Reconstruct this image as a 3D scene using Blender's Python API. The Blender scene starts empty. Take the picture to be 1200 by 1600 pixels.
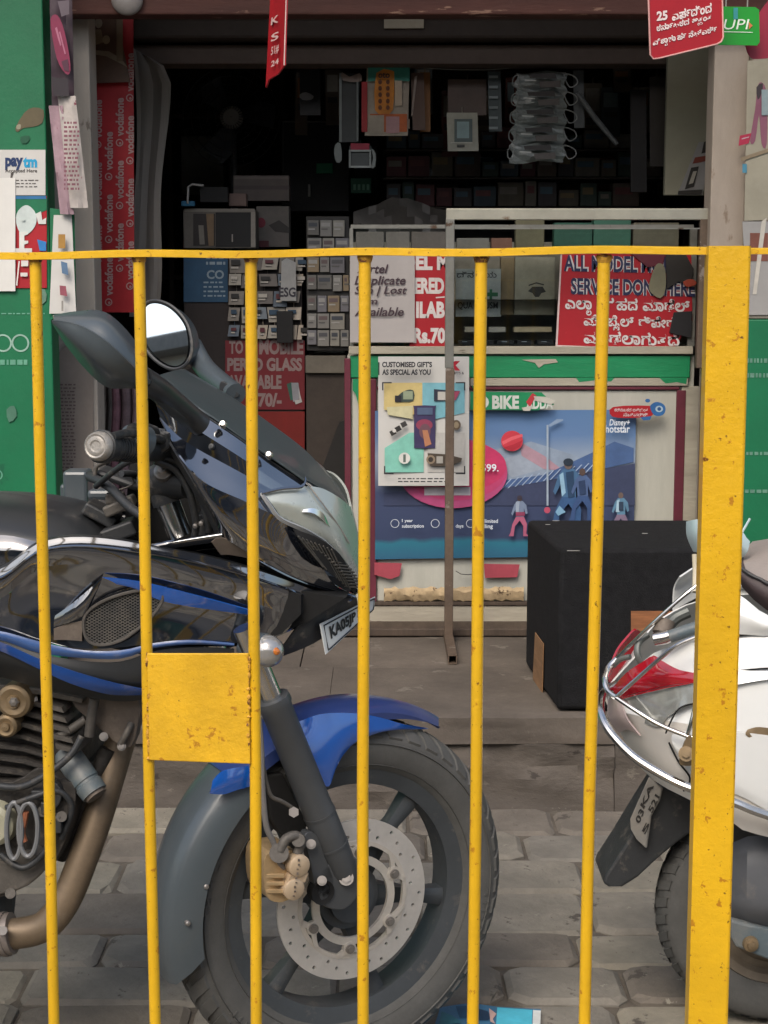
import bpy, bmesh, math, random
from mathutils import Vector, Matrix, geometry
random.seed(7)
C = bpy.context.scene.collection
SC = bpy.context.scene

# ------------------------------------------------------------------ camera
HC, F, PITCH = 1.363, 2490.0, math.radians(8.0)
cam_d = bpy.data.cameras.new('camera'); cam = bpy.data.objects.new('camera', cam_d); C.objects.link(cam)
cam.location = (0, 0, HC); cam.rotation_euler = (math.pi/2 - PITCH, 0, 0)
cam_d.sensor_fit = 'HORIZONTAL'; cam_d.sensor_width = 36; cam_d.lens = 36*F/1200
cam_d.clip_start = .05; cam_d.clip_end = 2000
SC.camera = cam

# ------------------------------------------------------------------ world, sun, exposure
SUN_EL, SUN_AZ = math.radians(48), math.radians(200)     # azimuth clockwise from +Y
w = bpy.data.worlds.new('World'); SC.world = w; w.use_nodes = True
nt = w.node_tree; bg = nt.nodes['Background']
sky = nt.nodes.new('ShaderNodeTexSky'); sky.sky_type = 'NISHITA'; sky.sun_disc = False
sky.sun_elevation = SUN_EL; sky.sun_rotation = SUN_AZ
sky.air_density = 1.2; sky.dust_density = 4.0; sky.ozone_density = 1.0
nt.links.new(sky.outputs[0], bg.inputs[0]); bg.inputs[1].default_value = 0.15
sd = bpy.data.lights.new('sun', 'SUN'); sun = bpy.data.objects.new('sun', sd); C.objects.link(sun)
sd.energy = 1.25; sd.angle = math.radians(28); sd.color = (1, .95, .88)
d = Vector((math.sin(SUN_AZ)*math.cos(SUN_EL), math.cos(SUN_AZ)*math.cos(SUN_EL), math.sin(SUN_EL)))
sun.rotation_euler = d.to_track_quat('Z', 'Y').to_euler(); sun.location = (0, -3, 8)
SC.view_settings.view_transform = 'Standard'; SC.view_settings.look = 'None'
SC.view_settings.gamma = 1; SC.view_settings.use_curve_mapping = False
SC.view_settings.exposure = 0.55

# ------------------------------------------------------------------ projection helpers (photo pixel -> point on a real plane)
FWD = Vector((0, math.cos(PITCH), -math.sin(PITCH))); UP = Vector((0, math.sin(PITCH), math.cos(PITCH))); CAMP = Vector((0, 0, HC))
def ray(px, py): return FWD + Vector((1, 0, 0))*((px-600)/F) + UP*((800-py)/F)
def P(px, py, Y):
    r = ray(px, py); return CAMP + r*(Y/r.y)
def PPl(px, py, o, n):
    r = ray(px, py); return CAMP + r*((o-CAMP).dot(n)/r.dot(n))
def PZ(px, py, z):
    r = ray(px, py); return CAMP + r*((z-HC)/r.z)
def solveY(px, py, z):
    return PZ(px, py, z).y

# ------------------------------------------------------------------ materials
def lin(h):
    h = h.lstrip('#'); o = []
    for i in (0, 2, 4):
        c = int(h[i:i+2], 16)/255
        o.append(c/12.92 if c <= .04045 else ((c+.055)/1.055)**2.4)
    return tuple(o)
def M(name, col, rough=.55, metal=0., var=.12, scale=9, bump=0., bscale=70, coat=0., spots=None, dust=0., stretch=None, spec=.5, trans=0., rvar=.15, spots2=None, spots3=None, ior=1.5, coat_ior=1.5):
    if isinstance(col, str): col = lin(col)
    m = bpy.data.materials.new(name); m.use_nodes = True; t = m.node_tree; N = t.nodes; L = t.links
    b = N['Principled BSDF']; b.inputs['Metallic'].default_value = metal; b.inputs['Coat Weight'].default_value = coat
    b.inputs['Coat Roughness'].default_value = .06; b.inputs['IOR'].default_value = ior; b.inputs['Coat IOR'].default_value = coat_ior; b.inputs['Specular IOR Level'].default_value = spec; b.inputs['Transmission Weight'].default_value = trans
    tc = N.new('ShaderNodeTexCoord'); src = tc.outputs['Object']
    if stretch:
        mp = N.new('ShaderNodeMapping'); mp.inputs['Scale'].default_value = stretch; L.new(src, mp.inputs[0]); src = mp.outputs[0]
    def noise(sc, det=6, ro=.6, d=0):
        n = N.new('ShaderNodeTexNoise'); n.inputs['Scale'].default_value = sc; n.inputs['Detail'].default_value = det; n.inputs['Roughness'].default_value = ro; n.inputs['Distortion'].default_value = d
        L.new(src, n.inputs['Vector']); return n.outputs['Fac']
    def mix(fac, a, bb):
        x = N.new('ShaderNodeMix'); x.data_type = 'RGBA'
        for s, v in ((x.inputs[0], fac), (x.inputs[6], a), (x.inputs[7], bb)):
            if hasattr(v, 'links') or isinstance(v, bpy.types.NodeSocket): L.new(v, s)
            else: s.default_value = v if isinstance(v, float) else (*v[:3], 1)
        return x.outputs[2]
    def ramp(fac, lo, hi):
        r = N.new('ShaderNodeMapRange'); r.inputs['From Min'].default_value = lo; r.inputs['From Max'].default_value = hi; L.new(fac, r.inputs['Value']); return r.outputs['Result']
    n1 = noise(scale)
    c = mix(ramp(n1, .3, .7), tuple(x*(1-var) for x in col), tuple(min(1, x*(1+var)) for x in col))
    n2 = noise(scale*5.3, 8, .7)
    c = mix(ramp(n2, .35, .75), c, mix(.35, c, tuple(x*(1-1.6*var) if 1.6*var < 1 else 0 for x in col)))
    if dust: c = mix(ramp(noise(scale*1.7, 8, .7), .75-dust*.6, 1.05), c, lin('9a8f80'))
    for sp in (spots, spots2, spots3):
        if sp:
            scol, th, ssc = sp
            scol = lin(scol) if isinstance(scol, str) else scol
            c = mix(ramp(noise(ssc, 7, .65), th, th+.035), c, scol)
    L.new(c, b.inputs['Base Color'])
    rr = N.new('ShaderNodeMapRange'); rr.inputs['To Min'].default_value = max(.02, rough*(1-rvar)); rr.inputs['To Max'].default_value = min(1, rough*(1+rvar)); L.new(n2, rr.inputs['Value']); L.new(rr.outputs[0], b.inputs['Roughness'])
    if bump:
        bp = N.new('ShaderNodeBump'); bp.inputs['Strength'].default_value = min(1, bump); bp.inputs['Distance'].default_value = .004
        L.new(noise(bscale, 8, .65), bp.inputs['Height']); L.new(bp.outputs[0], b.inputs['Normal'])
    return m
MT = {}
def mm(name, *a, **k):
    MT[name] = M(name, *a, **k); return MT[name]
_flat = {}
def ink(h, rough=.5):
    if h not in _flat: _flat[h] = M('ink_'+h.strip('#'), h, rough, var=.16, scale=18, rvar=.2)
    return _flat[h]
def glassmat(name, tint=(.9, .95, .93), rough=.02):
    m = bpy.data.materials.new(name); m.use_nodes = True; t = m.node_tree; N = t.nodes; L = t.links
    for n in list(N):
        if n.type != 'OUTPUT_MATERIAL': N.remove(n)
    out = [n for n in N if n.type == 'OUTPUT_MATERIAL'][0]
    tr = N.new('ShaderNodeBsdfTransparent'); tr.inputs[0].default_value = (*tint, 1)
    gl = N.new('ShaderNodeBsdfGlossy'); gl.inputs['Roughness'].default_value = rough
    fr = N.new('ShaderNodeFresnel'); fr.inputs[0].default_value = 1.45
    mx = N.new('ShaderNodeMixShader'); L.new(fr.outputs[0], mx.inputs[0]); L.new(tr.outputs[0], mx.inputs[1]); L.new(gl.outputs[0], mx.inputs[2]); L.new(mx.outputs[0], out.inputs[0])
    return m

YEL = mm('yellow_paint', (.70, .405, .010), .42, var=.13, scale=6, bump=.3, bscale=90, coat=.15, spots=('6b3c14', .675, 40), spots2=('b07818', .62, 60), spots3=('6a4a18', .645, 170))
PAVER = [mm('paver_%d' % i, c, .88, var=.25, scale=7, bump=1., bscale=38, spots=('504a43', .62, 9), spots2=('8d897d', .66, 19), spots3=('47423c', .68, 3)) for i, c in enumerate(('78736a', '7f796e', '6d665d', '746c61', '837d70'))]
mm('mortar', '5c554c', .95, var=.3, scale=20, bump=.8)
mm('slab', '5b534b', .88, var=.30, scale=3.5, bump=.7, bscale=60, spots=('6e675e', .62, 9), spots2=('4a443e', .66, 5), spots3=('7a746a', .70, 40))
mm('riser', '5a534c', .92, var=.2, scale=5, bump=.9, bscale=45, spots=('3d3732', .64, 14), spots2=('6c655c', .64, 24), stretch=(.8, 1, 1.6))
mm('asphalt', (.06, .06, .06), .9, var=.3, scale=12, bump=.8)
mm('green_wall', '0a6842', .5, var=.12, scale=4, bump=.15, spots=('06583a', .66, 6), spots2=('8d9a86', .79, 13))
mm('plaster', 'b0a79c', .85, var=.12, scale=5, bump=.4, bscale=30, spots=('7d746a', .62, 9), stretch=(1, 1, .4))
mm('plaster_tan', 'a3978a', .85, var=.16, scale=5, bump=.5, bscale=30, spots=('857565', .62, 10), spots2=('b8b0a4', .64, 7), stretch=(1, 1, .4))
mm('beam_red', '4c2a22', .75, var=.25, scale=10, bump=.4, spots=('8a6a58', .62, 16), stretch=(.3, 1, 2))
mm('dark_wood', '483c32', .75, var=.3, scale=8, bump=.3, stretch=(4, 1, .6))
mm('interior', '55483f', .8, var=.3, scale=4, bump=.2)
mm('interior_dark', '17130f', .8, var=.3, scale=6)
mm('canopy', '8a8278', .85, var=.15)
mm('cream_board', '9d9a86', .7, var=.12, scale=4, bump=.15)
mm('white_paint', 'aeada2', .6, var=.12, scale=4, bump=.25, spots=('8c7f6a', .70, 12), stretch=(2.5, 1, .5))
mm('worn_plank', 'a39c8c', .8, var=.2, scale=7, bump=.6, bscale=30, spots=('5c5044', .64, 14), stretch=(.4, 1, 2))
mm('maroon_paint', '5f2130', .55, var=.2, scale=12, bump=.2, spots=('8c6a60', .72, 18))
mm('green_paint', '128050', .5, var=.15, scale=9, bump=.25, spots=('b8b4a4', .74, 9), stretch=(.5, 1, 1.5))
mm('steel_tube', '8c8b84', .45, .7, var=.2, scale=10, bump=.2, spots=('5f4c3e', .62, 12))
mm('rusty_tube', '6a5b4e', .6, .4, var=.3, scale=10, bump=.35, spots=('8a8178', .6, 18))
mm('paper', 'c4c2bd', .8, var=.06, scale=6, bump=.1, bscale=20)
mm('paper_grey', '9c9a97', .8, var=.1, scale=6)
mm('red_print', 'a3121f', .5, var=.12, scale=5, spots=('b83a40', .7, 30))
mm('red_banner', 'a51820', .55, var=.18, scale=6, bump=.2)
mm('black_cloth', (.012, .012, .013), .95, var=.35, scale=40, bump=.8, bscale=220, spec=.2, spots=('2a2a2a', .66, 60), spots2=('4a4846', .76, 200))
mm('wood_bare', '8a6848', .7, var=.25, scale=10, bump=.2, stretch=(1, 1, 5))
mm('wood_print', '8c5a38', .6, var=.4, scale=7, stretch=(1, 1, 7))
mm('wire', '8a8880', .5, var=.1)
# vehicle paints
mm('black_gloss', (.010, .012, .018), .07, var=.2, coat=1, dust=.24, scale=11, bump=.015, bscale=6, ior=2.5, coat_ior=2.0, spots=('6a6660', .73, 120))
mm('black_satin', (.024, .026, .028), .38, var=.2, dust=.22, scale=5)
mm('black_plastic', (.028, .03, .032), .5, var=.2, dust=.35, scale=14, bump=.2, bscale=150)
mm('grey_plastic', (.060, .074, .083), .36, var=.10, dust=.18, scale=5, bump=.1, coat=.3)
mm('smoked_screen', (.048, .062, .065), .3, var=.12, coat=.4, dust=.12, scale=3)
mm('blue_paint', (.006, .082, .37), .16, var=.12, coat=1, dust=.16, scale=9, coat_ior=1.8, spots=('6a6e78', .73, 110))
mm('blue_dark', (.022, .042, .15), .32, var=.2, coat=.5, dust=.25, scale=5)
mm('rubber', (.078, .077, .072), .8, var=.14, scale=26, dust=.12, bump=.25, bscale=90)
mm('alloy_dark', (.055, .062, .068), .5, .2, var=.15, dust=.3, scale=9)
mm('disc_steel', (.62, .60, .57), .38, .6, var=.10, scale=26, bump=.05)
mm('carrier', (.60, .56, .50), .45, .5, var=.12, scale=20, dust=.12)
mm('bolt_steel', (.30, .28, .26), .45, .8, var=.2)
mm('gold_caliper', (.50, .36, .20), .45, .55, var=.2, scale=30, dust=.3, bump=.2)
mm('chrome', (.62, .61, .59), .2, 1., var=.12, scale=30)
mm('fork_grey', (.075, .08, .085), .45, .3, var=.12, dust=.18, scale=8)
mm('engine_grey', (.048, .043, .038), .62, .3, var=.35, dust=.32, scale=22, bump=.7)
mm('engine_light', (.11, .10, .088), .6, .35, var=.3, dust=.3, scale=18, bump=.4)
mm('brass', (.26, .19, .11), .5, .6, var=.25, dust=.4, scale=18)
mm('bronze_pipe', (.20, .15, .10), .5, .5, var=.25, dust=.35, scale=10, bump=.1)
mm('brown_plate', (.13, .105, .085), .7, .2, var=.2, dust=.4, bump=.3)
mm('horn_blue', (.09, .12, .135), .5, var=.2, dust=.5)
mm('headlamp', (.40, .43, .39), .28, .3, var=.12, scale=5, coat=1, dust=.25)
mm('headlamp_bulb', (.85, .84, .8), .08, .9, var=.02, coat=1)
mm('clear_lens', (.40, .39, .37), .12, .5, var=.2, coat=1)
mm('amber', (.55, .16, .02), .2, var=.1, coat=1)
mm('mirror', (.95, .96, .95), .01, 1., var=0., rvar=0)
mm('plate_white', '#c9ccca', .4, var=.06, dust=.2)
mm('plate_grey', '#7d7b76', .5, var=.15, dust=.5)
mm('grille', (.10, .098, .09), .5, .5, var=.2, dust=.5)
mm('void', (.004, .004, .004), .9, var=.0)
mm('scooter_white', (.70, .71, .69), .22, var=.05, coat=.7, dust=.2, scale=5, spots=('9a968c', .72, 40))
mm('scooter_cream', (.60, .57, .52), .3, var=.05, coat=.4, dust=.2, scale=5)
mm('scooter_silver', (.40, .42, .43), .3, .5, var=.06, coat=.5)
mm('red_lens', (.34, .008, .018), .1, var=.3, coat=1, scale=18)
mm('grey_lens', (.30, .31, .29), .14, .3, var=.25, coat=1, scale=22)
mm('seat_top', '8b827b', .7, var=.08, bump=.3, bscale=250)
mm('seat_side', '3f3435', .6, var=.12, bump=.2, bscale=200)
mm('rust', '6a4428', .8, var=.3, bump=.5)
mm('pale_blue', '#b5c9cc', .35, var=.06, coat=.5)
mm('cloth_grey', '7b7670', .85, var=.15, scale=5, bump=.2, stretch=(3, 1, .3))
mm('clear_film', '8f9694', .3, var=.3, scale=30, coat=.3)
mm('black_item', (.012, .012, .013), .4, var=.3)
GLASS = glassmat('glass', (.93, .95, .94))

# ------------------------------------------------------------------ object helpers
ORG = {}
def thing(name, label, cat, loc=(0, 0, 0), group=None, kind=None):
    o = bpy.data.objects.new(name, None); C.objects.link(o); o.location = loc; o.empty_display_size = .1
    o['label'] = label; o['category'] = cat
    if group: o['group'] = group
    if kind: o['kind'] = kind
    ORG[o.name] = Vector(loc); return o
def tag(o, label=None, cat=None, group=None, kind=None):
    if label: o['label'] = label
    if cat: o['category'] = cat
    if group: o['group'] = group
    if kind: o['kind'] = kind
    return o
def org(parent): return ORG.get(parent.name, Vector((0, 0, 0))) if parent else Vector((0, 0, 0))
class MB:
    def __init__(s): s.v = []; s.f = []; s.m = []; s.cm = 0
    def add(s, vs, fs):
        o = len(s.v); s.v += [Vector(v) for v in vs]
        for f in fs: s.f.append([i+o for i in f]); s.m.append(s.cm)
        return s
    def mat(s, i): s.cm = i; return s
    def box(s, c, size, rot=None, ch=0):
        c = Vector(c); hx, hy, hz = (x/2 for x in size); R = rot if rot else Matrix.Identity(3)
        vs = [c + R @ Vector((sx*hx, sy*hy, sz*hz)) for sz in (-1, 1) for sx, sy in ((-1, -1), (1, -1), (1, 1), (-1, 1))]
        return s.add(vs, [(3, 2, 1, 0), (4, 5, 6, 7), (0, 1, 5, 4), (1, 2, 6, 5), (2, 3, 7, 6), (3, 0, 4, 7)])
    def box2(s, a, b):
        a, b = Vector(a), Vector(b); return s.box((a+b)/2, (abs(a.x-b.x), abs(a.y-b.y), abs(a.z-b.z)))
    def tube(s, pts, r, n=12, cap=True, closed=False):
        pts = [Vector(p) for p in pts]; k = len(pts); rs = r if isinstance(r, (list, tuple)) else [r]*k
        vs = []; fs = []; ref = None
        for i, p in enumerate(pts):
            if closed: t = pts[(i+1) % k]-pts[i-1]
            else: t = (pts[min(i+1, k-1)]-pts[max(i-1, 0)])
            t = t.normalized() if t.length > 1e-9 else Vector((0, 0, 1))
            if ref is None: ref = Vector((0, 0, 1)) if abs(t.z) < .9 else Vector((1, 0, 0))
            a = (ref - t*ref.dot(t)).normalized(); b = t.cross(a); ref = a
            for j in range(n):
                th = 2*math.pi*j/n; vs.append(p + (a*math.cos(th)+b*math.sin(th))*rs[i])
        for i in range(k if closed else k-1):
            i2 = (i+1) % k
            for j in range(n): fs.append((i*n+j, i*n+(j+1) % n, i2*n+(j+1) % n, i2*n+j))
        if cap and not closed: fs += [tuple(reversed(range(n))), tuple((k-1)*n+j for j in range(n))]
        return s.add(vs, fs)
    def lathe(s, prof, o, ax, ref, n=48, a0=0., a1=2*math.pi, closed_prof=False):
        """prof: (radius, along axis); ax unit axis, ref unit vector at angle 0"""
        o = Vector(o); ax = Vector(ax).normalized(); ref = (Vector(ref)-ax*Vector(ref).dot(ax)).normalized(); q = ax.cross(ref)
        full = abs(a1-a0-2*math.pi) < 1e-6; cnt = n if full else n+1; vs = []; fs = []; m = len(prof)
        for i in range(cnt):
            th = a0+(a1-a0)*i/n; dd = ref*math.cos(th)+q*math.sin(th)
            for r, h in prof: vs.append(o+dd*r+ax*h)
        for i in range(n):
            i2 = (i+1) % cnt
            for j in range(m if closed_prof else m-1):
                j2 = (j+1) % m; fs.append((i*m+j, i2*m+j, i2*m+j2, i*m+j2))
        return s.add(vs, fs)
    def cyl(s, a, b, r, n=16, r2=None):
        return s.tube([a, b], [r, r if r2 is None else r2], n)
    def prism(s, front, off):
        front = [Vector(p) for p in front]; off = Vector(off); n = len(front)
        tri = geometry.tessellate_polygon([front])
        o = len(s.v); s.v += front + [p+off for p in front]
        for t in tri: s.f.append([o+i for i in t]); s.m.append(s.cm); s.f.append([o+n+i for i in reversed(t)]); s.m.append(s.cm)
        for i in range(n):
            j = (i+1) % n; s.f.append([o+i, o+j, o+n+j, o+n+i]); s.m.append(s.cm)
        return s
    def flat(s, pts):
        pts = [Vector(p) for p in pts]; tri = geometry.tessellate_polygon([pts]); return s.add(pts, [tuple(t) for t in tri])
    def grid(s, rows):
        n = len(rows[0]); vs = [p for r in rows for p in r]
        return s.add(vs, [(i*n+j, i*n+j+1, (i+1)*n+j+1, (i+1)*n+j) for i in range(len(rows)-1) for j in range(n-1)])
    def build(s, name, mats, parent=None, smooth=True, bevel=0, solid=0, sub=0, angle=35, kind=None, label=None, fixn=True, mirror=None):
        if not isinstance(mats, (list, tuple)): mats = [mats]
        mats = [MT[m] if isinstance(m, str) else m for m in mats]
        if parent:
            par = parent
            while par.parent: par = par.parent
            O = org(par)
        else: O = Vector((0, 0, 0))
        me = bpy.data.meshes.new(name); me.from_pydata([tuple(v-O) for v in s.v], [], s.f)
        for m in mats: me.materials.append(m)
        me.polygons.foreach_set('material_index', s.m); me.update()
        if fixn:
            bm = bmesh.new(); bm.from_mesh(me); bmesh.ops.recalc_face_normals(bm, faces=bm.faces); bm.to_mesh(me); bm.free()
        if smooth:
            me.polygons.foreach_set('use_smooth', [True]*len(me.polygons)); me.set_sharp_from_angle(angle=math.radians(angle))
        o = bpy.data.objects.new(name, me); C.objects.link(o)
        if parent: o.parent = parent
        if solid:
            k = o.modifiers.new('thick', 'SOLIDIFY'); k.thickness = solid; k.offset = -1; k.use_even_offset = False
            k = o.modifiers.new('crisp', 'EDGE_SPLIT'); k.split_angle = math.radians(max(angle, 44)); k.use_edge_sharp = True
        if bevel:
            k = o.modifiers.new('bevel', 'BEVEL'); k.width = bevel; k.segments = 2; k.limit_method = 'ANGLE'; k.angle_limit = math.radians(40); k.use_clamp_overlap = True
        if kind: o['kind'] = kind
        if label: o['label'] = label
        return o
def solo(mb, name, mats, label, cat, group=None, **k):
    """a top-level thing that is one mesh; origin at its own base centre"""
    xs = [v.x for v in mb.v]; ys = [v.y for v in mb.v]; zs = [v.z for v in mb.v]
    L = Vector(((min(xs)+max(xs))/2, (min(ys)+max(ys))/2, min(zs)))
    for v in mb.v: v -= L
    o = mb.build(name, mats, None, **k); o.location = L; ORG[o.name] = L
    tag(o, label, cat, group); return o
def cr(pts, n):
    """Catmull-Rom through tuples, n samples per span"""
    pts = [Vector(p) for p in pts]; out = []; k = len(pts)
    for i in range(k-1):
        p0 = pts[max(i-1, 0)]; p1 = pts[i]; p2 = pts[i+1]; p3 = pts[min(i+2, k-1)]
        for j in range(n):
            t = j/n; out.append(.5*((2*p1)+(p2-p0)*t+(2*p0-5*p1+4*p2-p3)*t*t+(3*p1-p0-3*p2+p3)*t**3))
    out.append(pts[-1]); return out
def loop(pts, n=5):
    """closed smooth loop of 2-tuples"""
    p = [Vector((a, b, 0)) for a, b in pts]; k = len(p); out = []
    for i in range(k):
        p0, p1, p2, p3 = p[i-1], p[i], p[(i+1) % k], p[(i+2) % k]
        for j in range(n):
            t = j/n; q = .5*((2*p1)+(p2-p0)*t+(2*p0-5*p1+4*p2-p3)*t*t+(3*p1-p0-3*p2+p3)*t**3); out.append((q.x, q.y))
    return out
def resample(pts, n):
    """polyline (list of 3-vectors) -> n points evenly by chord"""
    L = [0]
    for a, b in zip(pts, pts[1:]): L.append(L[-1]+(b-a).length)
    out = []; j = 0
    for i in range(n):
        s = L[-1]*i/(n-1)
        while j < len(L)-2 and L[j+1] < s: j += 1
        t = (s-L[j])/max(1e-9, L[j+1]-L[j]); out.append(pts[j].lerp(pts[j+1], min(1, max(0, t))))
    return out
def patch(mapf, rails, nu=22, nv=5):
    """smooth surface through rails of (px,py,v); mapf turns them into points"""
    R = [resample(cr(r, 8), nu) for r in rails]
    rows = None; cols = [cr([r[i] for r in R], nv) for i in range(nu)]
    rows = [[mapf(*cols[i][j]) for i in range(nu)] for j in range(len(cols[0]))]
    return rows

def pieces(name, mat, parent, makers, **k):
    out = []
    for f in makers:
        b = MB(); f(b); out.append(b.build(name, mat, parent, **k))
    return out
ORD = ('first', 'second', 'third', 'fourth', 'fifth', 'sixth', 'seventh', 'eighth', 'ninth', 'tenth', 'eleventh', 'twelfth', 'thirteenth', 'fourteenth')
# ------------------------------------------------------------------ lettering
_tc = {}
def tmesh(s, bold=0., shear=0.):
    k = (s, bold, shear)
    if k in _tc: return _tc[k]
    c = bpy.data.curves.new('t', 'FONT'); c.body = s; c.offset = bold; c.shear = shear; c.resolution_u = 3; c.fill_mode = 'FRONT'
    o = bpy.data.objects.new('t', c); me = bpy.data.meshes.new_from_object(o)
    vs = [(v.co.x, v.co.y) for v in me.vertices]; fs = [tuple(p.vertices) for p in me.polygons]
    bpy.data.objects.remove(o); bpy.data.curves.remove(c); bpy.data.meshes.remove(me)
    _tc[k] = (vs, fs); return vs, fs
def bbox(vs):
    xs = [v[0] for v in vs]; ys = [v[1] for v in vs]; return min(xs), min(ys), max(xs), max(ys)
def kn(clusters, bold=.012):
    """Kannada line: list of strings; 'A/b' puts b small underneath A, 'A^' adds a small following repha sign"""
    V = []; Fc = []; x = 0
    def put(vs, fs, sx, dx, dy):
        o = len(V); V.extend((a*sx+dx, b*sx+dy) for a, b in vs); Fc.extend(tuple(i+o for i in f) for f in fs)
    for c in clusters:
        if c == ' ': x += .35; continue
        base, _, subj = c.partition('/'); rep = base.endswith('^'); base = base.rstrip('^')
        vs, fs = tmesh(base, bold); b = bbox(vs); put(vs, fs, 1, x-b[0], 0); w = b[2]-b[0]
        if subj:
            v2, f2 = tmesh(subj, bold); q = bbox(v2); put(v2, f2, .55, x+w-(q[2]-q[0])*.55-.02, -.42)
        x += w+.05
        if rep:
            v2, f2 = tmesh('\u0cef', bold); q = bbox(v2); put(v2, f2, .75, x-q[0]*.75-.03, .1); x += (q[2]-q[0])*.75+.02
    return V, Fc
def letter(mb, src, tl, tr, bl):
    """fit text mesh into parallelogram with corners tl, tr, bl (points)"""
    vs, fs = src; x0, y0, x1, y1 = bbox(vs); ux = (tr-tl)/(x1-x0); uy = (tl-bl)/(y1-y0)
    mb.add([bl+ux*(a-x0)+uy*(b-y0) for a, b in vs], fs); return mb
def lbox(mb, s, x0, y0, x1, y1, Y, bold=.0, shear=0., slope=0.):
    src = tmesh(s, bold, shear) if isinstance(s, str) else s
    return letter(mb, src, P(x0, y0, Y), P(x1, y0+slope*(x1-x0), Y), P(x0, y1, Y))
def scribble(mb, x0, y0, x1, y1, Y, rows, h=.45, seed=0, w0=3, w1=9):
    """rows of small unreadable print: little bars of word length"""
    rn = random.Random(seed)
    for i in range(rows):
        y = y0+(y1-y0)*i/rows; hh = (y1-y0)/rows*h; x = x0
        while x < x1-2:
            ww = min(rn.uniform(w0, w1), x1-x); mb.flat([P(x, y, Y), P(x+ww, y, Y), P(x+ww, y+hh, Y), P(x, y+hh, Y)]); x += ww+rn.uniform(1.5, 3)
    return mb
def prints(parent, items, Y, name='print', step=.0006):
    """flat coloured print on a board: items = (hex, [px points]) each a hair above the last"""
    mb = MB(); mats = []; keys = []
    for i, (h, pts) in enumerate(items):
        if h not in keys: keys.append(h); mats.append(ink(h))
        mb.mat(keys.index(h)); mb.flat([P(x, y, Y-step*(i+1)) for x, y in pts])
    return mb.build(name, mats, parent, smooth=False, fixn=False)
def rect(x0, y0, x1, y1): return [(x0, y0), (x1, y0), (x1, y1), (x0, y1)]
def circ(cx, cy, rx, ry=None, n=28):
    ry = ry or rx; return [(cx+rx*math.cos(2*math.pi*i/n), cy+ry*math.sin(2*math.pi*i/n)) for i in range(n)]
def pbox(mb, x0, y0, x1, y1, Y, depth):
    a = P(x0, y0, Y); b = P(x1, y1, Y); return mb.box2((a.x, Y, a.z), (b.x, Y+depth, b.z))
def sheet(mb, pts, Y, th=.002):
    return mb.prism([P(x, y, Y) for x, y in pts], (0, th, 0))
def curled(mb, x0, y0, x1, y1, Y, amp=.008, nx=8, ny=10, seed=0, skew=0, taper=0, cr_=0.):
    rn = random.Random(seed); ph = rn.uniform(0, 6); ph2 = rn.uniform(0, 6); rows = []
    for j in range(ny+1):
        r = []
        for i in range(nx+1):
            u = i/nx; t = j/ny; x = x0+(x1-x0)*u+skew*t+taper*t*(u-.5); y = y0+(y1-y0)*t
            r.append(P(x, y, Y + amp*(math.sin(ph+u*5+t*2)+.6*math.sin(ph2+t*7-u*2)) - amp*1.5 + rn.uniform(-cr_, cr_)))
        rows.append(r)
    return mb.grid(rows)

# ================================================================== SETTING
ZS = P(600, 1118, 4.09).z                    # top of the shop step
YC = solveY(600, 985, ZS)                    # counter front
YR = 4.09                                    # step riser
# ground sheet, pavement bed and pavers
g = MB().box2((-60, -60, -.36), (60, 60, -.16)).build('ground', 'asphalt', smooth=False); tag(g, 'dark street ground spreading past the pavement', 'ground', kind='structure')
pv = MB().box2((-6, .75, -.155), (6, YR+.9, -.014)).build('pavement', 'mortar', smooth=False); tag(pv, 'grey stone block pavement laid in rows before the shop step', 'pavement', kind='structure')
def paver_mesh(sx, sy, seed):
    rn = random.Random(seed); b = MB(); hx, hy = sx/2, sy/2; c = .011; top = 0.; k = 2
    def ring(ix, z, j):
        pts = []
        for sxn, syn in ((-1, -1), (1, -1), (1, 1), (-1, 1)):
            for q in (0, 1):      # two points per corner: worn corner
                f = rn.uniform(.008, .036)
                ax = sxn*(hx-ix-(f if (q == 0) == (sxn*syn < 0) else 0)); ay = syn*(hy-ix-(0 if (q == 0) == (sxn*syn < 0) else f))
                pts.append((ax+rn.uniform(-j, j), ay+rn.uniform(-j, j), z+rn.uniform(-j, j)*.3))
        return pts
    r0 = ring(0, -.05, .001); rn.seed(seed); r1 = ring(0, -.010, .001); rn.seed(seed+1); r2 = ring(c, 0, .003)
    b.add(r0+r1+r2, [(i, (i+1) % 8, 8+(i+1) % 8, 8+i) for i in range(8)]+[(8+i, 8+(i+1) % 8, 16+(i+1) % 8, 16+i) for i in range(8)]+[tuple(range(16, 24))])
    me = bpy.data.meshes.new('paver'); me.from_pydata([tuple(v) for v in b.v], [], b.f); me.update()
    return me
rows = []; y = YR-.012; rn = random.Random(3)
while y > .95:
    dpt = rn.choice((.17, .19, .21, .235)); rows.append((y-dpt, y)); y -= dpt
pm = {}
for ri, (ya, yb) in enumerate(rows):
    x = -2.1+rn.uniform(0, .3)
    while x < 2.1:
        wd = rn.choice((.24, .28, .33, .38)); key = (wd, round(yb-ya, 3), rn.randint(0, 2))
        if key not in pm:
            me = paver_mesh(wd-.007, yb-ya-.007, hash(key) % 999); me.materials.append(PAVER[rn.randint(0, 4)]); pm[key] = me
        o = bpy.data.objects.new('paver', pm[key]); C.objects.link(o); o.parent = pv
        o.location = (x+wd/2, (ya+yb)/2, rn.uniform(-.008, .004)); o.rotation_euler = (rn.uniform(-.02, .02), rn.uniform(-.016, .016), rn.uniform(-.015, .015)+(math.pi if rn.random() < .5 else 0))
        x += wd
grit = MB(); rg = random.Random(11)
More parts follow.
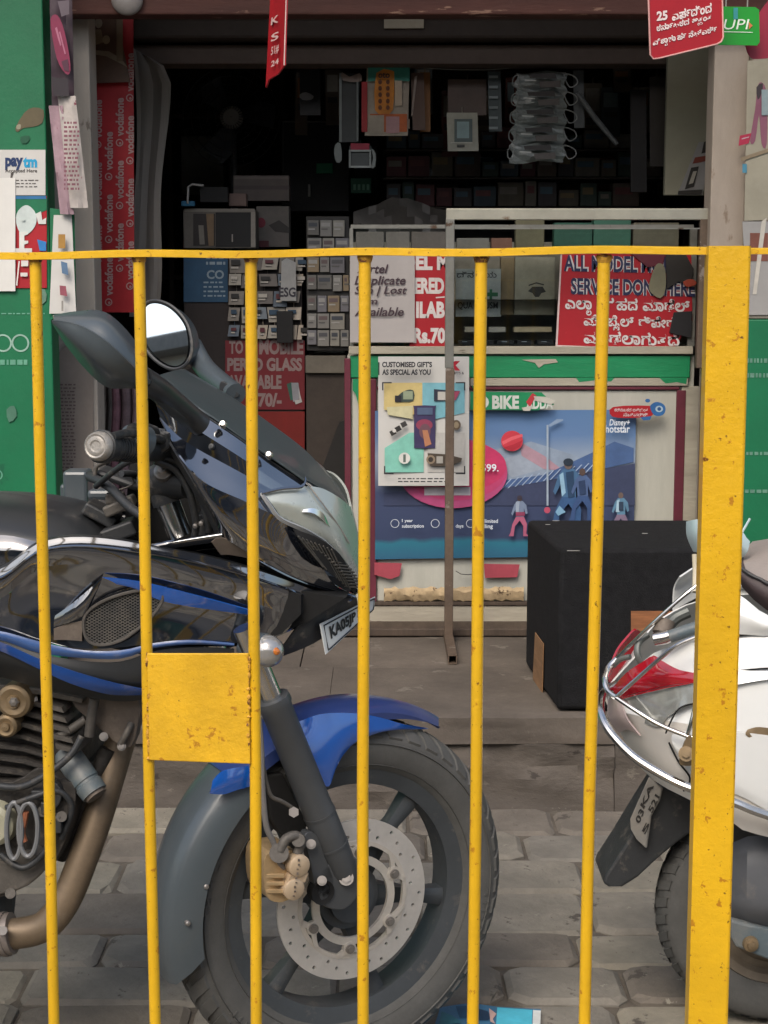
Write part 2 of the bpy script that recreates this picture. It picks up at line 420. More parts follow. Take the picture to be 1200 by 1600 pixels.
for i in range(1300):
    x, yy = rg.uniform(-1.6, 1.6), rg.uniform(2.0, YR-.02); s = rg.uniform(.001, .003)
    if rg.random() < .35: yy = YR-.02-abs(rg.gauss(0, .05))
    z = .002; a = rg.uniform(0, 6)
    grit.add([(x+s*math.cos(a+k*2.1), yy+s*math.sin(a+k*2.1), z) for k in range(3)]+[(x, yy, z+s*.9)], [(0, 1, 3), (1, 2, 3), (2, 0, 3)])
gr = grit.build('grit', PAVER[2], smooth=False); tag(gr, 'loose grit and small chips scattered over the pavers', 'grit', kind='stuff')
# shop step: riser of rough stone and big slabs on top
stp = MB().box2((-6, YR+.03, -.2), (6, 9.2, ZS-.05)).build('shop_step', 'mortar', smooth=False); tag(stp, 'raised grey stone step in front of the shop counter', 'step', kind='structure')
def rough_block(name, x0, x1, y0, y1, z0, z1, mat, seed, amp=.006, nx=14, nz=6):
    rn = random.Random(seed); b = MB(); ph = [rn.uniform(0, 6) for _ in range(6)]
    def fy(x, z):
        low = max(0, 1-(z-z0)/.09) if z0 < .05 else 0
        return y0 + amp*(math.sin(x*31+ph[0])+math.sin(z*57+x*13+ph[1]))+rn.uniform(-amp, amp)*.8 - low*.014
    rows = []
    for j in range(nz+1):
        z = z0+(z1-z0)*j/nz; rows.append([Vector((x0+(x1-x0)*i/nx, fy(x0+(x1-x0)*i/nx, z), z)) for i in range(nx+1)])
    rows.append([Vector((v.x, v.y+.012, z1+.0045)) for v in rows[-1]])
    rows.append([Vector((v.x, y1, z1+.0045+.002*math.sin(v.x*9+seed))) for v in rows[-1]])
    b.grid(rows)
    for i in (0, nx):                                    # end faces
        e = [r[i] for r in rows]; b.flat(e+[Vector((e[-1].x, y1, z0))])
    return b.build(name, mat, stp, smooth=True, angle=30)
sx = -3.0; k = 0
for wd in (.95, .88, 1.02, .93, 1.0, .9):
    rough_block('step_slab', sx+.0006, sx+wd-.0006, YR-.008, YR+.54, ZS-.075, ZS-.0045, 'slab', 20+k, amp=.0022); k += 1; sx += wd
sx = -3.2
for wd in (.95, 1.1, .9, 1.0, .95, 1.1, .8):
    rough_block('step_slab', sx+.002, sx+wd-.002, YR+.545, YR+1.25, ZS-.075, ZS-.0045, 'slab', 40+k, amp=.002); k += 1; sx += wd
sx = -3.0
for wd in (.62, .78, .7, .85, .66, .74, .8, .72):
    rough_block('riser_stone', sx+.001, sx+wd-.001, YR+.002, YR+.1, -.02, ZS-.078, 'riser', 60+k, amp=.007); k += 1; sx += wd

# walls -------------------------------------------------------------
def wall(name, label, x0, x1, y0, y1, z0, z1, mat):
    o = MB().box2((x0, y0, z0), (x1, y1, z1)); return solo(o, name, mat, label, 'wall', smooth=False, bevel=.004)
YG = 4.62
xg = P(79, 450, YG).x
gw = wall('green_wall', 'green painted wall at the left side of the shop opening', -3.2, xg, YG, YG+.10, ZS, 2.94, 'green_wall')
xl0, xl1 = P(76, 400, 4.9).x, P(147, 400, 4.9).x
wall('door_pillar', 'grey plastered pillar between the green wall and the red patterned strip', xl0, xl1, 4.9, 5.02, ZS, 2.94, 'plaster')
xr0, xr1 = P(1112, 250, 4.9).x, P(1166, 250, 4.9).x
wall('door_pillar', 'tan plastered pillar at the right edge of the shop opening', xr0, xr1, 4.9, 5.0, ZS, 2.94, 'plaster_tan')
yy5 = P(1180, 498, 4.86).z
rw = wall('poster_wall', 'pale wall with torn posters right of the tan pillar', xr1+.002, 3.2, 4.86, 5.4, yy5, 2.94, 'plaster_tan')
wall('green_dado', 'green painted lower wall right of the tan pillar', xr1+.002, 3.2, 4.85, 5.4, ZS, yy5-.002, 'green_wall')
# shop room
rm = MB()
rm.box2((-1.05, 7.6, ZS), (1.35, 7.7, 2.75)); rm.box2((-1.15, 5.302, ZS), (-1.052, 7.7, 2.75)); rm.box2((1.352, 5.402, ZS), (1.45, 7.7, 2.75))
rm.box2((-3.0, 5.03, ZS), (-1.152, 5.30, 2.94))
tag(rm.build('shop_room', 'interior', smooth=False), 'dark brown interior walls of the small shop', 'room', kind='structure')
# beam, soffit, canopy
bz = P(600, 23, 4.8).z
bm_ = solo(MB().box2((-3.2, 4.80, bz), (3.2, 4.885, bz+.16)), 'lintel_beam', 'beam_red', 'worn reddish brown beam across the top of the shop opening', 'beam', smooth=False, bevel=.006)
cp = solo(MB().box2((-4, 4.0, 2.95), (4, 9.0, 3.1)), 'canopy', 'canopy', 'concrete canopy slab over the shop front', 'canopy', smooth=False)
uw = wall('upper_wall', 'plastered wall of the building above the shop canopy', -5, 5, 4.9, 9.0, 3.102, 7.5, 'plaster')
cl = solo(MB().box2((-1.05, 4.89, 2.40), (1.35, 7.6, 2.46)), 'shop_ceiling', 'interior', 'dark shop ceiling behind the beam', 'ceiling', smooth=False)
# band of dark shutter box inside, two steps
sb = MB(); pbox(sb, 205, 70, 1110, 100, 5.45, .12); solo(sb, 'shutter_rail', M('shutter_brown', '5a4c44', .7, bump=.2), 'brown horizontal rail below the shop ceiling', 'rail', smooth=False, bevel=.004)
sb = MB(); pbox(sb, 205, 28, 1110, 60, 5.38, .2); solo(sb, 'shutter_box', M('shutter_dark', '3b3029', .7, bump=.2), 'dark roller box under the ceiling behind the beam', 'shutter box', smooth=False, bevel=.01)
MB_ = MB(); pbox(MB_, 600, 20, 662, 44, 5.365, .01); solo(MB_, 'paper_tag', ink('a89c88'), 'small cream card stuck on the dark roller box', 'card', smooth=False)
# cream board inside on the right
b = MB(); pbox(b, 1044, 60, 1118, 305, 5.42, .03); cb = solo(b, 'cream_panel', 'cream_board', 'plain cream panel just inside the right pillar', 'panel', smooth=False, bevel=.003)
st = MB(); sheet(st, [(1092, 222), (1112, 222), (1098, 305), (1058, 305)], 5.412, .003)
stk = solo(st, 'leaning_card', 'paper_grey', 'slanted black and white printed card at the bottom of the cream panel', 'card', smooth=False)
prints(stk, [('2a2522', [(1100, 222), (1108, 218), (1104, 238), (1096, 240)]), ('7d3a2c', [(1086, 246), (1104, 243), (1102, 252), (1082, 256)]), ('33302c', [(1080, 262), (1092, 260), (1084, 292), (1070, 296)]), ('b8b2a4', [(1083, 268), (1089, 267), (1083, 286), (1076, 288)]), ('33302c', [(1060, 298), (1098, 296), (1096, 304), (1059, 304)])], 5.411)

# ================================================================== FENCE
FK = .20; FY0 = 1.90
fdir = Vector((math.cos(math.atan(FK)), -math.sin(math.atan(FK)), 0)); fn = Vector((fdir.y, -fdir.x, 0))   # fn points away? -> make it face camera
if fn.y > 0: fn = -fn
FO = Vector((0, FY0, 0))
def PF(px, py, off=0.): return PPl(px, py, FO+fn*off, fn)
fence = thing('fence', 'yellow painted iron railing with upright bars in the foreground', 'fence', (PF(600, 800).x, PF(600, 800).y, 0))
WELD = M('weld_paint', (.60, .31, .03), .55, var=.25, scale=60, bump=.5, bscale=200, spots=('6a4020', .52, 90))
bars = [(55, 84), (217, 243), (392, 400), (570, 568), (752, 738), (944, 914)]
zb = -.05
def barpts(a, b_):
    p0, p1 = PF(a, 398), PF(b_, 1600); dz = (p0-p1); q = p1 - dz*((p1.z-zb)/dz.z); return p0, q
for i, (a, b_) in enumerate(bars):
    p0, q = barpts(a, b_); m = p0.lerp(q, .45)+Vector((.0015*(-1)**i, 0, 0))
    MB().tube([p0, p0.lerp(q, .2), m, p0.lerp(q, .75), q], .0073, 12).build('bar', YEL, fence)
    w_ = MB(); c0 = p0
    w_.lathe([(.0005, -.009), (.0078, -.009), (.0092, -.005), (.0098, -.002), (.0085, 0), (.0005, .001)], c0, (0, 0, 1), (1, 0, 0), 9); w_.build('weld', WELD, fence)
s = (barpts(*bars[5])[0]-barpts(*bars[0])[0]).length/5
for k in (1, 2, 3, 4, 5, 6):
    base, q = barpts(*bars[0]); o_ = -fdir*s*k; MB().tube([base+o_, q+o_], .0073, 10).build('bar', YEL, fence)
    base, q = barpts(*bars[5]); o_ = fdir*s*(k+1); MB().tube([base+o_+Vector((0, 0, -.006)), q+o_], .0073, 10).build('bar', YEL, fence)
# top rail: flat bar
def railpts(px, py): return PF(px, py)
a, b_ = PF(-40, 400), PF(1108, 391); a2 = a-(b_-a)*.75
r_ = MB(); dirv = (b_-a2).normalized(); upv = Vector((0, 0, 1)); N = 40
sec = [(.013, -.004), (.013, .0035), (.009, .0048), (-.012, .0048), (-.012, -.004)]
rows_ = []
for i in range(N+1):
    c = a2.lerp(b_, i/N)+Vector((0, 0, .0012*math.sin(i*.9)))
    rows_.append([c+fn*u+upv*v for u, v in sec+sec[:1]])
r_.grid(rows_); r_.build('top_rail', YEL, fence, angle=50)
a, b_ = PF(1166, 393), PF(2600, 386); r_ = MB(); rows_ = []
for i in range(11):
    c = a.lerp(b_, i/10); rows_.append([c+fn*u*.8+upv*v*.8 for u, v in sec+sec[:1]])
r_.grid(rows_); r_.build('top_rail', YEL, fence, angle=50)
# post
pt, pb = PF(1137, 385, .012), PF(1103, 1600, .012); dz = pt-pb; pb = pb-dz*((pb.z+.2)/dz.z)
Rz = Matrix.Rotation(math.radians(-5.5), 3, 'Z')
po = MB(); hw = .0232; rows_ = []
for t in (0, 1):
    c = pb.lerp(pt, t); rows_.append([c + Rz @ Vector((x, y, 0)) for x, y in ((-hw, -hw), (hw, -hw), (hw, hw), (-hw, hw), (-hw, -hw))])
po.grid(rows_); po.flat(rows_[1][:4]); po.build('post', YEL, fence, smooth=True, bevel=.003)
# square tag plate welded between two bars
pl = MB().prism([PF(229, 1021, .010), PF(388, 1021, .010), PF(391, 1194, .010), PF(233, 1188, .010)], -fn*.003)
plate = pl.build('plate', M('yellow_plate', (.70, .40, .014), .5, var=.16, scale=14, bump=.35, bscale=120, spots=('8a5a1c', .68, 70), spots2=('b07a1a', .62, 45), spots3=('5a4018', .66, 160), dust=.1), fence, smooth=False, bevel=.0012)
rw_ = random.Random(2)
for x, y0, y1, n_ in ((230.5, 1024, 1040, 3), (231.5, 1085, 1190, 9), (388.5, 1028, 1192, 15)):
    w_ = MB()
    for q in range(n_):
        y = y0+(y1-y0)*(q+rw_.random()*.6)/n_; h_ = rw_.uniform(.002, .0075); r0_ = rw_.uniform(.0014, .0030)
        w_.lathe([(.0003, -h_), (r0_*.8, -h_*.6), (r0_, 0), (r0_*.7, h_*.6), (.0003, h_)], PF(x+rw_.uniform(-1, 1), y, .0085), (0, 0, 1), (1, 0, 0), 7)
    w_.build('weld_seam', WELD, plate)
c0, c1 = PF(-500, 1600), PF(1900, 1600); c0.z = c1.z = .05
r_ = MB().grid([[c0.lerp(c1, t)+fn*u+upv*v for u, v in sec+sec[:1]] for t in (0, 1)]); r_.build('bottom_rail', YEL, fence)

# ================================================================== SHOP COUNTER
XA, XB = P(543, 700, YC).x, P(1083, 700, YC).x
ctr = thing('shop_counter', 'white and green wooden counter with a glass display top in the shop opening', 'counter', ((XA+XB)/2, YC, ZS))
def zc(y): return P(600, y, YC).z
body = MB().box2((XA, YC+.02, ZS+.03), (XB, YC+.50, zc(556))); body.build('cabinet', 'white_paint', ctr, smooth=False)
def fpanel(name, x0, y0, x1, y1, proud, mat, depth=.02, bev=.002):
    b = MB(); a = P(x0, y0, YC); c = P(x1, y1, YC); b.box2((a.x, YC+.0195-proud, a.z), (c.x, YC+.0195+depth*0, c.z)); return b.build(name, mat, ctr, smooth=False, bevel=bev)
fpanel('green_rail', 547, 556, 1078, 590, .018, 'green_paint')
fpanel('cream_rail', 735, 591, 1075, 603, .020, 'worn_plank')
fpanel('corner_strip', 538, 560, 549, 985, .024, 'maroon_paint')
fpanel('side_stile', 550, 592, 576, 985, .012, 'white_paint')
fpanel('moulding', 577, 592, 588, 940, .020, 'maroon_paint')
fpanel('moulding', 589, 604, 1062, 609, .016, 'maroon_paint')
fpanel('moulding', 1058, 610, 1064, 940, .015, 'maroon_paint')
fpanel('door_panel', 589, 611, 1057, 940, .006, 'white_paint')
fpanel('end_stile', 1066, 604, 1083, 985, .012, 'worn_plank')
# worn lower lip and plinth plank
wl = MB(); rows_ = []; rn = random.Random(5)
for j, y in enumerate((918, 924, 930, 938)):
    rows_.append([P(600+i*5.6, y+rn.uniform(-2, 2), YC-.004-(.012 if 0 < j < 3 else 0)*rn.uniform(.5, 1)) for i in range(40)])
wl.grid(rows_); wl.build('peeling_edge', M('peeling', 'b09a78', .85, var=.3, scale=20, bump=.6, spots=('5c4a38', .6, 25)), ctr)
fpanel('moulding', 560, 940, 1060, 946, .022, 'dark_wood')
fpanel('plinth_board', 552, 947, 1068, 984, .016, 'worn_plank')
for i, pts in enumerate(([(551, 592), (575, 592), (574, 612), (568, 618), (566, 640), (560, 632), (556, 616), (551, 610)], [(737, 603), (760, 604), (757, 607), (740, 608)], [(900, 590), (960, 590), (955, 596), (930, 594), (905, 597)], [(1030, 590), (1074, 590), (1072, 600), (1058, 597), (1040, 599)])):
    MB().flat([P(x, y, YC-.0035-(.0) if i == 0 else YC-.0012) for x, y in pts]).build('paint_smear', 'green_paint', ctr, smooth=False)
for pts in ([(640, 592), (690, 592), (686, 598), (650, 597)], [(815, 562), (868, 561), (872, 566), (850, 569), (842, 575), (836, 567)]):
    MB().flat([P(x, y, YC-.0012) for x, y in pts]).build('paint_chip', 'worn_plank', ctr, smooth=False)
# glass case
fpanel('glass_sill', 545, 541, 1082, 553, .03, 'worn_plank')
fr = MB()
for (x0, y0, x1, y1) in ((548, 351, 1084, 357), (546, 357, 552, 541), (1079, 357, 1085, 541)):
    a = P(x0, y0, YC); c = P(x1, y1, YC); fr.box2((a.x, YC, a.z), (c.x, YC+.02, c.z))
fr.build('glass_frame', 'steel_tube', ctr, smooth=False)
gl = MB().box2((XA+.012, YC+.008, zc(540)), (XB-.012, YC+.012, zc(357))); gl.build('glass_pane', GLASS, ctr, smooth=False)
bk = MB().box2((XA+.01, YC+.44, zc(540)), (XB-.01, YC+.46, zc(372))); bk.build('back_panel', M('case_back', 'a09a8c', .8, var=.3, scale=8), ctr, smooth=False)
sh = MB().box2((XA+.01, YC+.05, zc(470)), (XB-.01, YC+.43, zc(468))); sh.build('glass_shelf', GLASS, ctr, smooth=False)
fl = MB().box2((XA+.01, YC+.03, zc(540)), (XB-.01, YC+.44, zc(538.5))); fl.build('case_floor', 'black_item', ctr, smooth=False)
# dark threshold under the counter
b = MB().box2((XA-.05, YC-.11, ZS+.004), (xr0-.01, YC+.018, ZS+.030)); solo(b, 'threshold_board', 'dark_wood', 'dark timber sill lying under the counter front', 'sill', smooth=False, bevel=.004)

# steel stand frame
YS_ = 4.95
stand = thing('display_stand', 'thin square tube steel frame standing in front of the counter', 'stand', (P(706, 1000, YS_).x, YS_, ZS))
tw = .0135
def vt(px0, px1, y0, y1, mat, name):
    a = P(px0, y0, YS_); b_ = P(px1, y1, YS_); t = MB(); a.x = b_.x = (a.x+b_.x)/2
    return t.box2((a.x-tw, YS_-tw, b_.z), (a.x+tw, YS_+tw, a.z)).build(name, mat, stand, smooth=False, bevel=.002)
vt(703, 702, 342, 575, 'steel_tube', 'upright'); vt(703, 701, 575.5, 1000, 'rusty_tube', 'upright')
vt(1100, 1094, 342, 575, 'rusty_tube', 'upright'); vt(1100, 1094, 575.5, 1000, 'rusty_tube', 'upright')
a = P(697, 326, YS_); b_ = P(1108, 326, YS_)
MB().box2((a.x, YS_-tw, a.z-.034), (b_.x, YS_+tw, a.z)).build('top_tube', M('alu_tube', 'a9a698', .45, .5, var=.15, spots=('75604c', .66, 14)), stand, smooth=False, bevel=.002)
MB().box2((a.x+.02, YS_-tw+.004, a.z-.062), (b_.x-.02, YS_-tw+.008, a.z-.058)).build('brace_rod', 'steel_tube', stand, smooth=False)
for px in (701, 1095):
    x = P(px, 1000, YS_).x; f = MB(); y0, y1 = 4.66, 5.03; z0, z1 = ZS+.002, ZS+.030
    if px == 701: y1 = 5.03
    rows_ = [[Vector((x+u, y, z)) for u, z in ((-tw, z0), (tw, z0), (tw, z1), (-tw, z1), (-tw, z0))] for y in (y0, y1)]
    rows_.append([Vector((x+u*.8, y1, (z0+z1)/2+(z-(z0+z1)/2)*.8)) for u, z in ((-tw, z0), (tw, z0), (tw, z1), (-tw, z1), (-tw, z0))])
    rows_.insert(0, [Vector((x+u*.8, y0, (z0+z1)/2+(z-(z0+z1)/2)*.8)) for u, z in ((-tw, z0), (tw, z0), (tw, z1), (-tw, z1), (-tw, z0))])
    rows_.insert(0, [Vector((x+u*.8, y0+.2, (z0+z1)/2+(z-(z0+z1)/2)*.8)) for u, z in ((-tw, z0), (tw, z0), (tw, z1), (-tw, z1), (-tw, z0))])
    f.grid(rows_).build('foot', 'rusty_tube', stand, smooth=False)

# ================================================================== SIGNS AND POSTERS ON THE COUNTER
YP = YC-.006
# cricket poster
def zramp(name, stops, z0, z1, rough=.45):
    m = bpy.data.materials.new(name); m.use_nodes = True; t = m.node_tree; N = t.nodes; L = t.links; b = N['Principled BSDF']; b.inputs['Roughness'].default_value = rough
    tc = N.new('ShaderNodeTexCoord'); sp_ = N.new('ShaderNodeSeparateXYZ'); nz = N.new('ShaderNodeTexNoise'); nz.inputs['Scale'].default_value = 5; nz.inputs['Detail'].default_value = 5
    L.new(tc.outputs['Object'], nz.inputs['Vector']); L.new(tc.outputs['Object'], sp_.inputs[0]); ad = N.new('ShaderNodeMath'); ad.operation = 'MULTIPLY_ADD'; ad.inputs[1].default_value = .14; L.new(nz.outputs['Fac'], ad.inputs[0])
    mr_ = N.new('ShaderNodeMapRange'); mr_.inputs['From Min'].default_value = z0; mr_.inputs['From Max'].default_value = z1; L.new(sp_.outputs['Z'], mr_.inputs['Value']); L.new(mr_.outputs[0], ad.inputs[2])
    r = N.new('ShaderNodeValToRGB'); L.new(ad.outputs[0], r.inputs[0]); e = r.color_ramp.elements
    while len(e) < len(stops): e.new(.5)
    for el, (p_, h) in zip(e, stops): el.position = p_; el.color = (*lin(h), 1)
    L.new(r.outputs[0], b.inputs['Base Color']); return m
_h = P(790, 640, YP).z-P(790, 874, YP).z
POSTER = zramp('poster_print', [(0, '24405e'), (.07, '2c5c78'), (.17, '2a6c80'), (.20, '343f5c'), (.48, '3c4664'), (.62, '7d8a9e'), (.70, '8796aa'), (.84, '5d7aa2'), (1, '56769f')], 0, _h*1.08)
ap = MB(); sheet(ap, [(586, 642), (994, 640), (990, 868), (586, 874)], YP, .002)
advert = solo(ap, 'advert_poster', POSTER, 'large blue mobile offer poster with cricketers and a pink disc on the counter front', 'poster', smooth=False)
items = [('8a98aa', [(760, 705), (830, 690), (900, 712), (940, 735), (860, 745), (770, 752)]), ('949eac', [(772, 720), (822, 708), (868, 728), (800, 746)]), ('a88894', [(812, 690), (850, 712), (880, 735), (850, 733), (815, 712)]),
 ('39415d', [(600, 770), (720, 768), (800, 758), (900, 740), (992, 724), (992, 790), (600, 790)]),
 ('46608c', [(775, 764), (850, 752), (930, 735), (990, 722), (990, 700), (960, 690), (930, 705), (850, 742), (775, 752)]),
]
for i in range(14): items.append(('9fb0c8', [(782+i*11, 765-i*2.2), (784+i*11, 764.8-i*2.2), (800+i*11, 748-i*2.2), (798+i*11, 748-i*2.2)]))
items += [('b04a78', circ(708, 739, 85, 55, 40)), ('b8406c', circ(712, 734, 80, 48, 40)), ('bc3560', circ(722, 728, 69, 38, 36)), ('b3b0b4', rect(663, 761, 735, 774)),
 ('c83a48', circ(800, 689, 17, 16)), ('e0606a', [(784, 690), (800, 682), (816, 678), (817, 682), (800, 688), (786, 695)]), ('b02838', [(788, 699), (803, 694), (816, 688), (812, 698), (800, 704)]),
 ('98a6b4', [(854, 664), (857, 664), (857, 790), (854, 790)]), ('8296b0', [(857, 664), (870, 655), (880, 655), (880, 657), (859, 667)])]
# players (plain printed figures)
def fig(cx, cy, s, top, legs, skin):
    f = lambda q: [(cx+a*s, cy+b_*s) for a, b_ in q]
    return [(top, f([(-9, -8), (-4, -14), (5, -14), (11, -7), (13, 6), (10, 8), (7, -2), (7, 12), (-6, 12), (-7, 0), (-12, 10), (-14, 7)])), (legs, f([(-6, 12), (7, 12), (12, 24), (11, 40), (15, 44), (6, 44), (6, 27), (0, 18), (-8, 28), (-10, 44), (-18, 44), (-15, 38), (-12, 24)])), (skin, [(cx+a*4*s, cy-18*s+b_*4*s) for a, b_ in circ(0, 0, 1, 1.2, 12)])]
items += fig(812, 796, .95, '74829a', 'a85a74', '4a3c3c') + [('98a4b4', [(806, 784), (812, 783), (810, 806), (806, 806)]), ('8a3c58', rect(806, 800, 820, 806)), ('3c3440', circ(812, 777, 4, 3, 10))] + fig(888, 756, 1.7, '44688c', '34547e', '6a5c58') + [('8fb4cc', [(874, 742), (880, 738), (884, 770), (878, 776)]), ('26405e', [(884, 738), (896, 736), (898, 776), (888, 778)]), ('24303e', circ(888, 722, 8, 6, 14)), ('7aa4c0', [(868, 800), (874, 790), (884, 800), (872, 806)])] + fig(910, 760, 1.25, '4a5f86', '364e78', '54443e') + [('2a3c5c', [(904, 752), (914, 750), (916, 772), (906, 774)])] + fig(970, 792, 1.0, '587e98', '7a6a80', '6a5a54') + [('9cb8c8', [(964, 782), (968, 780), (968, 800), (962, 800)]), ('2c3c50', rect(967, 784, 974, 798)), ('b04a62', circ(855, 797, 5, 5, 12))]
prints(advert, items, YP-.0004)
tx = MB()
lbox(tx, '599.', 752, 725, 779, 737, YP-.028, .02); lbox(tx, '1 year', 628, 811, 645, 817, YP-.028, .02); lbox(tx, 'subscription', 628, 819, 662, 826, YP-.028, .015)
lbox(tx, 'days', 712, 819, 724, 826, YP-.028, .015); lbox(tx, 'Unlimited', 748, 811, 778, 817, YP-.028, .015); lbox(tx, 'calling', 748, 819, 770, 827, YP-.028, .015)
lbox(tx, 'Disney+', 952, 655, 984, 668, YP-.028, .012, .2); lbox(tx, 'hotstar', 946, 664, 984, 676, YP-.028, .012)
for v in tx.v: v.y = YP-.0004-.0006*48
for cx in (617, 680, 735):
    c = P(cx, 818, YP-.03); tx.lathe([(.014, 0), (.0125, 0)], (c.x, YP-.029, c.z), (0, -1, 0), (1, 0, 0), 20)
tx.build('lettering', ink('d4dbe2'), advert, smooth=False)
# red and blue corner sticker
s_ = MB(); sheet(s_, loop([(958, 636), (1014, 634), (1020, 640), (1018, 650), (990, 653), (957, 651)], 3), YP-.034, .002); stc = solo(s_, 'corner_sticker', 'red_print', 'small red sticker with white script and a blue curl on the poster corner', 'sticker', smooth=False)
prints(stc, [('2a5f96', loop([(1016, 634), (1026, 628), (1037, 632), (1040, 640), (1036, 648), (1026, 650), (1019, 645)], 4)), ('9fb3c0', circ(1030, 639, 6, 5, 16)), ('1f4a7c', circ(1030, 639, 3, 3, 14)), ('2a5f96', circ(1012, 626, 4, 3, 12)), ('2a5f96', [(1000, 652), (1018, 650), (1016, 656), (1006, 657)])], YP-.0345)
tx = MB(); letter(tx, kn(['ಕ', 'ರ್ನಾ', 'ಟ', 'ಕ', 'ದ', ' ', 'ಅ', 'ತ್ಯ', 'ಂ', 'ತ']), P(960, 637.5, YP-.035), P(1012, 637.5, YP-.035), P(960, 643, YP-.035)); letter(tx, kn(['ನೆ', 'ಟ್', 'ವ', 'ರ್ಕ್']), P(974, 645, YP-.035), P(1012, 645, YP-.035), P(974, 650.5, YP-.035)); tx.build('lettering', ink('d8c8c8'), stc, smooth=False)
# green BIKE strip
gs = MB(); sheet(gs, [(735, 612), (846, 613), (866, 632), (840, 641), (735, 640)], YP-.031, .0016); bst = solo(gs, 'torn_strip', 'green_paint', 'torn green strip lettered BIKE above the blue poster', 'strip', smooth=False)
tx = MB(); lbox(tx, 'O', 742, 618, 764, 639, YP-.0318, .04); lbox(tx, 'BIKE', 769, 618, 811, 639, YP-.0318, .045); lbox(tx, 'ADDA', 822, 622, 864, 639, YP-.0318, .04); tx.build('lettering', ink('c4c8c0'), bst, smooth=False)
prints(bst, [('b03038', [(822, 628), (832, 614), (838, 618), (828, 636)]), ('b6b3a8', [(834, 619), (852, 620), (868, 626), (862, 632), (836, 626)]), ('b6b3a8', [(815, 637), (832, 634), (828, 642), (818, 642)])], YP-.0325)
# customised gifts poster (A3)
YQ = YP-.040
gp = MB(); curled(gp, 591, 557, 733, 759, YQ, .003, 6, 10, 2); gift = solo(gp, 'gift_poster', 'paper', 'white gift poster headed CUSTOMISED GIFT\'S pinned on the counter corner', 'poster', solid=.001)
YQ2 = YQ-.009
def ph(cx, cy, w, h, a):
    ca, sa = math.cos(a), math.sin(a); return [(cx+x*ca-y*sa, cy+x*sa+y*ca) for x, y in rect(-w/2, -h/2, w/2, h/2)]
prints(gift, [('c8b478', [(600, 598), (660, 598), (660, 650), (600, 640)]), ('78b0bc', [(660, 598), (726, 598), (726, 645), (680, 655), (660, 640)]), ('c2bc96', [(604, 636), (645, 634), (645, 655), (606, 648)]), ('7fbfae', [(601, 700), (640, 676), (662, 676), (662, 738), (601, 738)]), ('b5b2ac', rect(668, 676, 726, 738)),
 ('3c4a44', loop([(622, 618), (634, 610), (646, 610), (646, 626), (630, 628), (620, 627)], 2)), ('8f9a80', rect(630, 611, 645, 624)), ('24222c', rect(617, 618, 627, 628)), ('2d3140', [(678, 608), (718, 611), (712, 624), (700, 626), (678, 627)]), ('a04860', [(706, 612), (719, 611), (712, 625), (702, 626)]), ('b8b4ac', rect(684, 612, 704, 625)),
 ('3c3458', loop([(648, 634), (679, 634), (680, 640), (680, 694), (676, 700), (650, 700), (647, 694), (647, 640)], 2)), ('8c3c54', circ(663, 664, 13, 9, 20)), ('6a4a54', circ(664, 674, 9, 12, 18)), ('b07858', [(660, 672), (668, 672), (674, 694), (664, 698)]), ('50607c', rect(652, 637, 676, 648)),
 ('403830', circ(700, 664, 4, 4, 12)), ('6a5a48', circ(713, 664, 7, 8, 16)), ('9a8a70', circ(713, 664, 4, 5, 12)), ('33312e', ph(614, 676, 9, 8, -.5)), ('2c2a28', ph(622, 670, 9, 8, -.5)), ('3a3836', ph(631, 663, 9, 8, -.5)), ('c9c6c0', circ(616, 673, 3, 3, 10)),
 ('4c4238', [(668, 708), (700, 710), (722, 716), (720, 722), (700, 728), (672, 728)]), ('8c7c68', circ(673, 718, 7, 7, 16)), ('3a322c', circ(673, 718, 4, 4, 12)), ('a8a49c', rect(682, 713, 692, 724)), ('d4d2cc', circ(632, 716, 9, 9, 14)), ('5a6a62', rect(630, 710, 634, 722)),
 ('26262a', rect(597, 597, 612, 599)), ('26262a', rect(597, 599, 599, 610)), ('26262a', rect(712, 597, 727, 599)), ('26262a', rect(725, 599, 727, 610)), ('26262a', rect(600, 739, 615, 741)), ('26262a', rect(600, 728, 602, 739)), ('26262a', rect(712, 739, 727, 741)), ('26262a', rect(725, 728, 727, 739)),
 ('b01c30', [(706, 567), (711, 564), (719, 564), (712, 571), (719, 579), (711, 579)]), ('2a2a2e', rect(591, 566, 593, 586))], YQ2)
tx = MB(); YT = YQ2-.0245
lbox(tx, "CUSTOMISED GIFT'S", 597, 565, 675, 574, YT, .045); lbox(tx, 'AS SPECIAL AS YOU', 597, 577, 673, 586, YT, .045); lbox(tx, 'GIFTS &', 706, 581, 725, 585, YT, .02)
scribble(tx, 622, 747, 700, 756, YT, 2, .4, 3); tx.build('lettering', ink('2c2c30'), gift, smooth=False)
# paper note and red price sign on the glass
rs = MB(); sheet(rs, rect(640, 397, 697, 541), YC-.004, .003); price = solo(rs, 'price_sign', 'red_print', 'red price sign with white capitals half hidden behind the paper note', 'sign', smooth=False)
tx = MB(); YT = YC-.0048
lbox(tx, 'DEL M', 630, 398, 702, 422, YT, .05); lbox(tx, 'ERED', 648, 434, 694, 459, YT, .05); lbox(tx, 'ILAB', 650, 471, 695, 497, YT, .05); lbox(tx, 'Rs.70', 646, 512, 696, 537, YT, .05)
tx.flat([P(681, 464, YT), P(695, 463, YT), P(695, 465, YT), P(681, 466, YT)]); tx.build('lettering', ink('d0c8c4'), price, smooth=False)
pn = MB(); curled(pn, 547, 397, 648, 535, YC-.010, .003, 5, 6, 5); note = solo(pn, 'paper_note', M('note_paper', 'a9a3a0', .8, var=.06), 'grey paper note about duplicate sim cards taped on the glass case', 'notice', solid=.001)
tx = MB(); YT = YC-.0185
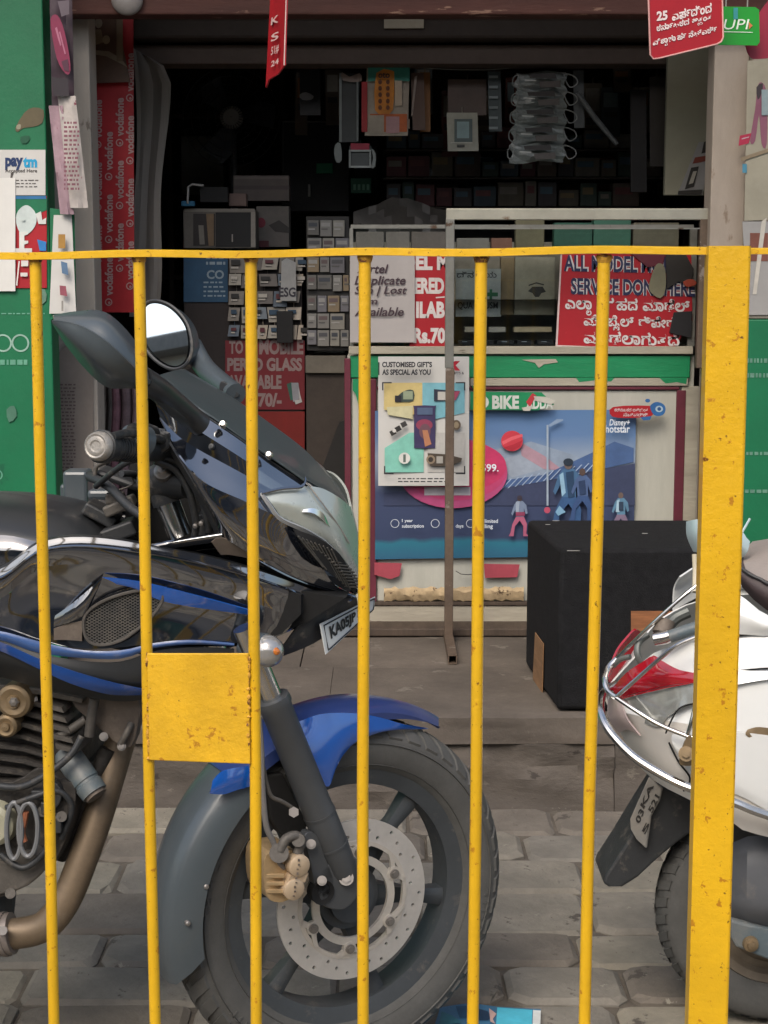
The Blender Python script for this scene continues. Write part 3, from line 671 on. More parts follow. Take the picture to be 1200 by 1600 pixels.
for s_, x0, y0, x1, y1 in (('Airtel', 558, 413, 607, 427), ('Duplicate', 554, 431, 634, 449), ('Sim | Lost', 554, 447, 636, 463), ('Sim', 560, 465, 590, 476), ('Available', 554, 480, 631, 494)): lbox(tx, s_, x0, y0, x1, y1, YT, .018, .25)
tx.build('lettering', ink('3e2c34'), note, smooth=False)
# red service sign
ss = MB(); sheet(ss, [(877, 396), (1080, 396), (1082, 500), (1050, 548), (869, 541)], YC-.004, .003); serv = solo(ss, 'service_sign', 'red_print', 'red repair service sign in two scripts at the right of the glass case', 'sign', smooth=False)
prints(serv, [('c8b4b0', [(876, 396), (878.5, 396), (871, 541), (868, 541)]), ('c8b4b0', [(869, 539), (1050, 546), (1050, 548.5), (869, 541.5)])], YC-.0045)
YT = YC-.0056
for nm, off, col, bo in (('outline', .0, 'ccc6c4', .075), ('lettering', .0007, '23264a', .025)):
    tx = MB(); lbox(tx, 'ALL MODEL MOBILE', 881, 398, 1075, 424, YT-off, bo, slope=.02); lbox(tx, 'SERVICE DONE HERE', 892, 434, 1086, 460, YT-off, bo, slope=.02); tx.build(nm, ink(col), serv, smooth=False)
tx = MB()
def klet(cl, x0, y0, x1, y1, Y, slope=0.): letter(tx, kn(cl, .03), P(x0, y0, Y), P(x1, y0+slope*(x1-x0), Y), P(x0, y1, Y))
klet(['ಎ', 'ಲಾ/ಲ', ' ', 'ತ', 'ರ', 'ಹ', 'ದ', ' ', 'ಮಾ', 'ಡೆ', 'ಲ್'], 883, 463, 1078, 492, YT, .025)
klet(['ಮೊ', 'ಬೈ', 'ಲ್', ' ', 'ರಿ', 'ಪೇ', 'ರಿ'], 912, 491, 1060, 517, YT, .03); klet(['ಮಾ', 'ಡ', 'ಲಾ', 'ಗು', 'ತ/ತ', 'ದೆ'], 912, 516, 1062, 546, YT, .03)
tx.build('kannada_lettering', ink('ccc6c4'), serv, smooth=False)
# torn things hanging over the service sign's right end
for nm, lab, pts, col, yo in (('torn_flap', 'torn maroon plastic flap over the top of the service sign', [(985, 396), (1040, 396), (1036, 414), (1012, 418), (1000, 408)], '5c1c2a', .010),
        ('hanging_pouch', 'dull beige pouch hanging in front of the service sign', loop([(1024, 416), (1034, 412), (1040, 424), (1040, 452), (1032, 466), (1018, 458), (1014, 446)], 3), '7c7860', .016),
        ('black_cover', 'black phone cover hanging at the lower right of the service sign', [(1053, 488), (1082, 486), (1080, 528), (1046, 520)], '18171a', .012),
        ('dark_bundle', 'dark bundle of pouches at the upper right of the glass case', [(1040, 396), (1072, 398), (1084, 420), (1080, 446), (1060, 440), (1042, 452)], '2a2622', .014),
        ('orange_strap', 'short orange strap at the right end of the service sign', loop([(1068, 440), (1080, 436), (1088, 440), (1086, 446), (1072, 448)], 2), 'a8442c', .02)):
    b = MB().prism([P(x, y, YC-yo) for x, y in pts], (0, .006, 0)); solo(b, nm, ink(col, .6), lab, nm.split('_')[-1], smooth=False, bevel=.001)
# inside the case
def case_item(nm, lab, cat, x0, y0, x1, y1, dy, col, depth=.03, extra=None, group=None):
    b = MB(); pbox(b, x0, y0, x1, y1, YC+dy, depth); o = solo(b, nm, ink(col, .6), lab, cat, group, smooth=False, bevel=.001)
    if extra: prints(o, extra, YC+dy-.0008)
    return o
wc = case_item('wall_card', 'printed card with a green cross inside the glass case', 'card', 712, 420, 782, 495, .12, 'aab0b0', .004, [('1f6a44', rect(765, 452, 769, 468)), ('1f6a44', rect(761, 457, 778, 463))])
tx = MB(); lbox(tx, 'ದಿನ ದಯ', 714, 424, 776, 434, YC+.118, .01); lbox(tx, 'QUA E CUSM', 715, 472, 778, 484, YC+.118, .02); tx.build('lettering', ink('33363a'), wc, smooth=False)
case_item('emblem_box', 'grey gift box printed with a small dark emblem in the glass case', 'box', 805, 402, 866, 492, .14, 'aaa594', .10, [('33302c', [(825, 455), (832, 448), (848, 448), (853, 456), (846, 458), (842, 464), (836, 464), (832, 458)]), ('33302c', [(826, 445), (838, 441), (850, 444), (850, 446), (838, 443), (826, 447)])])
case_item('tan_box', 'tall tan box standing behind the printed card in the glass case', 'box', 783, 402, 803, 492, .16, '8e7c5e', .06)
for i, (x0, x1) in enumerate(((726, 760), (764, 790), (803, 862))): case_item('phone_box', ('left', 'middle', 'right')[i]+' one of three thin phone boxes lying on the dark floor of the case', 'box', x0, 511, x1, 519, .10, ('c0b8a6', 'b3b0a8', 'c8b89a')[i], .05, group='phone boxes on the case floor')
for i in range(5): case_item('mobile_phone', ORD[i]+' dark mobile phone from the left lying in the front of the glass case', 'phone', 715+i*31, 532, 741+i*31, 538, .03+.01*(i % 2), '1c1e22', .05, [('8a94a0', rect(722+i*31, 533, 730+i*31, 534.5))], group='phones on the case floor')
case_item('case_shelf_box', 'pinkish box on the top shelf of the glass case', 'box', 768, 372, 800, 392, .15, '805a4c', .06); case_item('case_shelf_box', 'grey carton at the left end of the top shelf in the glass case', 'box', 714, 372, 764, 392, .15, '7c7a74', .06)
for i, (x0, x1, c) in enumerate(((806, 850, '6a664e'), (866, 925, '2c5a4a'), (928, 985, '3a6a58'), (990, 1060, '6a6656'))): case_item('shelf_pack', ('drab', 'dark green', 'pale green', 'beige')[i]+' pack on the top shelf behind the rail, seen over the sign', 'pack', x0, 344+i % 2*4, x1, 392, .2, c, .06)
# counter front bits: red tape scraps, torn cable
for i, pts in enumerate(([(585, 879), (628, 880), (624, 900), (610, 905), (585, 898)], [(756, 881), (812, 882), (808, 902), (758, 903)])):
    b = MB(); sheet(b, pts, YP-.002, .002); solo(b, 'tape_scrap', ink('a04450', .5), ('torn red tape scrap under the left end of the blue poster', 'torn red tape scrap under the middle of the blue poster')[i], 'tape', 'red tape scraps on the counter', smooth=False)
b = MB().tube([P(x, y, YP-.004) for x, y in ((712, 892), (720, 897), (732, 898), (745, 896), (752, 893))], .0012, 6); solo(b, 'loose_wire', ink('1c1a1a'), 'short black wire stuck on the white counter panel', 'wire')

# ================================================================== BLACK SPEAKER BOX
yb0 = YR+.03; xf = P(871, 1110, yb0).x; ztop = P(875, 857, yb0).z; xe = P(1112, 1110, yb0).x+.03; YBk = yb0+.52
xb = P(821, 1045, YBk).x
box = thing('speaker_box', 'black carpet covered speaker cabinet standing on the stone step', 'speaker box', ((xf+xe)/2, yb0+.25, ZS))
ch = .055
prof = [Vector((xf, yb0, ZS+.006)), Vector((xe, yb0, ZS+.006)), Vector((xe, YBk, ZS+.006)), Vector((xb, YBk, ZS+.006))]
body = MB(); lo = prof; hi = [Vector((p.x, p.y, ztop)) for p in prof]
# cut lower front-left edge (bevelled bottom edge of the left side)
body.add(lo+hi, [(0, 1, 2, 3), (7, 6, 5, 4), (0, 4, 5, 1), (1, 5, 6, 2), (2, 6, 7, 3), (3, 7, 4, 0)])
body.build('cabinet', 'black_cloth', box, smooth=True, bevel=.012)
def pl_left(px, py):     # on the left face
    n = Vector((prof[3].y-prof[0].y, -(prof[3].x-prof[0].x), 0)).normalized(); return PPl(px, py, prof[0]+n*-.0035, n)
MB().prism([pl_left(837, 988), pl_left(850, 1006), pl_left(848, 1082), pl_left(833, 1068)], (-.002, 0, 0)).build('wood_patch', 'wood_bare', box, smooth=False)
b = MB(); sheet(b, rect(986, 955, 1058, 1031), yb0-.004, .0035); lb = b.build('wood_label', 'wood_print', box, smooth=False)
for (x, y, ww) in ((852, 820, 8), (863, 814, 12), (1003, 834, 9), (886, 861, 18)):
    pp = P(x, y, yb0+.3) if y < 850 else P(x, y, yb0-.002)
    q = PZ(x, y, ztop+.001) if y < 850 else pp
    MB().prism([q, q+Vector((ww*.0016, .0, 0)), q+Vector((ww*.0019, .004, 0)), q+Vector((.002, .005, 0))], (0, 0, .0012)).build('scuff', ink('9a9894'), box, smooth=False)

# ================================================================== LEFT AND RIGHT WALL POSTERS
def wsheet(nm, lab, cat, pts, Y, mat, th=.002, group=None):
    b = MB(); sheet(b, pts, Y, th); return solo(b, nm, mat, lab, cat, group, smooth=False)
pay = wsheet('payment_sticker', 'white payment sticker with blue lettering on the green wall', 'sticker', rect(-40, 234, 71, 305), YG-.006, 'paper')
tx = MB(); lbox(tx, 'pay', 8, 246, 36, 266, YG-.0068, .05); tx.build('lettering', ink('12305e'), pay, smooth=False)
tx = MB(); lbox(tx, 'tm', 36, 245, 58, 262, YG-.0068, .05); tx.build('lettering', ink('1a9ac8'), pay, smooth=False)
tx = MB(); lbox(tx, 'Accepted Here', 8, 264, 58, 271, YG-.0068, .02); scribble(tx, 25, 281, 60, 296, YG-.0068, 3, .3, 8); tx.flat([P(17, 270, YG-.007), P(22, 268, YG-.007), P(19, 278, YG-.007), P(16, 279, YG-.007)]); tx.build('lettering', ink('4a4440'), pay, smooth=False)
rp = wsheet('torn_poster', 'torn red and blue poster with white scraps below the payment sticker', 'poster', rect(-40, 306, 73, 450), YG-.004, 'red_print')
prints(rp, [('0c6b46', [(20, 310), (73, 310), (73, 328), (60, 334), (50, 346), (40, 350), (30, 346), (24, 340)]), ('2a6a9a', rect(20, 306, 72, 311)), ('c2ccc8', loop([(26, 334), (36, 322), (46, 322), (56, 334), (56, 350), (46, 364), (34, 366), (26, 352)], 3)), ('cfd0ca', [(30, 362), (44, 362), (44, 366), (38, 368), (38, 376), (44, 376), (44, 380), (38, 382), (38, 390), (30, 390)]), ('cfd0ca', [(56, 334), (64, 330), (66, 344), (72, 340), (72, 350), (60, 350)]), ('2a78b8', [(58, 374), (72, 378), (72, 392), (62, 392)]), ('d0ccc6', rect(24, 388, 50, 398)), ('d0ccc6', rect(33, 407, 44, 416)), ('d0ccc6', rect(32, 426, 43, 432)), ('d8d4ce', [(29, 408), (31, 408), (27, 446), (25, 446)]), ('c2ccc8', circ(36, 343, 3, 2, 8))], YG-.0046)
b = MB(); curled(b, -40, 278, 24, 455, YG-.008, .0008, 5, 9, 9, cr_=.0006); hp = solo(b, 'hanging_paper', M('white_sheet', 'd4d2cc', .75, var=.05), 'plain white paper sheet at the left edge over the torn poster', 'paper', solid=.001)
tx = MB(); lbox(tx, 'OO', -4, 525, 47, 545, YG-.003, .0); 
tx = MB()
for cx in (5, 32): 
    c = P(cx, 536, YG); tx.lathe([(.0255, 0), (.0205, 0)], (c.x, YG-.0015, c.z), (0, -1, 0), (1, 0, 0), 28)
tx.build('painted_lettering', ink('8fb0a0'), gw, smooth=False)
tx = MB(); c = P(-4, 742, YG); tx.lathe([(.016, 0), (.012, 0)], (c.x, YG-.0015, c.z), (0, -1, 0), (1, 0, 0), 20); scribble(tx, -20, 562, 46, 578, YG-.0015, 1, .5, 5); scribble(tx, 2, 489, 70, 494, YG-.0015, 1, .4, 6); tx.build('painted_mark', ink('5f9a80'), gw, smooth=False)
prints(gw, [('5a5038', loop([(38, 176), (52, 168), (68, 172), (66, 192), (52, 198), (36, 200), (28, 206), (24, 200)], 2)), ('8a8670', loop([(26, 196), (32, 194), (32, 201), (26, 202)], 2)), ('0c5236', loop([(32, 214), (46, 212), (44, 222), (34, 224)], 2)), ('5f7f6c', loop([(50, 455), (70, 452), (72, 470), (60, 476)], 2)), ('46705c', loop([(10, 640), (22, 634), (26, 650), (14, 660)], 2))], YG-.0012, name='peeled_paint')
# flyers hanging between green wall and pillar
for i, (x0, y0, x1, y1, sk, col, lab) in enumerate(((77, -30, 112, 165, 4, '3a2a34', 'dark purple hanging flyer with a magenta blob left of the pillar'), (76, 165, 98, 335, 18, '9a8088', 'faded pink flyer curling behind the pale one'), (90, 150, 118, 325, 20, 'b0a8a2', 'pale crumpled flyer hanging beside the pillar'))):
    b = MB(); curled(b, x0, y0, x1, y1, 4.60-.010*i, .004, 7, 18, 30+i, sk, 0, cr_=.0035); o = solo(b, 'hanging_flyer', M('flyer%d' % i, col, .6, var=.25, scale=14, spots=('7a3848' if i else '8a1c48', .62 if i else .7, 30)), lab, 'flyer', solid=.001)
    if i == 0: prints(o, [('7c1c42', loop([(79, 30), (90, 24), (101, 50), (110, 100), (106, 117), (92, 100), (84, 70)], 3)), ('a8647c', [(86, 44), (89, 42), (96, 70), (94, 72)]), ('a8647c', [(92, 50), (94, 49), (103, 84), (101, 85)]), ('4c2036', [(96, 96), (106, 92), (108, 112), (100, 110)]), ('5c5058', [(90, 2), (108, 0), (108, 22), (96, 26)]), ('241a22', [(80, 120), (106, 124), (108, 150), (84, 150)])], 4.565)
    if i == 2:
        t2 = MB(); scribble(t2, 100, 190, 124, 300, 4.545, 16, .5, 4, 2, 6); t2.build('lettering', ink('7a4a56'), o, smooth=False)
b = MB(); curled(b, 84, 336, 112, 490, 4.606, .001, 4, 12, 21, 0, 14, cr_=.0008); fl2 = solo(b, 'notice_strip', 'paper', 'long white notice with orange, blue and red marks below the flyers', 'notice', solid=.001)
prints(fl2, [('a07838', rect(91, 366, 102, 388)), ('55708c', [(95, 408), (105, 411), (107, 430), (97, 427)]), ('94505c', [(93, 446), (103, 447), (105, 463), (94, 461)]), ('8a8680', rect(96, 470, 99, 486))], 4.587)
gbd = wsheet('green_board', 'small green board behind the white notice strip', 'board', [(78, 325), (116, 330), (119, 480), (79, 500)], 4.612, 'green_wall', .004)
mg = wsheet('pasted_bill', 'large faded bill of small print pasted low on the left pillar', 'bill', [(83, 560), (112, 530), (146, 560), (146, 760), (84, 768)], 4.89, M('bill_paper', '8d8279', .85, var=.12))
t2 = MB(); scribble(t2, 88, 600, 118, 740, 4.8885, 26, .4, 14, 2, 7); t2.build('lettering', ink('5e4e4c'), mg, smooth=False)
# red patterned strip with a repeated white name
RS = 5.16
rst = wsheet('patterned_banner', 'red vertical banner repeating a white brand name beside the left pillar', 'banner', [(144, -20), (208, -20), (210, 488), (150, 488)], RS, 'red_banner', .004)
tx = MB()
def vtext(s_, xc, ytop, ybot, wpx, Y):
    # letters run upwards: baseline on the right side
    src = tmesh(s_, .03); letter(tx, src, P(xc-wpx/2, ybot, Y), P(xc-wpx/2, ytop, Y), P(xc+wpx/2, ybot, Y))
for col, (xc, offs) in enumerate(((153, -40), (170, 10), (187, 55), (203, -15))):
    for k in range(-1, 6):
        y = offs+k*98
        if y+78 > 484 or y < 130-90*(xc > 200): continue
        vtext('vodafone', xc, y, y+60, 13, RS-.003); c = P(xc, y+70, RS); tx.lathe([(.0118, 0), (.0085, 0)], (c.x, RS-.003, c.z), (0, -1, 0), (1, 0, 0), 16)
        c = P(xc+1, y+71, RS); tx.lathe([(.004, 0), (.001, 0)], (c.x, RS-.0032, c.z), (0, -1, 0), (1, 0, 0), 8)
tx.build('lettering', ink('b08c88'), rst, smooth=False)
b = MB(); rows_ = []
for j, y in enumerate((120, 128, 132, 126, 118)):
    pass
b.prism([P(x, y, 5.13) for x, y in ((142, 25), (182, 25), (203, 128), (142, 130))], (0, .01, 0)); pf = solo(b, 'small_picture', M('picture_brown', '5a4030', .5, var=.3, scale=25), 'small brown framed picture with figures at the top of the red banner', 'picture', smooth=False)
prints(pf, [('8a7a66', [(142, 78), (170, 80), (190, 92), (200, 106), (190, 100), (166, 88), (142, 84)]), ('9a8c78', circ(154, 36, 6, 8, 12)), ('8a765c', [(148, 46), (158, 46), (162, 66), (150, 70)]), ('a08c70', circ(166, 62, 6, 7, 12)), ('7a6650', rect(182, 25, 192, 96))], 5.128)
b = MB(); rows_ = []
for j in range(16):
    t = j/15; y = 75+t*420; x0 = 208+6*math.sin(t*5); x1 = (266 if t > .1 else 232+340*t)-20*t+4*math.sin(t*9); rows_.append([P(x0+(x1-x0)*i/8, y+(14*(i/8) if j == 0 else 0), 5.36+.006*math.sin(i*1.7+t*2)+.01*math.sin(i*.6)) for i in range(9)])
b.grid(rows_); solo(b, 'grey_curtain', 'cloth_grey', 'grey plastic curtain hanging inside right of the red banner', 'curtain', solid=.001)
# hanging signs below the canopy
ZV = Vector((0, 0, 1))
hs = MB(); q = [Vector(v) for v in (P(425, -60, 4.30), P(449, -60, 4.10), P(444, 102, 4.10), P(434, 116, 4.18), P(420, 124, 4.27), P(415, 137, 4.30))]
hs.prism(q, (.004, .001, 0)); edge = solo(hs, 'hanging_sign', 'red_print', 'red hanging sign turned almost edge on under the canopy', 'sign', smooth=False)
tx = MB()
def onq(px, py): return PPl(px, py, q[0]+Vector((-.002, -.001, 0)), (q[1]-q[0]).cross(q[5]-q[0]).normalized())
for s_, y0, y1 in (('K', 24, 36), ('S', 50, 62), ('51#', 70, 84), ('24', 92, 101)): letter(tx, tmesh(s_, .02), onq(424, y0+4), onq(436, y0-2), onq(423, y1+4))
tx.build('lettering', ink('d8b8b4'), edge, smooth=False)
tx = MB(); tx.tube([q[1], q[2]], .0016, 6); tx.build('rim', ink('c8b0a8'), edge)
Yh = 4.2
def hq(px, py, o=0.): return P(px, py, Yh-o+(px-1070)*.0006)
hb = MB(); outl = [(1012, -60), (1128, -60), (1130, 58), (1127, 65), (1120, 69), (1030, 91), (1021, 92), (1016, 86)]
hb.prism([hq(x, y) for x, y in outl], (0, .004, 0)); red = solo(hb, 'hanging_sign', 'red_print', 'red hanging sign reading 25 with white Kannada lines at the top right', 'sign', smooth=False)
tx = MB(); pts = [hq(x, y, .002) for x, y in ((1012, -40), (1016, 86), (1021, 92), (1030, 91), (1120, 69), (1127, 65), (1130, 58), (1128, -40))]; tx.tube(pts, .0022, 6); tx.build('rim', ink('cc9a94'), red)
tx = MB(); s0 = -.215
letter(tx, tmesh('25', .04), hq(1026, 18, .002), hq(1043, 16, .002), hq(1026, 33, .002))
for cl_, x0, y0, x1, h in ((['ವ', 'ಷ^', 'ದಿಂ', 'ದ'], 1050, 17, 1112, 17), (['ಕ', 'ನಾ^', 'ಟ', 'ಕ', 'ದ', ' ', 'ಅ', 'ತ/ಯ', 'ಂ', 'ತ'], 1026, 39, 1112, 15), (['ವಿ', 'ಶಾ/ವ', 'ಸಾ', 'ಹ^', ' ', 'ನೆ', 'ಟ್', 'ವ', 'ಕ^್'], 1020, 61, 1120, 15)):
    letter(tx, kn([c.replace('^್', '್^') for c in cl_], .035), hq(x0, y0, .002), hq(x1, y0+s0*(x1-x0), .002), hq(x0, y0+h, .002))
tx.build('kannada_lettering', ink('e4d4d0'), red, smooth=False)
gb = MB(); gb.prism([P(x, y, 4.34) for x, y in ((1118, 10), (1180, 11), (1186, 15), (1187, 66), (1183, 71), (1118, 70))], (0, .004, 0)); grn = solo(gb, 'payment_sign', M('sign_green', '0c8a22', .4, var=.08), 'bright green payment sign lettered UPI behind the red sign', 'sign', smooth=False)
tx = MB(); lbox(tx, 'UPI', 1131, 30, 1171, 46, 4.3385, .0, .18); tx.flat([P(1131, 49, 4.3385), P(1176, 50, 4.3385), P(1176, 51, 4.3385), P(1131, 50, 4.3385)]); tx.build('lettering', ink('d8e4d4'), grn, smooth=False)
prints(grn, [('c06a3a', [(1170, 34), (1176, 40), (1170, 46)]), ('2a8a8c', rect(1146, 12, 1153, 30))], 4.3386)
dm = MB(); dm.prism([P(x, y, 4.40) for x, y in loop([(1165, 60), (1180, 30), (1215, -10), (1260, 20), (1230, 80), (1185, 92), (1170, 86)], 3)], (0, .004, 0)); dms = solo(dm, 'round_sign', M('sign_crimson', '8a1430', .45, var=.15), 'crimson rounded sign at the right edge behind the green sign', 'sign', smooth=False)
for o_, pa, pb in ((edge, q[0], q[1]), (red, hq(1030, -60), hq(1110, -60)), (grn, P(1130, 10, 4.342), P(1172, 10, 4.342)), (dms, P(1200, 4, 4.402), P(1240, 16, 4.402))):
    for e_ in (pa.lerp(pb, .1), pa.lerp(pb, .9)): MB().tube([e_-ZV*.01, (e_.x, e_.y, 2.952)], .002, 6).build('hanger', 'wire', o_)
wp = wsheet('wall_poster', 'pale poster of a pink figure on the wall right of the tan pillar', 'poster', [(1168, 95), (1330, 85), (1330, 340), (1163, 345)], 4.852, M('poster_pale', 'a09a88', .75, var=.12))
prints(wp, [('8a5468', loop([(1184, 134), (1192, 130), (1198, 150), (1198, 225), (1190, 225), (1186, 180), (1180, 220), (1172, 220), (1180, 170)], 3)), ('3a3034', loop([(1182, 136), (1192, 130), (1190, 146), (1184, 156)], 2)), ('b02848', [(1156, 212), (1174, 208), (1170, 224), (1154, 228)]), ('c0a0a8', [(1159, 216), (1171, 213), (1170, 215), (1159, 218)]), ('8a7a62', [(1158, 246), (1200, 232), (1200, 238), (1158, 252)]), ('4a88a0', rect(1160, 256, 1167, 270)), ('8fa0a4', rect(1190, 140, 1200, 180))], 4.8512)
wp2 = wsheet('wall_poster', 'torn poster with a brown block above the green lower wall', 'poster', [(1160, 346), (1330, 346), (1330, 492), (1168, 492)], 4.853, 'paper_grey')
prints(wp2, [('7a4a3c', rect(1172, 364, 1200, 408)), ('c4beb2', [(1190, 346), (1198, 340), (1182, 460), (1176, 460)])], 4.8522)
t2 = MB(); scribble(t2, 1168, 560, 1215, 606, 4.8485, 2, .3, 31, 2, 7); scribble(t2, 1166, 706, 1215, 716, 4.8485, 1, .5, 32, 3, 9); scribble(t2, 1164, 765, 1215, 778, 4.8485, 1, .4, 34, 3, 8)
for v in t2.v: pass
t2.build('painted_lettering', M('worn_white', '5f8a76', .6, var=.3, scale=60), bpy.data.objects['green_dado'], smooth=False)

for i, (x, col, r) in enumerate(((158, '6a625a', .012), (171, '4a4644', .008), (180, '6a4a54', .014), (196, '54464c', .016), (214, '6a5a60', .018))):
    solo(MB().tube(cr([P(x, 585, 5.12), P(x+2, 640, 5.12), P(x-1, 700, 5.12), P(x+1, 790, 5.12)], 5), r, 9), 'rolled_poster', M('roll%d' % i, col, .7, var=.4, scale=40), ORD[i]+' rolled poster from the left standing in the doorway beside the pillar', 'roll', 'rolled posters beside the pillar')
solo(MB().box2((P(150, 590, 5.2).x, 5.17, ZS), (P(236, 590, 5.2).x, 5.26, P(150, 790, 5.2).z)), 'low_ledge', 'dark_wood', 'dark low ledge under the rolled posters in the doorway', 'ledge', smooth=False)
# ================================================================== INSIDE THE SHOP
def box_item(nm, lab, cat, x0, y0, x1, y1, Y, col, depth=.06, extra=None, group=None, mat=None, bev=.002):
    b = MB(); pbox(b, x0, y0, x1, y1, Y, depth); o = solo(b, nm, mat or ink(col, .65), lab, cat, group, smooth=False, bevel=bev)
    if extra: prints(o, extra, Y-.0008)
    return o
# back shelves
shf = thing('wall_shelf', 'dark wooden shelving across the back wall of the shop', 'shelf', (.1, 7.3, ZS))
for x in (-.95, -.45, .1, .6, 1.2): MB().box2((x-.012, 7.2, ZS), (x+.012, 7.58, 2.3)).build('upright', 'dark_wood', shf, smooth=False)
for z in (.7, 1.05, 1.4, 1.75, 2.1): MB().box2((-1.0, 7.202, z), (1.3, 7.578, z+.022)).build('shelf_board', 'dark_wood', shf, smooth=False)
rb = random.Random(17)
for z in (1.072, 1.422, 1.772):
    nb = 0; x = -.9
    while x < 1.15:
        wd = rb.uniform(.11, .2); h = rb.uniform(.1, .26)
        if not any(abs(x-u) < .02 or x < u < x+wd for u in (-.45, .1, .6)):
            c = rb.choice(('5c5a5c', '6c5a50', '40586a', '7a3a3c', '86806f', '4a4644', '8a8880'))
            nb += 1; solo(MB().box2((x, 7.22, z+.001), (x+wd-.01, 7.4, z+h)), 'stock_box', ink(c, .6), ORD[nb-1]+' dark carton from the left on the '+{1.072: 'lowest', 1.422: 'middle', 1.772: 'top'}[z]+' back shelf', 'carton', 'cartons on the back shelves', smooth=False)
        x += wd+rb.uniform(.0, .04)
# dark cabinet
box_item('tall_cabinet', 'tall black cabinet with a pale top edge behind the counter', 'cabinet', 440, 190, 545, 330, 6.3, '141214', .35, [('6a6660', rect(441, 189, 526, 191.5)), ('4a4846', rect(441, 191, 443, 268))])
box_item('green_pack', 'small bright green packet on the black cabinet front', 'packet', 494, 255, 520, 271, 6.28, '1f7a58', .01); box_item('green_pack', 'dark green packet with pale bars below the mask packet', 'packet', 548, 278, 580, 302, 6.2, '124a38', .01, [('5a8a74', rect(552+i*7, 288, 556+i*7, 297)) for i in range(4)])
box_item('door_latch', 'pale upright latch on the dark cabinet', 'latch', 481, 288, 485, 307, 6.28, '8a8884', .01)
solo(MB().lathe([(.002, 0), (.014, 0), (.021, .004), (.021, .012), (.002, .014)], P(667, 270, 6.25), (0, -1, 0), (1, 0, 0), 20), 'round_badge', ink('9a9a9c'), 'small round grey badge glinting in the dark behind the counter', 'badge')
# fan
fc = P(362, 184, 6.1); fan = thing('pedestal_fan', 'dark round cage fan with a pale hub inside at the left', 'fan', (fc.x, fc.y, ZS))
m_ = MB(); m_.lathe([(.002, -.03), (.03, -.028), (.042, -.018), (.044, 0), (.03, .01)], fc, (0, 1, 0), (1, 0, 0), 22); m_.build('hub', ink('8a8680'), fan)
m_ = MB()
for r in (.06, .09, .12, .15, .18): m_.tube([fc+Vector((r*math.cos(t), -.02, r*math.sin(t))) for t in [2*math.pi*i/40 for i in range(40)]], .0016, 4, closed=True)
for i in range(24):
    t = 2*math.pi*i/24; m_.tube([fc+Vector((.03*math.cos(t), -.03, .03*math.sin(t))), fc+Vector((.18*math.cos(t), -.015, .18*math.sin(t)))], .0012, 4)
m_.build('cage', ink('2c2a2a'), fan)
m_ = MB()
for i in range(3):
    t = 2*math.pi*i/3; e = [fc+Vector((r*math.cos(t+a), .02+.02*a, r*math.sin(t+a))) for r, a in ((.03, -.3), (.16, -.25), (.17, .3), (.12, .55), (.03, .4))]; m_.prism(e, (0, .003, 0))
m_.build('blade', ink('2a2c30'), fan)
m_ = MB().tube([fc+Vector((0, .05, -.02)), fc+Vector((0, .06, -.6)), (fc.x, fc.y+.06, ZS)], .014, 8); m_.build('pole', 'black_plastic', fan); MB().lathe([(.001, .03), (.05, .028), (.17, .01), (.17, 0)], (fc.x, fc.y+.06, ZS), (0, 0, 1), (1, 0, 0), 24).build('base', 'black_plastic', fan)
# string and things hanging from it
YW = 5.55
solo(MB().tube(cr([P(x, y, YW) for x, y in ((305, 48), (455, 76), (560, 93), (640, 104), (720, 109), (800, 106), (930, 84), (1000, 72))], 4), .0014, 6), 'string_line', 'wire', 'thin sagging string line stretched across the shop under the ceiling', 'string')
def hang(nm, lab, cat, x0, y0, x1, y1, col, rails=None, Y=YW, dp=.012, extra=None, group=None):
    b = MB(); rn = random.Random(int(x0*7+y0)); sh = rn.uniform(-3, 3)
    b.prism([P(x0, y0, Y), P(x1, y0, Y), P(x1+sh, y1, Y-.01), P(x0+sh, y1, Y-.01)], (0, dp, 0)); b.tube([P((x0+x1)/2, y0-9, Y+.003), P((x0+x1)/2, y0, Y+.003)], .0012, 5)
    o = solo(b, nm, ink(col, .5), lab, cat, group, smooth=False)
    if extra: prints(o, extra, Y-.012)
    return o
hang('hanging_packet', 'dark clear packet strip hanging at the left end of the string', 'packet', 532, 115, 562, 222, '363a3a', extra=[('7a807e', rect(530, 114, 534, 222)), ('6a706e', rect(557, 118, 560, 220)), ('8a7a70', loop([(534, 112), (546, 120), (562, 114), (566, 124), (560, 128), (536, 126)], 2))])
oc = hang('card_strip', 'sheet of orange dotted blister cards hanging from the string', 'card', 573, 103, 640, 212, 'a89c8c', extra=[('a8282c', rect(565, 128, 574, 206)), ('3a8a78', rect(575, 103, 640, 127)), ('d8882c', loop([(588, 114), (612, 110), (616, 120), (614, 172), (600, 178), (586, 172)], 2)), ('c06028', rect(578, 178, 636, 206)), ('a89c8c', [(575, 180), (600, 180), (600, 208), (575, 206)]), ('b48a8c', rect(603, 182, 624, 208)), ('c8b49c', rect(617, 126, 628, 165))]+[('6a3a1c', circ(594+12*(i % 2), 128+10*(i//2), 3, 4, 8)) for i in range(10)])
tx = MB(); lbox(tx, 'oto', 591, 113, 609, 122, YW-.0285, .03); tx.build('lettering', ink('3a2418'), oc, smooth=False)
hang('hanging_packet', 'brown twin packet hanging right of the orange cards', 'packet', 642, 114, 662, 203, '5c4438', extra=[('9a8a80', [(648, 120), (652, 118), (645, 180), (642, 182)]), ('8a7a6c', rect(630, 186, 640, 201))])
hang('hanging_packet', 'amber packet at the right end of the orange cards', 'packet', 656, 113, 672, 206, '8a5a28', Y=YW+.03)
b_ = hang('hanging_packet', 'tinted transparent pouch bunch hanging in the middle of the string', 'packet', 700, 124, 760, 180, '5a4a42', Y=YW+.03, dp=.03)
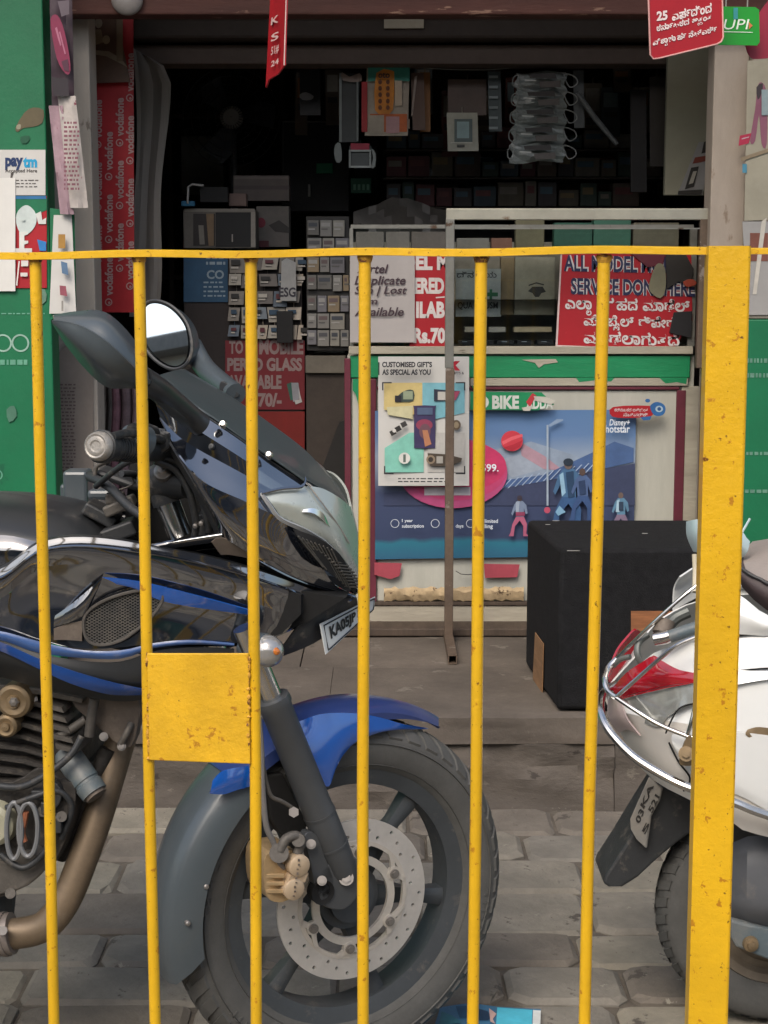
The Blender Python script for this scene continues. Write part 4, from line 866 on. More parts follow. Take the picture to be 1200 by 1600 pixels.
hang('hanging_packet', 'striped silvery packet hanging right of the tinted pouches', 'packet', 762, 112, 782, 205, '4a5456', Y=YW+.01, extra=[('8a9496', rect(764, 118+i*16, 778, 122+i*16)) for i in range(6)])
hang('phone_case_pack', 'pale phone case packet hanging lowest under the tinted pouches', 'packet', 698, 176, 746, 236, 'a4a294', Y=YW-.02, extra=[('5a6664', rect(710, 186, 738, 224)), ('8fa6a8', rect(714, 190, 733, 216)), ('c4c2b6', rect(704, 222, 738, 224)), ('3c3c3a', rect(714, 226, 726, 230))])
hang('mask_pack', 'small frame shaped packet with red label hanging below the dark strip', 'packet', 546, 228, 580, 262, '3e4444', Y=YW-.01, extra=[('a0203c', rect(548, 224, 577, 234)), ('9aa09e', rect(545, 234, 580, 237)), ('9aa09e', rect(546, 259, 580, 262)), ('8a908e', rect(545, 234, 548, 262)), ('8a908e', rect(577, 234, 580, 262)), ('7a807e', loop([(524, 226), (532, 224), (534, 250), (526, 254), (522, 240)], 2)), ('7a807e', loop([(580, 232), (587, 240), (586, 260), (580, 262), (583, 246)], 2))])
# clear packets in a column (five)
for i in range(5):
    y0, y1 = 114+i*28, 143+i*28; x0 = 806-i*2; x1 = 884-i*.5; b = MB(); rows_ = []
    for j in range(7):
        t = j/6; rows_.append([P(x0+(x1-x0)*k/8+3*math.sin(j*1.3+i), y0+(y1-y0)*t-3*k/8+2*math.sin(k), YW-.03-.022*math.sin(math.pi*t)*math.sin(math.pi*k/8)-.006*i+random.uniform(-.005, .005)) for k in range(9)])
    b.grid(rows_); cm = 'clear_film'
    o = solo(b, 'clear_packet', cm, ('topmost', 'second', 'third', 'fourth', 'lowest')[i]+' crinkled clear packet of the hanging column in the shop', 'packet', 'clear packets hanging in a column', smooth=False)
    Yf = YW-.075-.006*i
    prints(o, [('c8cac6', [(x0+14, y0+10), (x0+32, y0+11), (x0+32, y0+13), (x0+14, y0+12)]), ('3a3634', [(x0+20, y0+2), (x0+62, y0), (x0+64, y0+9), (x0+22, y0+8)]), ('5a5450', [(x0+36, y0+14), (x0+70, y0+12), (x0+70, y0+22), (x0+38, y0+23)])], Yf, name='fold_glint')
    lp = MB().tube([P(x, y, Yf) for x, y in loop([(x1-2, y0+2), (x1+14, y0+6), (x1+18, y0+16), (x1+6, y0+22)], 4)], .002, 5, closed=True); lp.build('ear_loop', ink('8a8c8a'), o)
    lp = MB().tube([P(x, y, Yf) for x, y in loop([(x0+4, y0+4), (x0-4, y0+8), (x0-4, y0+20), (x0+4, y0+22)], 4)], .002, 5, closed=True); lp.build('ear_loop', ink('8a8c8a'), o)
solo(MB().tube([P(902, 145, YW-.02), P(930, 185, YW-.01), P(964, 225, YW)], [.008, .010, .008], 8), 'selfie_stick', ink('6a6e70', .3), 'slanting grey stick hanging right of the clear packets', 'stick')
hang('cable_bundle', 'bundle of pale cables hanging beside the clear packets', 'cables', 896, 110, 912, 200, '55595a', Y=YW+.02)
hang('cable_bundle', 'dark cables hanging at the far right inside the shop', 'cables', 985, 140, 1010, 300, '201c1c', Y=YW+.1)
box_item('blue_strip', 'narrow blue strip hanging under the beam on the right', 'strip', 920, 25, 936, 80, 5.5, '15486c', .01)
hang('earphone_pack', 'black earphone packet hanging left of the cabinet', 'packet', 468, 100, 500, 180, '141416', Y=5.7, extra=[('8a8a8c', loop([(468, 148), (478, 144), (490, 150), (486, 156), (472, 156)], 2)), ('6a2430', rect(474, 98, 496, 108))])
hang('hanging_packet', 'dim packets hanging in front of the right interior wall', 'packet', 1015, 120, 1040, 260, '3a342e', Y=5.6)
rn = random.Random(77)
for i in range(12):
    x = rn.choice((450+i*4, 690+i*26, 905+i*10)); x = (462, 508, 588, 648, 690, 742, 790, 912, 940, 958, 990, 1022)[i]; y = rn.uniform(96, 150); wd = rn.uniform(16, 30); h = rn.uniform(40, 110)
    hang('hanging_packet', ORD[i]+' dim packet from the left in the back row hanging under the ceiling', 'packet', x, y, x+wd, y+h, rn.choice(('5a4a3c', '4c5256', '6a5f52', '3f4a44', '6a3a34')), Y=6.0+rn.uniform(0, .3), extra=[(rn.choice(('8a8278', '7a8a90', '8a5a30')), rect(x+3, y+8, x+wd-4, y+h*.4)), ('3a3634', rect(x+4, y+h*.5, x+wd-5, y+h*.6))], group='packets hanging at the back')
rn = random.Random(101)
for row, (y0, y1) in enumerate(((196, 232), (236, 276), (280, 322))):
    x = 604; nr = 0
    while x < 1030:
        wd = rn.uniform(20, 44); h = rn.uniform(.55, .98)*(y1-y0); nr += 1
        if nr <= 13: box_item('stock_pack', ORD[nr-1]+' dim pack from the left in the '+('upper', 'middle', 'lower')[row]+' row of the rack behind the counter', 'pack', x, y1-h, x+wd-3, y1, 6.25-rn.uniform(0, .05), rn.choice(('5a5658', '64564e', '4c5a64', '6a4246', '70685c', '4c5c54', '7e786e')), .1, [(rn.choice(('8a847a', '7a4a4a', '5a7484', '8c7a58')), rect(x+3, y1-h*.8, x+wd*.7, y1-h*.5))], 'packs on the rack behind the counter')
        x += wd
for y in (233, 277, 323): box_item('rack_shelf', {233: 'upper', 277: 'middle', 323: 'lower'}[y]+' dark shelf board of the rack behind the counter', 'shelf', 598, y, 1040, y+3, 6.18, '4a423c', .3)
# inner counter at the left with its glass and posters
YI = 5.62
inn = box_item('inner_counter', 'dark inner counter cabinet at the left of the shop opening', 'counter', 286, 392, 476, 1012, YI, '241c1a', .4)
rp1 = wsheet('price_sign', 'dark red tempered glass price sign on the inner counter', 'sign', rect(352, 532, 476, 640), YI-.006, M('red_dim', '6c141e', .55, var=.1))
tx = MB(); YT = YI-.0068
lbox(tx, 'TO', 358, 532, 380, 553, YT, .04); lbox(tx, 'MOBILE', 405, 530, 474, 554, YT, .045, slope=.0); lbox(tx, 'PERED GLASS', 355, 559, 472, 580, YT, .045); lbox(tx, 'AVAILABLE', 355, 586, 440, 608, YT, .045); lbox(tx, '70/-', 403, 614, 440, 636, YT, .045); tx.build('lettering', ink('8a7674'), rp1, smooth=False)
prints(rp1, [('2e5a4c', [(448, 600), (456, 597), (462, 622), (454, 626)]), ('8a8a90', [(455, 598), (466, 598), (470, 622), (458, 628)]), ('b0aeac', [(466, 604), (472, 628), (462, 632), (460, 626), (468, 624)])], YI-.0076)
rp2 = wsheet('red_flyer', 'glossy red flyer below the price sign on the inner counter', 'flyer', rect(352, 643, 476, 760), YI-.006, M('red_deep', '74160f', .5, var=.15, spots=('b04030', .7, 30)))
blp = wsheet('blue_poster', 'dark blue poster with white letters on the inner counter glass', 'poster', rect(287, 400, 356, 472), YI-.006, ink('1f4866'))
tx = MB(); lbox(tx, 'CO', 323, 422, 350, 436, YT, .03); scribble(tx, 322, 400, 352, 418, YT, 2, .5, 5); scribble(tx, 318, 440, 352, 468, YT, 4, .35, 6); tx.build('lettering', ink('8a9aa4'), blp, smooth=False)
rn = random.Random(23)
cols = ('8a8478', '6a6258', '9a8e7c', '54606a', '7c7468', '4c443e', 'a09484', '3a4a5a')
i = 0
for ry, y in enumerate((402, 428, 455, 480, 508)):
    x = 358; nc = 0
    while x < 470:
        wd = rn.uniform(16, 30); h = rn.uniform(17, 25)
        nc += 1; hang('goods_card', ORD[nc-1]+' accessory card from the left in the '+('top', 'second', 'third', 'fourth', 'bottom')[ry]+' row of the inner counter', 'card', x, y, min(x+wd-2, 474), y+h, rn.choice(cols), Y=YI-.012-.004*(i % 3), dp=.004, group='accessory cards on the inner counter', extra=[(rn.choice(('2a2826', '5a2a30', 'b4aea4', '30485c')), rect(x+3, y+4, x+wd*.6, y+h*.5)), ('b4aea4', rect(x+3, y+h*.6, x+wd*.5, y+h*.72))]); x += wd; i += 1
box_item('phone_case', 'black phone case hanging in front of the accessory cards', 'phone case', 432, 486, 458, 536, YI-.045, '101012', .01)
esg = wsheet('white_tag', 'white hanging tag with dark letters among the accessory cards', 'tag', [(440, 408), (448, 403), (462, 410), (463, 470), (438, 470)], YI-.05, ink('9a9a98')); tx = MB(); lbox(tx, 'ESG', 436, 449, 462, 464, YI-.0512, .03); tx.build('lettering', ink('33303a'), esg, smooth=False)
# things on the inner counter
cse = box_item('showcase', 'small framed showcase with white border standing on the inner counter', 'showcase', 286, 328, 400, 388, YI+.04, '6a645c', .14, [('0c0b0b', rect(337, 332, 392, 386)), ('8a8278', rect(288, 326, 398, 331)), ('9a9288', rect(392, 331, 399, 386)), ('2a2220', rect(302, 334, 336, 384)), ('7c766c', [(310, 352), (318, 352), (320, 382), (312, 382)]), ('80684c', [(322, 334), (334, 334), (334, 384), (326, 384)]), ('a09890', [(362, 366), (364, 366), (364, 378), (362, 378)])])
box_item('black_device', 'black flat device tilted on top of the small showcase', 'device', 312, 292, 356, 316, YI+.03, '121112', .05)
box_item('pink_carton', 'dull pink carton beside the black device', 'carton', 357, 302, 385, 322, YI+.08, '7c665e', .06)
solo(MB().tube([P(x, y, YI) for x, y in ((318, 290), (300, 288), (294, 292), (293, 318))], .004, 6), 'white_bracket', ink('a8a6a2'), 'white bent bracket at the left of the black device', 'bracket'); box_item('blue_clip', 'small blue plastic clip on the left end of the showcase', 'clip', 283, 314, 304, 322, YI+.0, '2a6a8c', .02)
box_item('wide_carton', 'long grey carton stacked above the showcase on the right', 'carton', 364, 274, 452, 314, YI+.3, '6c625e', .1, [('544a48', rect(366, 290, 452, 296)), ('7c706c', rect(366, 276, 450, 280))])
box_item('printed_carton', 'pale printed carton with red flowers under the long carton', 'carton', 400, 322, 452, 386, YI+.2, '77706a', .12, [('8a2a3c', circ(408, 348, 7, 8, 12)), ('3a3430', [(420, 352), (436, 344), (452, 356), (452, 364), (430, 362)]), ('5a1c24', rect(396, 376, 420, 386))])
# rack of small packets
rk = box_item('packet_rack', 'grey display board behind the rows of small packets', 'rack', 478, 338, 546, 548, YI-.04, '2c2a28', .03)
rn = random.Random(41)
for ry, y in enumerate((344, 372, 402, 430, 462, 490, 516)):
    x = 480; nc = 0
    while x < 540:
        wd = rn.choice((16, 20, 24)); x1 = min(x+wd-1.5, 545)
        nc += 1; box_item('blister_pack', ORD[nc-1]+' silvery blister pack in the '+('top', 'second', 'third', 'fourth', 'fifth', 'sixth', 'bottom')[ry]+' row of the display board', 'packet', x, y, x1, y+rn.uniform(22, 26), YI-.052-rn.uniform(0, .008), rn.choice(('85837f', '76757a', '918e86', '6c6a66', '8a7a62')), .010, [(rn.choice(('56565a', 'a09e9a', '464a52', '6a5a5a')), rect(x+2, y+4, x1-3, y+10)), (rn.choice(('605e5c', 'aaa8a4')), rect(x+2, y+13, x+wd*.6, y+15))], 'blister packs on the display board'); x += wd
box_item('wood_ledge', 'pale grey ledge below the rows of small packets', 'ledge', 477, 556, 540, 583, YI-.05, '6c665c', .06)
box_item('brown_partition', 'dark brown wooden partition beside the red corner of the counter', 'partition', 478, 584, 541, 1012, YI-.03, '3c332d', .03)
solo(MB().prism([P(x, y, YI-.04) for x, y in ((500, 740), (530, 660), (541, 655), (541, 1010), (488, 1010))], (0, .006, 0)), 'leaning_board', ink('232120'), 'black slanting board leaning on the brown partition', 'board', smooth=False)
# heap of plastic covers behind the glass case
hp_ = MB(); rows_ = []; rn = random.Random(9)
for j in range(7):
    t = j/6; rows_.append([P(552+i*12, 392-(392-(335-26*math.exp(-((i-6)/4.5)**2)))*t+rn.uniform(-2, 2), YC+.62+.05*math.sin(i*.9+j)+.03*t) for i in range(14)])
hp_.grid(rows_); solo(hp_, 'plastic_heap', M('heap_plastic', '6e6a66', .35, var=.25, scale=9), 'heap of crumpled translucent plastic covers behind the left of the glass case', 'plastic heap', solid=.001)
for i, (x0, x1, c) in enumerate(((556, 600, '75706a'), (603, 640, '7c7670'), (643, 696, '6e6660'))): box_item('stacked_carton', ('left', 'middle', 'right')[i]+' pale carton in the row behind the left glass of the case', 'carton', x0, 362, x1, 394, YC+.25, c, .08, group='pale cartons behind the glass')
# tile leaflet
lf = MB(); ZL = .004
def gz(px, py, z=ZL): return PZ(px, py, z)
lfq = [gz(688, 1575), (gz(735, 1568)), gz(776, 1574), gz(845, 1578), gz(842, 1660), gz(664, 1650)]
lf.prism(lfq, (0, 0, .0015)); leaf = solo(lf, 'dropped_leaflet', ink('3a6a8a'), 'blue brochure lying on the pavers beside the front wheel', 'brochure', smooth=False)
mb_ = MB(); mats = []
for i, (h, pts) in enumerate((('4fb4cc', [(777, 1574), (832, 1578), (829, 1650), (772, 1650)]), ('d0d4d2', [(833, 1578), (845, 1579), (843, 1650), (830, 1650)]), ('1c4a68', [(712, 1572), (732, 1572), (730, 1590), (718, 1590)]), ('16324c', [(748, 1576), (762, 1580), (768, 1590), (762, 1594), (748, 1594)]), ('b89a94', [(764, 1575), (776, 1584), (770, 1592), (774, 1600), (766, 1596)]), ('2c6a78', [(690, 1580), (706, 1586), (722, 1598), (700, 1600), (686, 1600)]))):
    mats.append(ink(h)); mb_.mat(i); mb_.flat([gz(x, y, ZL+.0022+.0004*i) for x, y in pts])
mb_.build('print', mats, leaf, smooth=False, fixn=False)
# ceiling light fitting / round gauge at the beam
solo(MB().lathe([(.001, -.012), (.012, -.014), (.030, -.010), (.043, -.002), (.046, .004), (.046, .012), (.001, .014)], P(198, -2, 4.78), (0, 1, 0), (1, 0, 0), 28), 'round_fitting', ink('8a8480', .4), 'round grey metal fitting fixed on the beam at the upper left', 'fitting')

# ================================================================== MOTORCYCLE
Yw = solveY(533, 1392, .312); W0 = P(533, 1392, Yw)
tb = math.radians(6); FB = Vector((math.cos(tb), -math.sin(tb), 0)); LB = Vector((-math.sin(tb), -math.cos(tb), 0))      # body forward / towards camera
tw_ = math.radians(28); FW = Vector((math.cos(tw_), math.sin(tw_), 0)); LW = Vector((math.sin(tw_), -math.cos(tw_), 0)); ZU = Vector((0, 0, 1))
B0 = W0.copy()
def PB(px, py, v=0.): return PPl(px, py, B0+LB*v, LB)
def PW(px, py, v=0.): return PPl(px, py, W0+LW*v, LW)
def mir(p): return p-LB*(2*(p-B0).dot(LB))
bike = thing('motorcycle', 'black and blue sports motorcycle parked facing right behind the yellow railing', 'motorcycle', (W0.x, W0.y, 0))
def bp(name, rails, mat, th=.003, nu=22, nv=5, mirror=False, label=None, angle=50, proud=0.):
    rows_ = patch(lambda x, y, v: PB(x, y, v+proud), rails, nu, nv); b = MB().grid(rows_); o = b.build(name, mat, bike, solid=th, angle=angle, label=label)
    if mirror:
        b = MB().grid([[mir(p) for p in r] for r in rows_]); b.build(name, mat, bike, solid=th, angle=angle)
    return o
# ---- wheel
def wheel(parent, c, fw, lt, R=.312, hw=.050, rr=.219, spokes=6, a0=48, spoke_mat='alloy_dark', front=True):
    r0 = rr
    rim = MB(); rim.lathe([(r0-.018, .026), (r0-.006, .030), (r0+.010, .034), (r0+.012, .030), (r0-.004, .024), (r0-.004, -.024), (r0+.012, -.030), (r0+.010, -.034), (r0-.006, -.030), (r0-.018, -.026)], c, lt, fw, 72, closed_prof=True)
    ax = lt; q = Vector(lt).cross(fw)
    def pol(r, a, v): return c+fw*(r*math.cos(a))+ZU*(r*math.sin(a))+lt*v
    rim.cyl(pol(0, 0, .045), pol(0, 0, -.05), .042, 24); rim.cyl(pol(0, 0, .030), pol(0, 0, -.035), .058, 24)
    for k in range(spokes):
        a = math.radians(a0+360/spokes*k); rows_ = []
        for r, hwid, th in ((.05, .022, .018), (.10, .0145, .014), (.15, .0115, .011), (r0-.012, .017, .014)):
            dirr = fw*math.cos(a)+ZU*math.sin(a); tan = -fw*math.sin(a)+ZU*math.cos(a); o_ = c+dirr*r
            rows_.append([o_+tan*x+lt*y for x, y in ((-hwid, -th), (-hwid, th), (-hwid*.35, th+.004), (hwid*.35, th+.004), (hwid, th), (hwid, -th), (-hwid, -th))])
        rim.grid(rows_)
    wl = rim.build('front_wheel' if front else 'rear_wheel', spoke_mat, parent, angle=40)
    t = MB(); prof = [(r0+.006, .030), (r0+.012, .037), (r0+.026, hw-.005), (r0+.048, hw), (R-.030, hw-.001), (R-.020, hw-.004), (R-.010, hw-.014), (R-.003, hw-.028), (R, 0)]
    prof = prof+[(r, -h) for r, h in reversed(prof[:-1])]
    t.lathe(prof, c, lt, fw, 96)
    for r, h in ((r0+.020, hw-.008), (R-.034, hw+.0006)): t.lathe([(r-.0012, h-.002), (r, h+.0016), (r+.0012, h-.002)], c, lt, fw, 96)
    # tread lugs: slanted raised blocks over shoulder and crown
    n = 46
    for k in range(n):
        for sgn in (1, -1):
            a = 2*math.pi*(k+(.5 if sgn < 0 else 0))/n; pts = []
            for (r, h, da) in ((R-.024, hw-.003, 0), (R-.012, hw-.013, .03), (R-.003, hw-.028, .065), (R+.0005, .006, .115)):
                pts.append((r, h*sgn, a+da))
            wdt = .048; rows_ = []
            for r, h, aa in pts: rows_.append([pol(r-.003, aa, h), pol(r+.0032, aa+.006, h+.0022*sgn), pol(r+.0032, aa+wdt*2-.006, h+.0022*sgn), pol(r-.003, aa+wdt*2, h)])
            t.grid(rows_); t.add(rows_[0], [(0, 1, 2, 3)]); t.add(rows_[-1], [(3, 2, 1, 0)])
    t.build('tyre', 'rubber', wl, angle=35)
    return wl, pol
fwl, pol = wheel(bike, W0, FW, LW)
b = MB(); rs_ = random.Random(4)
for arc0, cnt in ((100, 7), (150, 9), (215, 10), (262, 8), (330, 8)):
    for i in range(cnt):
        a = math.radians(arc0+i*3.1); hgt = .013
        for (da, r0_, wd_, hh) in ((0, .268, .0016, hgt), (rs_.choice((.016, -.012)), .268+rs_.choice((0, .005, .011)), .005, .0022)):
            aa = a+da; tn = -FW*math.sin(aa)+ZU*math.cos(aa); rd = FW*math.cos(aa)+ZU*math.sin(aa); o_ = W0+rd*r0_+LW*.0492
            b.add([o_+tn*sx_*wd_+rd*(hh if up_ else 0)+LW*lv for lv in (0, .0018) for sx_, up_ in ((-1, 0), (1, 0), (1, 1), (-1, 1))], [(4, 5, 6, 7), (0, 1, 5, 4), (1, 2, 6, 5), (2, 3, 7, 6), (3, 0, 4, 7)])
b.build('sidewall_relief', 'rubber', fwl, smooth=False, kind='stuff')
# brake disc with drilled holes
vd = .046; dc = PW(550, 1395, vd); dc = W0+LW*vd
def dpol(r, a, v=0.): return dc+FW*(r*math.cos(a))+ZU*(r*math.sin(a))+LW*v
ds = MB(); n = 36; r_in, r_out = .104, .143
for k in range(n):
    a0_, a1_ = 2*math.pi*k/n, 2*math.pi*(k+1)/n; am = (a0_+a1_)/2; rm_ = (.114, .123, .132)[k % 3]
    outer = []
    for i in range(12):
        s_, e_ = divmod(i, 3); f = e_/3
        outer.append(((r_in, a0_+(a1_-a0_)*f), (r_in+(r_out-r_in)*f, a1_), (r_out, a1_-(a1_-a0_)*f), (r_out-(r_out-r_in)*f, a0_))[s_])
    def angof(r, a): return math.atan2((r-rm_), (a-am)*rm_)
    hole = [];
    for r, a in outer: t = angof(r, a); hole.append((rm_+.0033*math.sin(t), am+.0033*math.cos(t)/rm_))
    for z in (0, -.0045):
        V = [dpol(r, a, z) for r, a in outer+hole]; ds.add(V, [(i, (i+1) % 12, 12+(i+1) % 12, 12+i) for i in range(12)])
    V = [dpol(r, a, 0) for r, a in hole]+[dpol(r, a, -.0045) for r, a in hole]; ds.add(V, [(i, (i+1) % 12, 12+(i+1) % 12, 12+i) for i in range(12)])
ds.lathe([(r_out, 0), (r_out, -.0045)], dc, LW, FW, 72); ds.lathe([(r_in, 0), (r_in, -.0045)], dc, LW, FW, 72)
ds.build('brake_disc', 'disc_steel', fwl, angle=30)
ca = MB(); vC = .003
def ringp(r0_, r1_, v0, v1): ca.lathe([(r0_, v0), (r0_, v1), (r1_, v1), (r1_, v0)], dc, LW, FW, 60, closed_prof=True)
ringp(.066, .080, -.002, .004); ringp(.098, .1055, -.006, .0015)
for k in range(6):
    a = math.radians(24+60*k)
    for sgn, sweep, rr0 in ((1, .36, .101), (-1, .20, .101)):
        rows_ = []
        for i in range(7):
            t = i/6; r = .082+(rr0-.082)*t; aa = a+sgn*sweep*t**1.2; wv = .0055-.001*t; rows_.append([dpol(r-wv*.5, aa+sgn*wv/r*.9, -.001), dpol(r-wv*.5, aa+sgn*wv/r*.9, .0042), dpol(r+wv*.5, aa-sgn*wv/r*.9, .0042), dpol(r+wv*.5, aa-sgn*wv/r*.9, -.001)])
        ca.grid(rows_)
    ca.cyl(dpol(.086, a, -.002), dpol(.086, a, .0052), .0125, 18)
ca.build('disc_carrier', 'carrier', fwl, angle=35)
for k in range(6):
    bo = MB(); a = math.radians(24+60*k); bo.cyl(dpol(.086, a, .005), dpol(.086, a, .0085), .0085, 16); bo.cyl(dpol(.086, a, .008), dpol(.086, a, .0105), .0055, 6); bo.build('disc_bolt', 'bolt_steel', fwl, angle=30)
# ---- fork
vf = .098
for s_ in (1, -1):
    a = PW(425, 1090, vf); b_ = PW(538, 1366, vf)
    if s_ < 0: a -= LW*2*vf; b_ -= LW*2*vf
    dv = (b_-a).normalized(); sl = MB()
    sl.tube([a, a+dv*.012, a+dv*.02, a+(b_-a)*.5, a+(b_-a)*.62, a+(b_-a)*.63, a+(b_-a)*.8, b_-dv*.015, b_+dv*.012], [.0285, .0295, .0265, .0265, .0268, .0275, .0272, .026, .019], 22)
    for f in (.64, .82): sl.tube([a+(b_-a)*f, a+(b_-a)*(f+.012)], [.0282, .0282], 22)
    o = sl.build('fork_slider', 'fork_grey', bike, angle=30)
    st_ = MB(); up_ = a-dv*.13; st_.tube([a+dv*.01, up_], .0175, 20); st_.build('fork_tube', 'chrome', o)
    lug = MB(); c_ = b_+dv*.01; ax = W0+LW*(vf*s_)
    if s_ > 0:
        lug.prism([PW(x, y, .112) for x, y in loop([(512, 1352), (556, 1340), (566, 1370), (560, 1398), (540, 1420), (510, 1418), (496, 1396), (500, 1368)], 3)], -LW*.028); lug.build('axle_lug', 'fork_grey', o, bevel=.003, smooth=False)
        b = MB(); b.cyl(PW(541, 1372, .118), PW(541, 1372, .105), .0125, 20); b.cyl(PW(541, 1372, .121), PW(541, 1372, .116), .008, 6); b.build('axle_nut', 'bolt_steel', o, angle=30)
        b = MB(); c2 = PW(505, 1395, .116); b.lathe([(.001, -.004), (.014, -.004), (.021, 0), (.021, -.02)], c2, LW, FW, 20); b.build('reflector_cup', 'void', o)
        for x, y in ((486, 1319), (503, 1376)): b = MB(); b.cyl(PW(x, y, .126), PW(x, y, .105), .0082, 18); b.cyl(PW(x, y, .129), PW(x, y, .124), .0058, 6); b.build('caliper_bolt', 'bolt_steel', o, angle=30)
        b = MB().prism([PW(x, y, .112) for x, y in loop([(476, 1306), (494, 1304), (508, 1340), (522, 1376), (512, 1392), (494, 1390), (486, 1352)], 3)], -LW*.02); b.build('caliper_bracket', 'fork_grey', o, smooth=False, bevel=.003)
b = MB().prism([PW(x, y, .06) for x, y in ((412, 1212), (442, 1208), (482, 1290), (470, 1302), (440, 1306), (424, 1280))], -LW*.03); b.build('fork_brace', 'void', bike, smooth=False, bevel=.003)
# ---- caliper
cal = MB()
cal.prism([PW(x, y, .118) for x, y in loop([(416, 1336), (440, 1330), (462, 1330), (472, 1350), (464, 1380), (456, 1402), (436, 1410), (418, 1402), (412, 1370)], 3)], -LW*.075)
for i in range(3): cal.box(PW(430, 1368+i*12, .122), (.030, .006, .006))
cal_o = cal.build('brake_caliper', 'gold_caliper', bike, smooth=False, bevel=.004)
b = MB()
for x, y, r in ((469, 1354, .0185), (461, 1391, .0180)): b.lathe([(r, -.02), (r, -.002), (r-.003, 0), (.001, .0006)], PW(x, y, .140), LW, FW, 26)
b.prism([PW(x, y, .136) for x, y in ((455, 1368), (482, 1364), (477, 1378), (447, 1384))], -LW*.02)
b.build('piston_cover', M('caliper_face', (.56, .43, .29), .5, .3, var=.12, dust=.2, bump=.15), cal_o, angle=40)
b = MB()
for i in range(9):
    t = i/8; x, y = 459+8*t, 1400-56*t; b.box(PW(x+(i % 2), y, .1412), (.0035, .0012, .0018+.0012*(i % 3)))
b.build('cast_mark', 'brown_plate', cal_o, smooth=False, kind='stuff')
b = MB(); b.tube(cr([PW(x, y, .125) for x, y in ((438, 1330), (446, 1312), (462, 1306), (470, 1316), (464, 1334))], 4), .0085, 12); b.cyl(PW(466, 1313, .134), PW(466, 1313, .112), .011, 16); b.cyl(PW(436, 1333, .13), PW(436, 1333, .105), .016, 16); b.build('bleed_fitting', 'engine_light', cal_o, angle=40)
MB().tube(cr([PW(x, y, .115) for x, y in ((404, 1120), (408, 1170), (410, 1230), (416, 1290), (428, 1318), (434, 1345), (444, 1356))], 5), .005, 10).build('brake_hose', M('hose', (.16, .15, .14), .55, dust=.3), bike)
MB().tube(cr([PW(x, y, .11) for x, y in ((412, 1200), (416, 1222), (424, 1244), (440, 1252), (456, 1262), (459, 1270))], 5), .0035, 8).build('brake_line', 'engine_light', bike)
b = MB(); b.cyl(PW(459, 1269, .118), PW(459, 1269, .1), .009, 6); b.build('line_banjo', 'bolt_steel', bike, angle=30)
# ---- fender
def fender(name, d0, d1, mat, rc=.338, re=.300, hwid=.066, n=28, taper0=1., taper1=1., sharp=False):
    rows_ = []
    for i in range(n+1):
        t = i/n; a = math.radians(d0+(d1-d0)*t); k = taper0+(taper1-taper0)*t
        if taper0 < 1: k = min(1, taper0+(1-taper0)*min(1, t*2.2))
        sec = [(-hwid*k, re+(rc-re)*(1-k)), (-hwid*k, re+(rc-re)*.55), (-hwid*.82*k, rc-.012), (-hwid*.45*k, rc-.002), (0, rc), (hwid*.45*k, rc-.002), (hwid*.82*k, rc-.012), (hwid*k, re+(rc-re)*.55), (hwid*k, re+(rc-re)*(1-k))]
        if sharp: sec = [(-hwid, re), (-hwid*.97, rc-.026), (-hwid*.78, rc-.008), (-hwid*.4, rc), (0, rc+.001), (hwid*.4, rc), (hwid*.72, rc-.006), (hwid*.80, rc-.012), (hwid*.97, rc-.032), (hwid, re)]
        da = math.radians(7)*t if sharp else 0
        rows_.append([pol(r, a+da*(r-re)/(rc-re), v) for v, r in sec])
    return MB().grid(rows_).build(name, mat, bike, solid=.003, angle=45)
fender('front_mudguard', 57, 132, 'blue_dark', rc=.350, re=.312, taper0=.4)
fender('mudguard_tail', 128, 188, 'grey_plastic', rc=.344, re=.288, hwid=.070, sharp=True)
def wp_(name, rails, mat, th=.003, nu=18, nv=4): return MB().grid(patch(PW, rails, nu, nv)).build(name, mat, bike, solid=th, angle=50)
wp_('mudguard_flap', [[(466, 1128, .064), (500, 1116, .069), (545, 1114, .068), (590, 1120, .062), (632, 1132, .05), (670, 1139, .02)], [(460, 1150, .07), (500, 1140, .075), (545, 1134, .074), (575, 1140, .068), (610, 1140, .06), (640, 1140, .04)], [(454, 1166, .078), (490, 1175, .084), (535, 1160, .078), (560, 1152, .070), (580, 1149, .064), (600, 1142, .056)], [(462, 1178, .078), (484, 1196, .086), (506, 1200, .086), (526, 1188, .08), (540, 1172, .074), (560, 1157, .066)], [(478, 1196, .078), (492, 1212, .084), (504, 1226, .085), (514, 1229, .084), (521, 1212, .08), (530, 1186, .074)]], 'blue_paint')
wp_('mudguard_flap', [[(388, 1197, .078), (366, 1200, .076), (345, 1206, .074), (332, 1220, .072)], [(392, 1212, .080), (366, 1218, .080), (344, 1226, .078), (330, 1232, .074)], [(394, 1228, .078), (372, 1234, .078), (350, 1241, .076), (328, 1240, .073)]], 'blue_paint')
for x, y in ((298, 1364), (270, 1420)): b = MB(); b.lathe([(.0004, .074), (.003, .0735), (.0045, .071), (.0045, .06)], PW(x, y, .0), LW, FW, 12); b.build('rivet', 'bolt_steel', bike, angle=30)
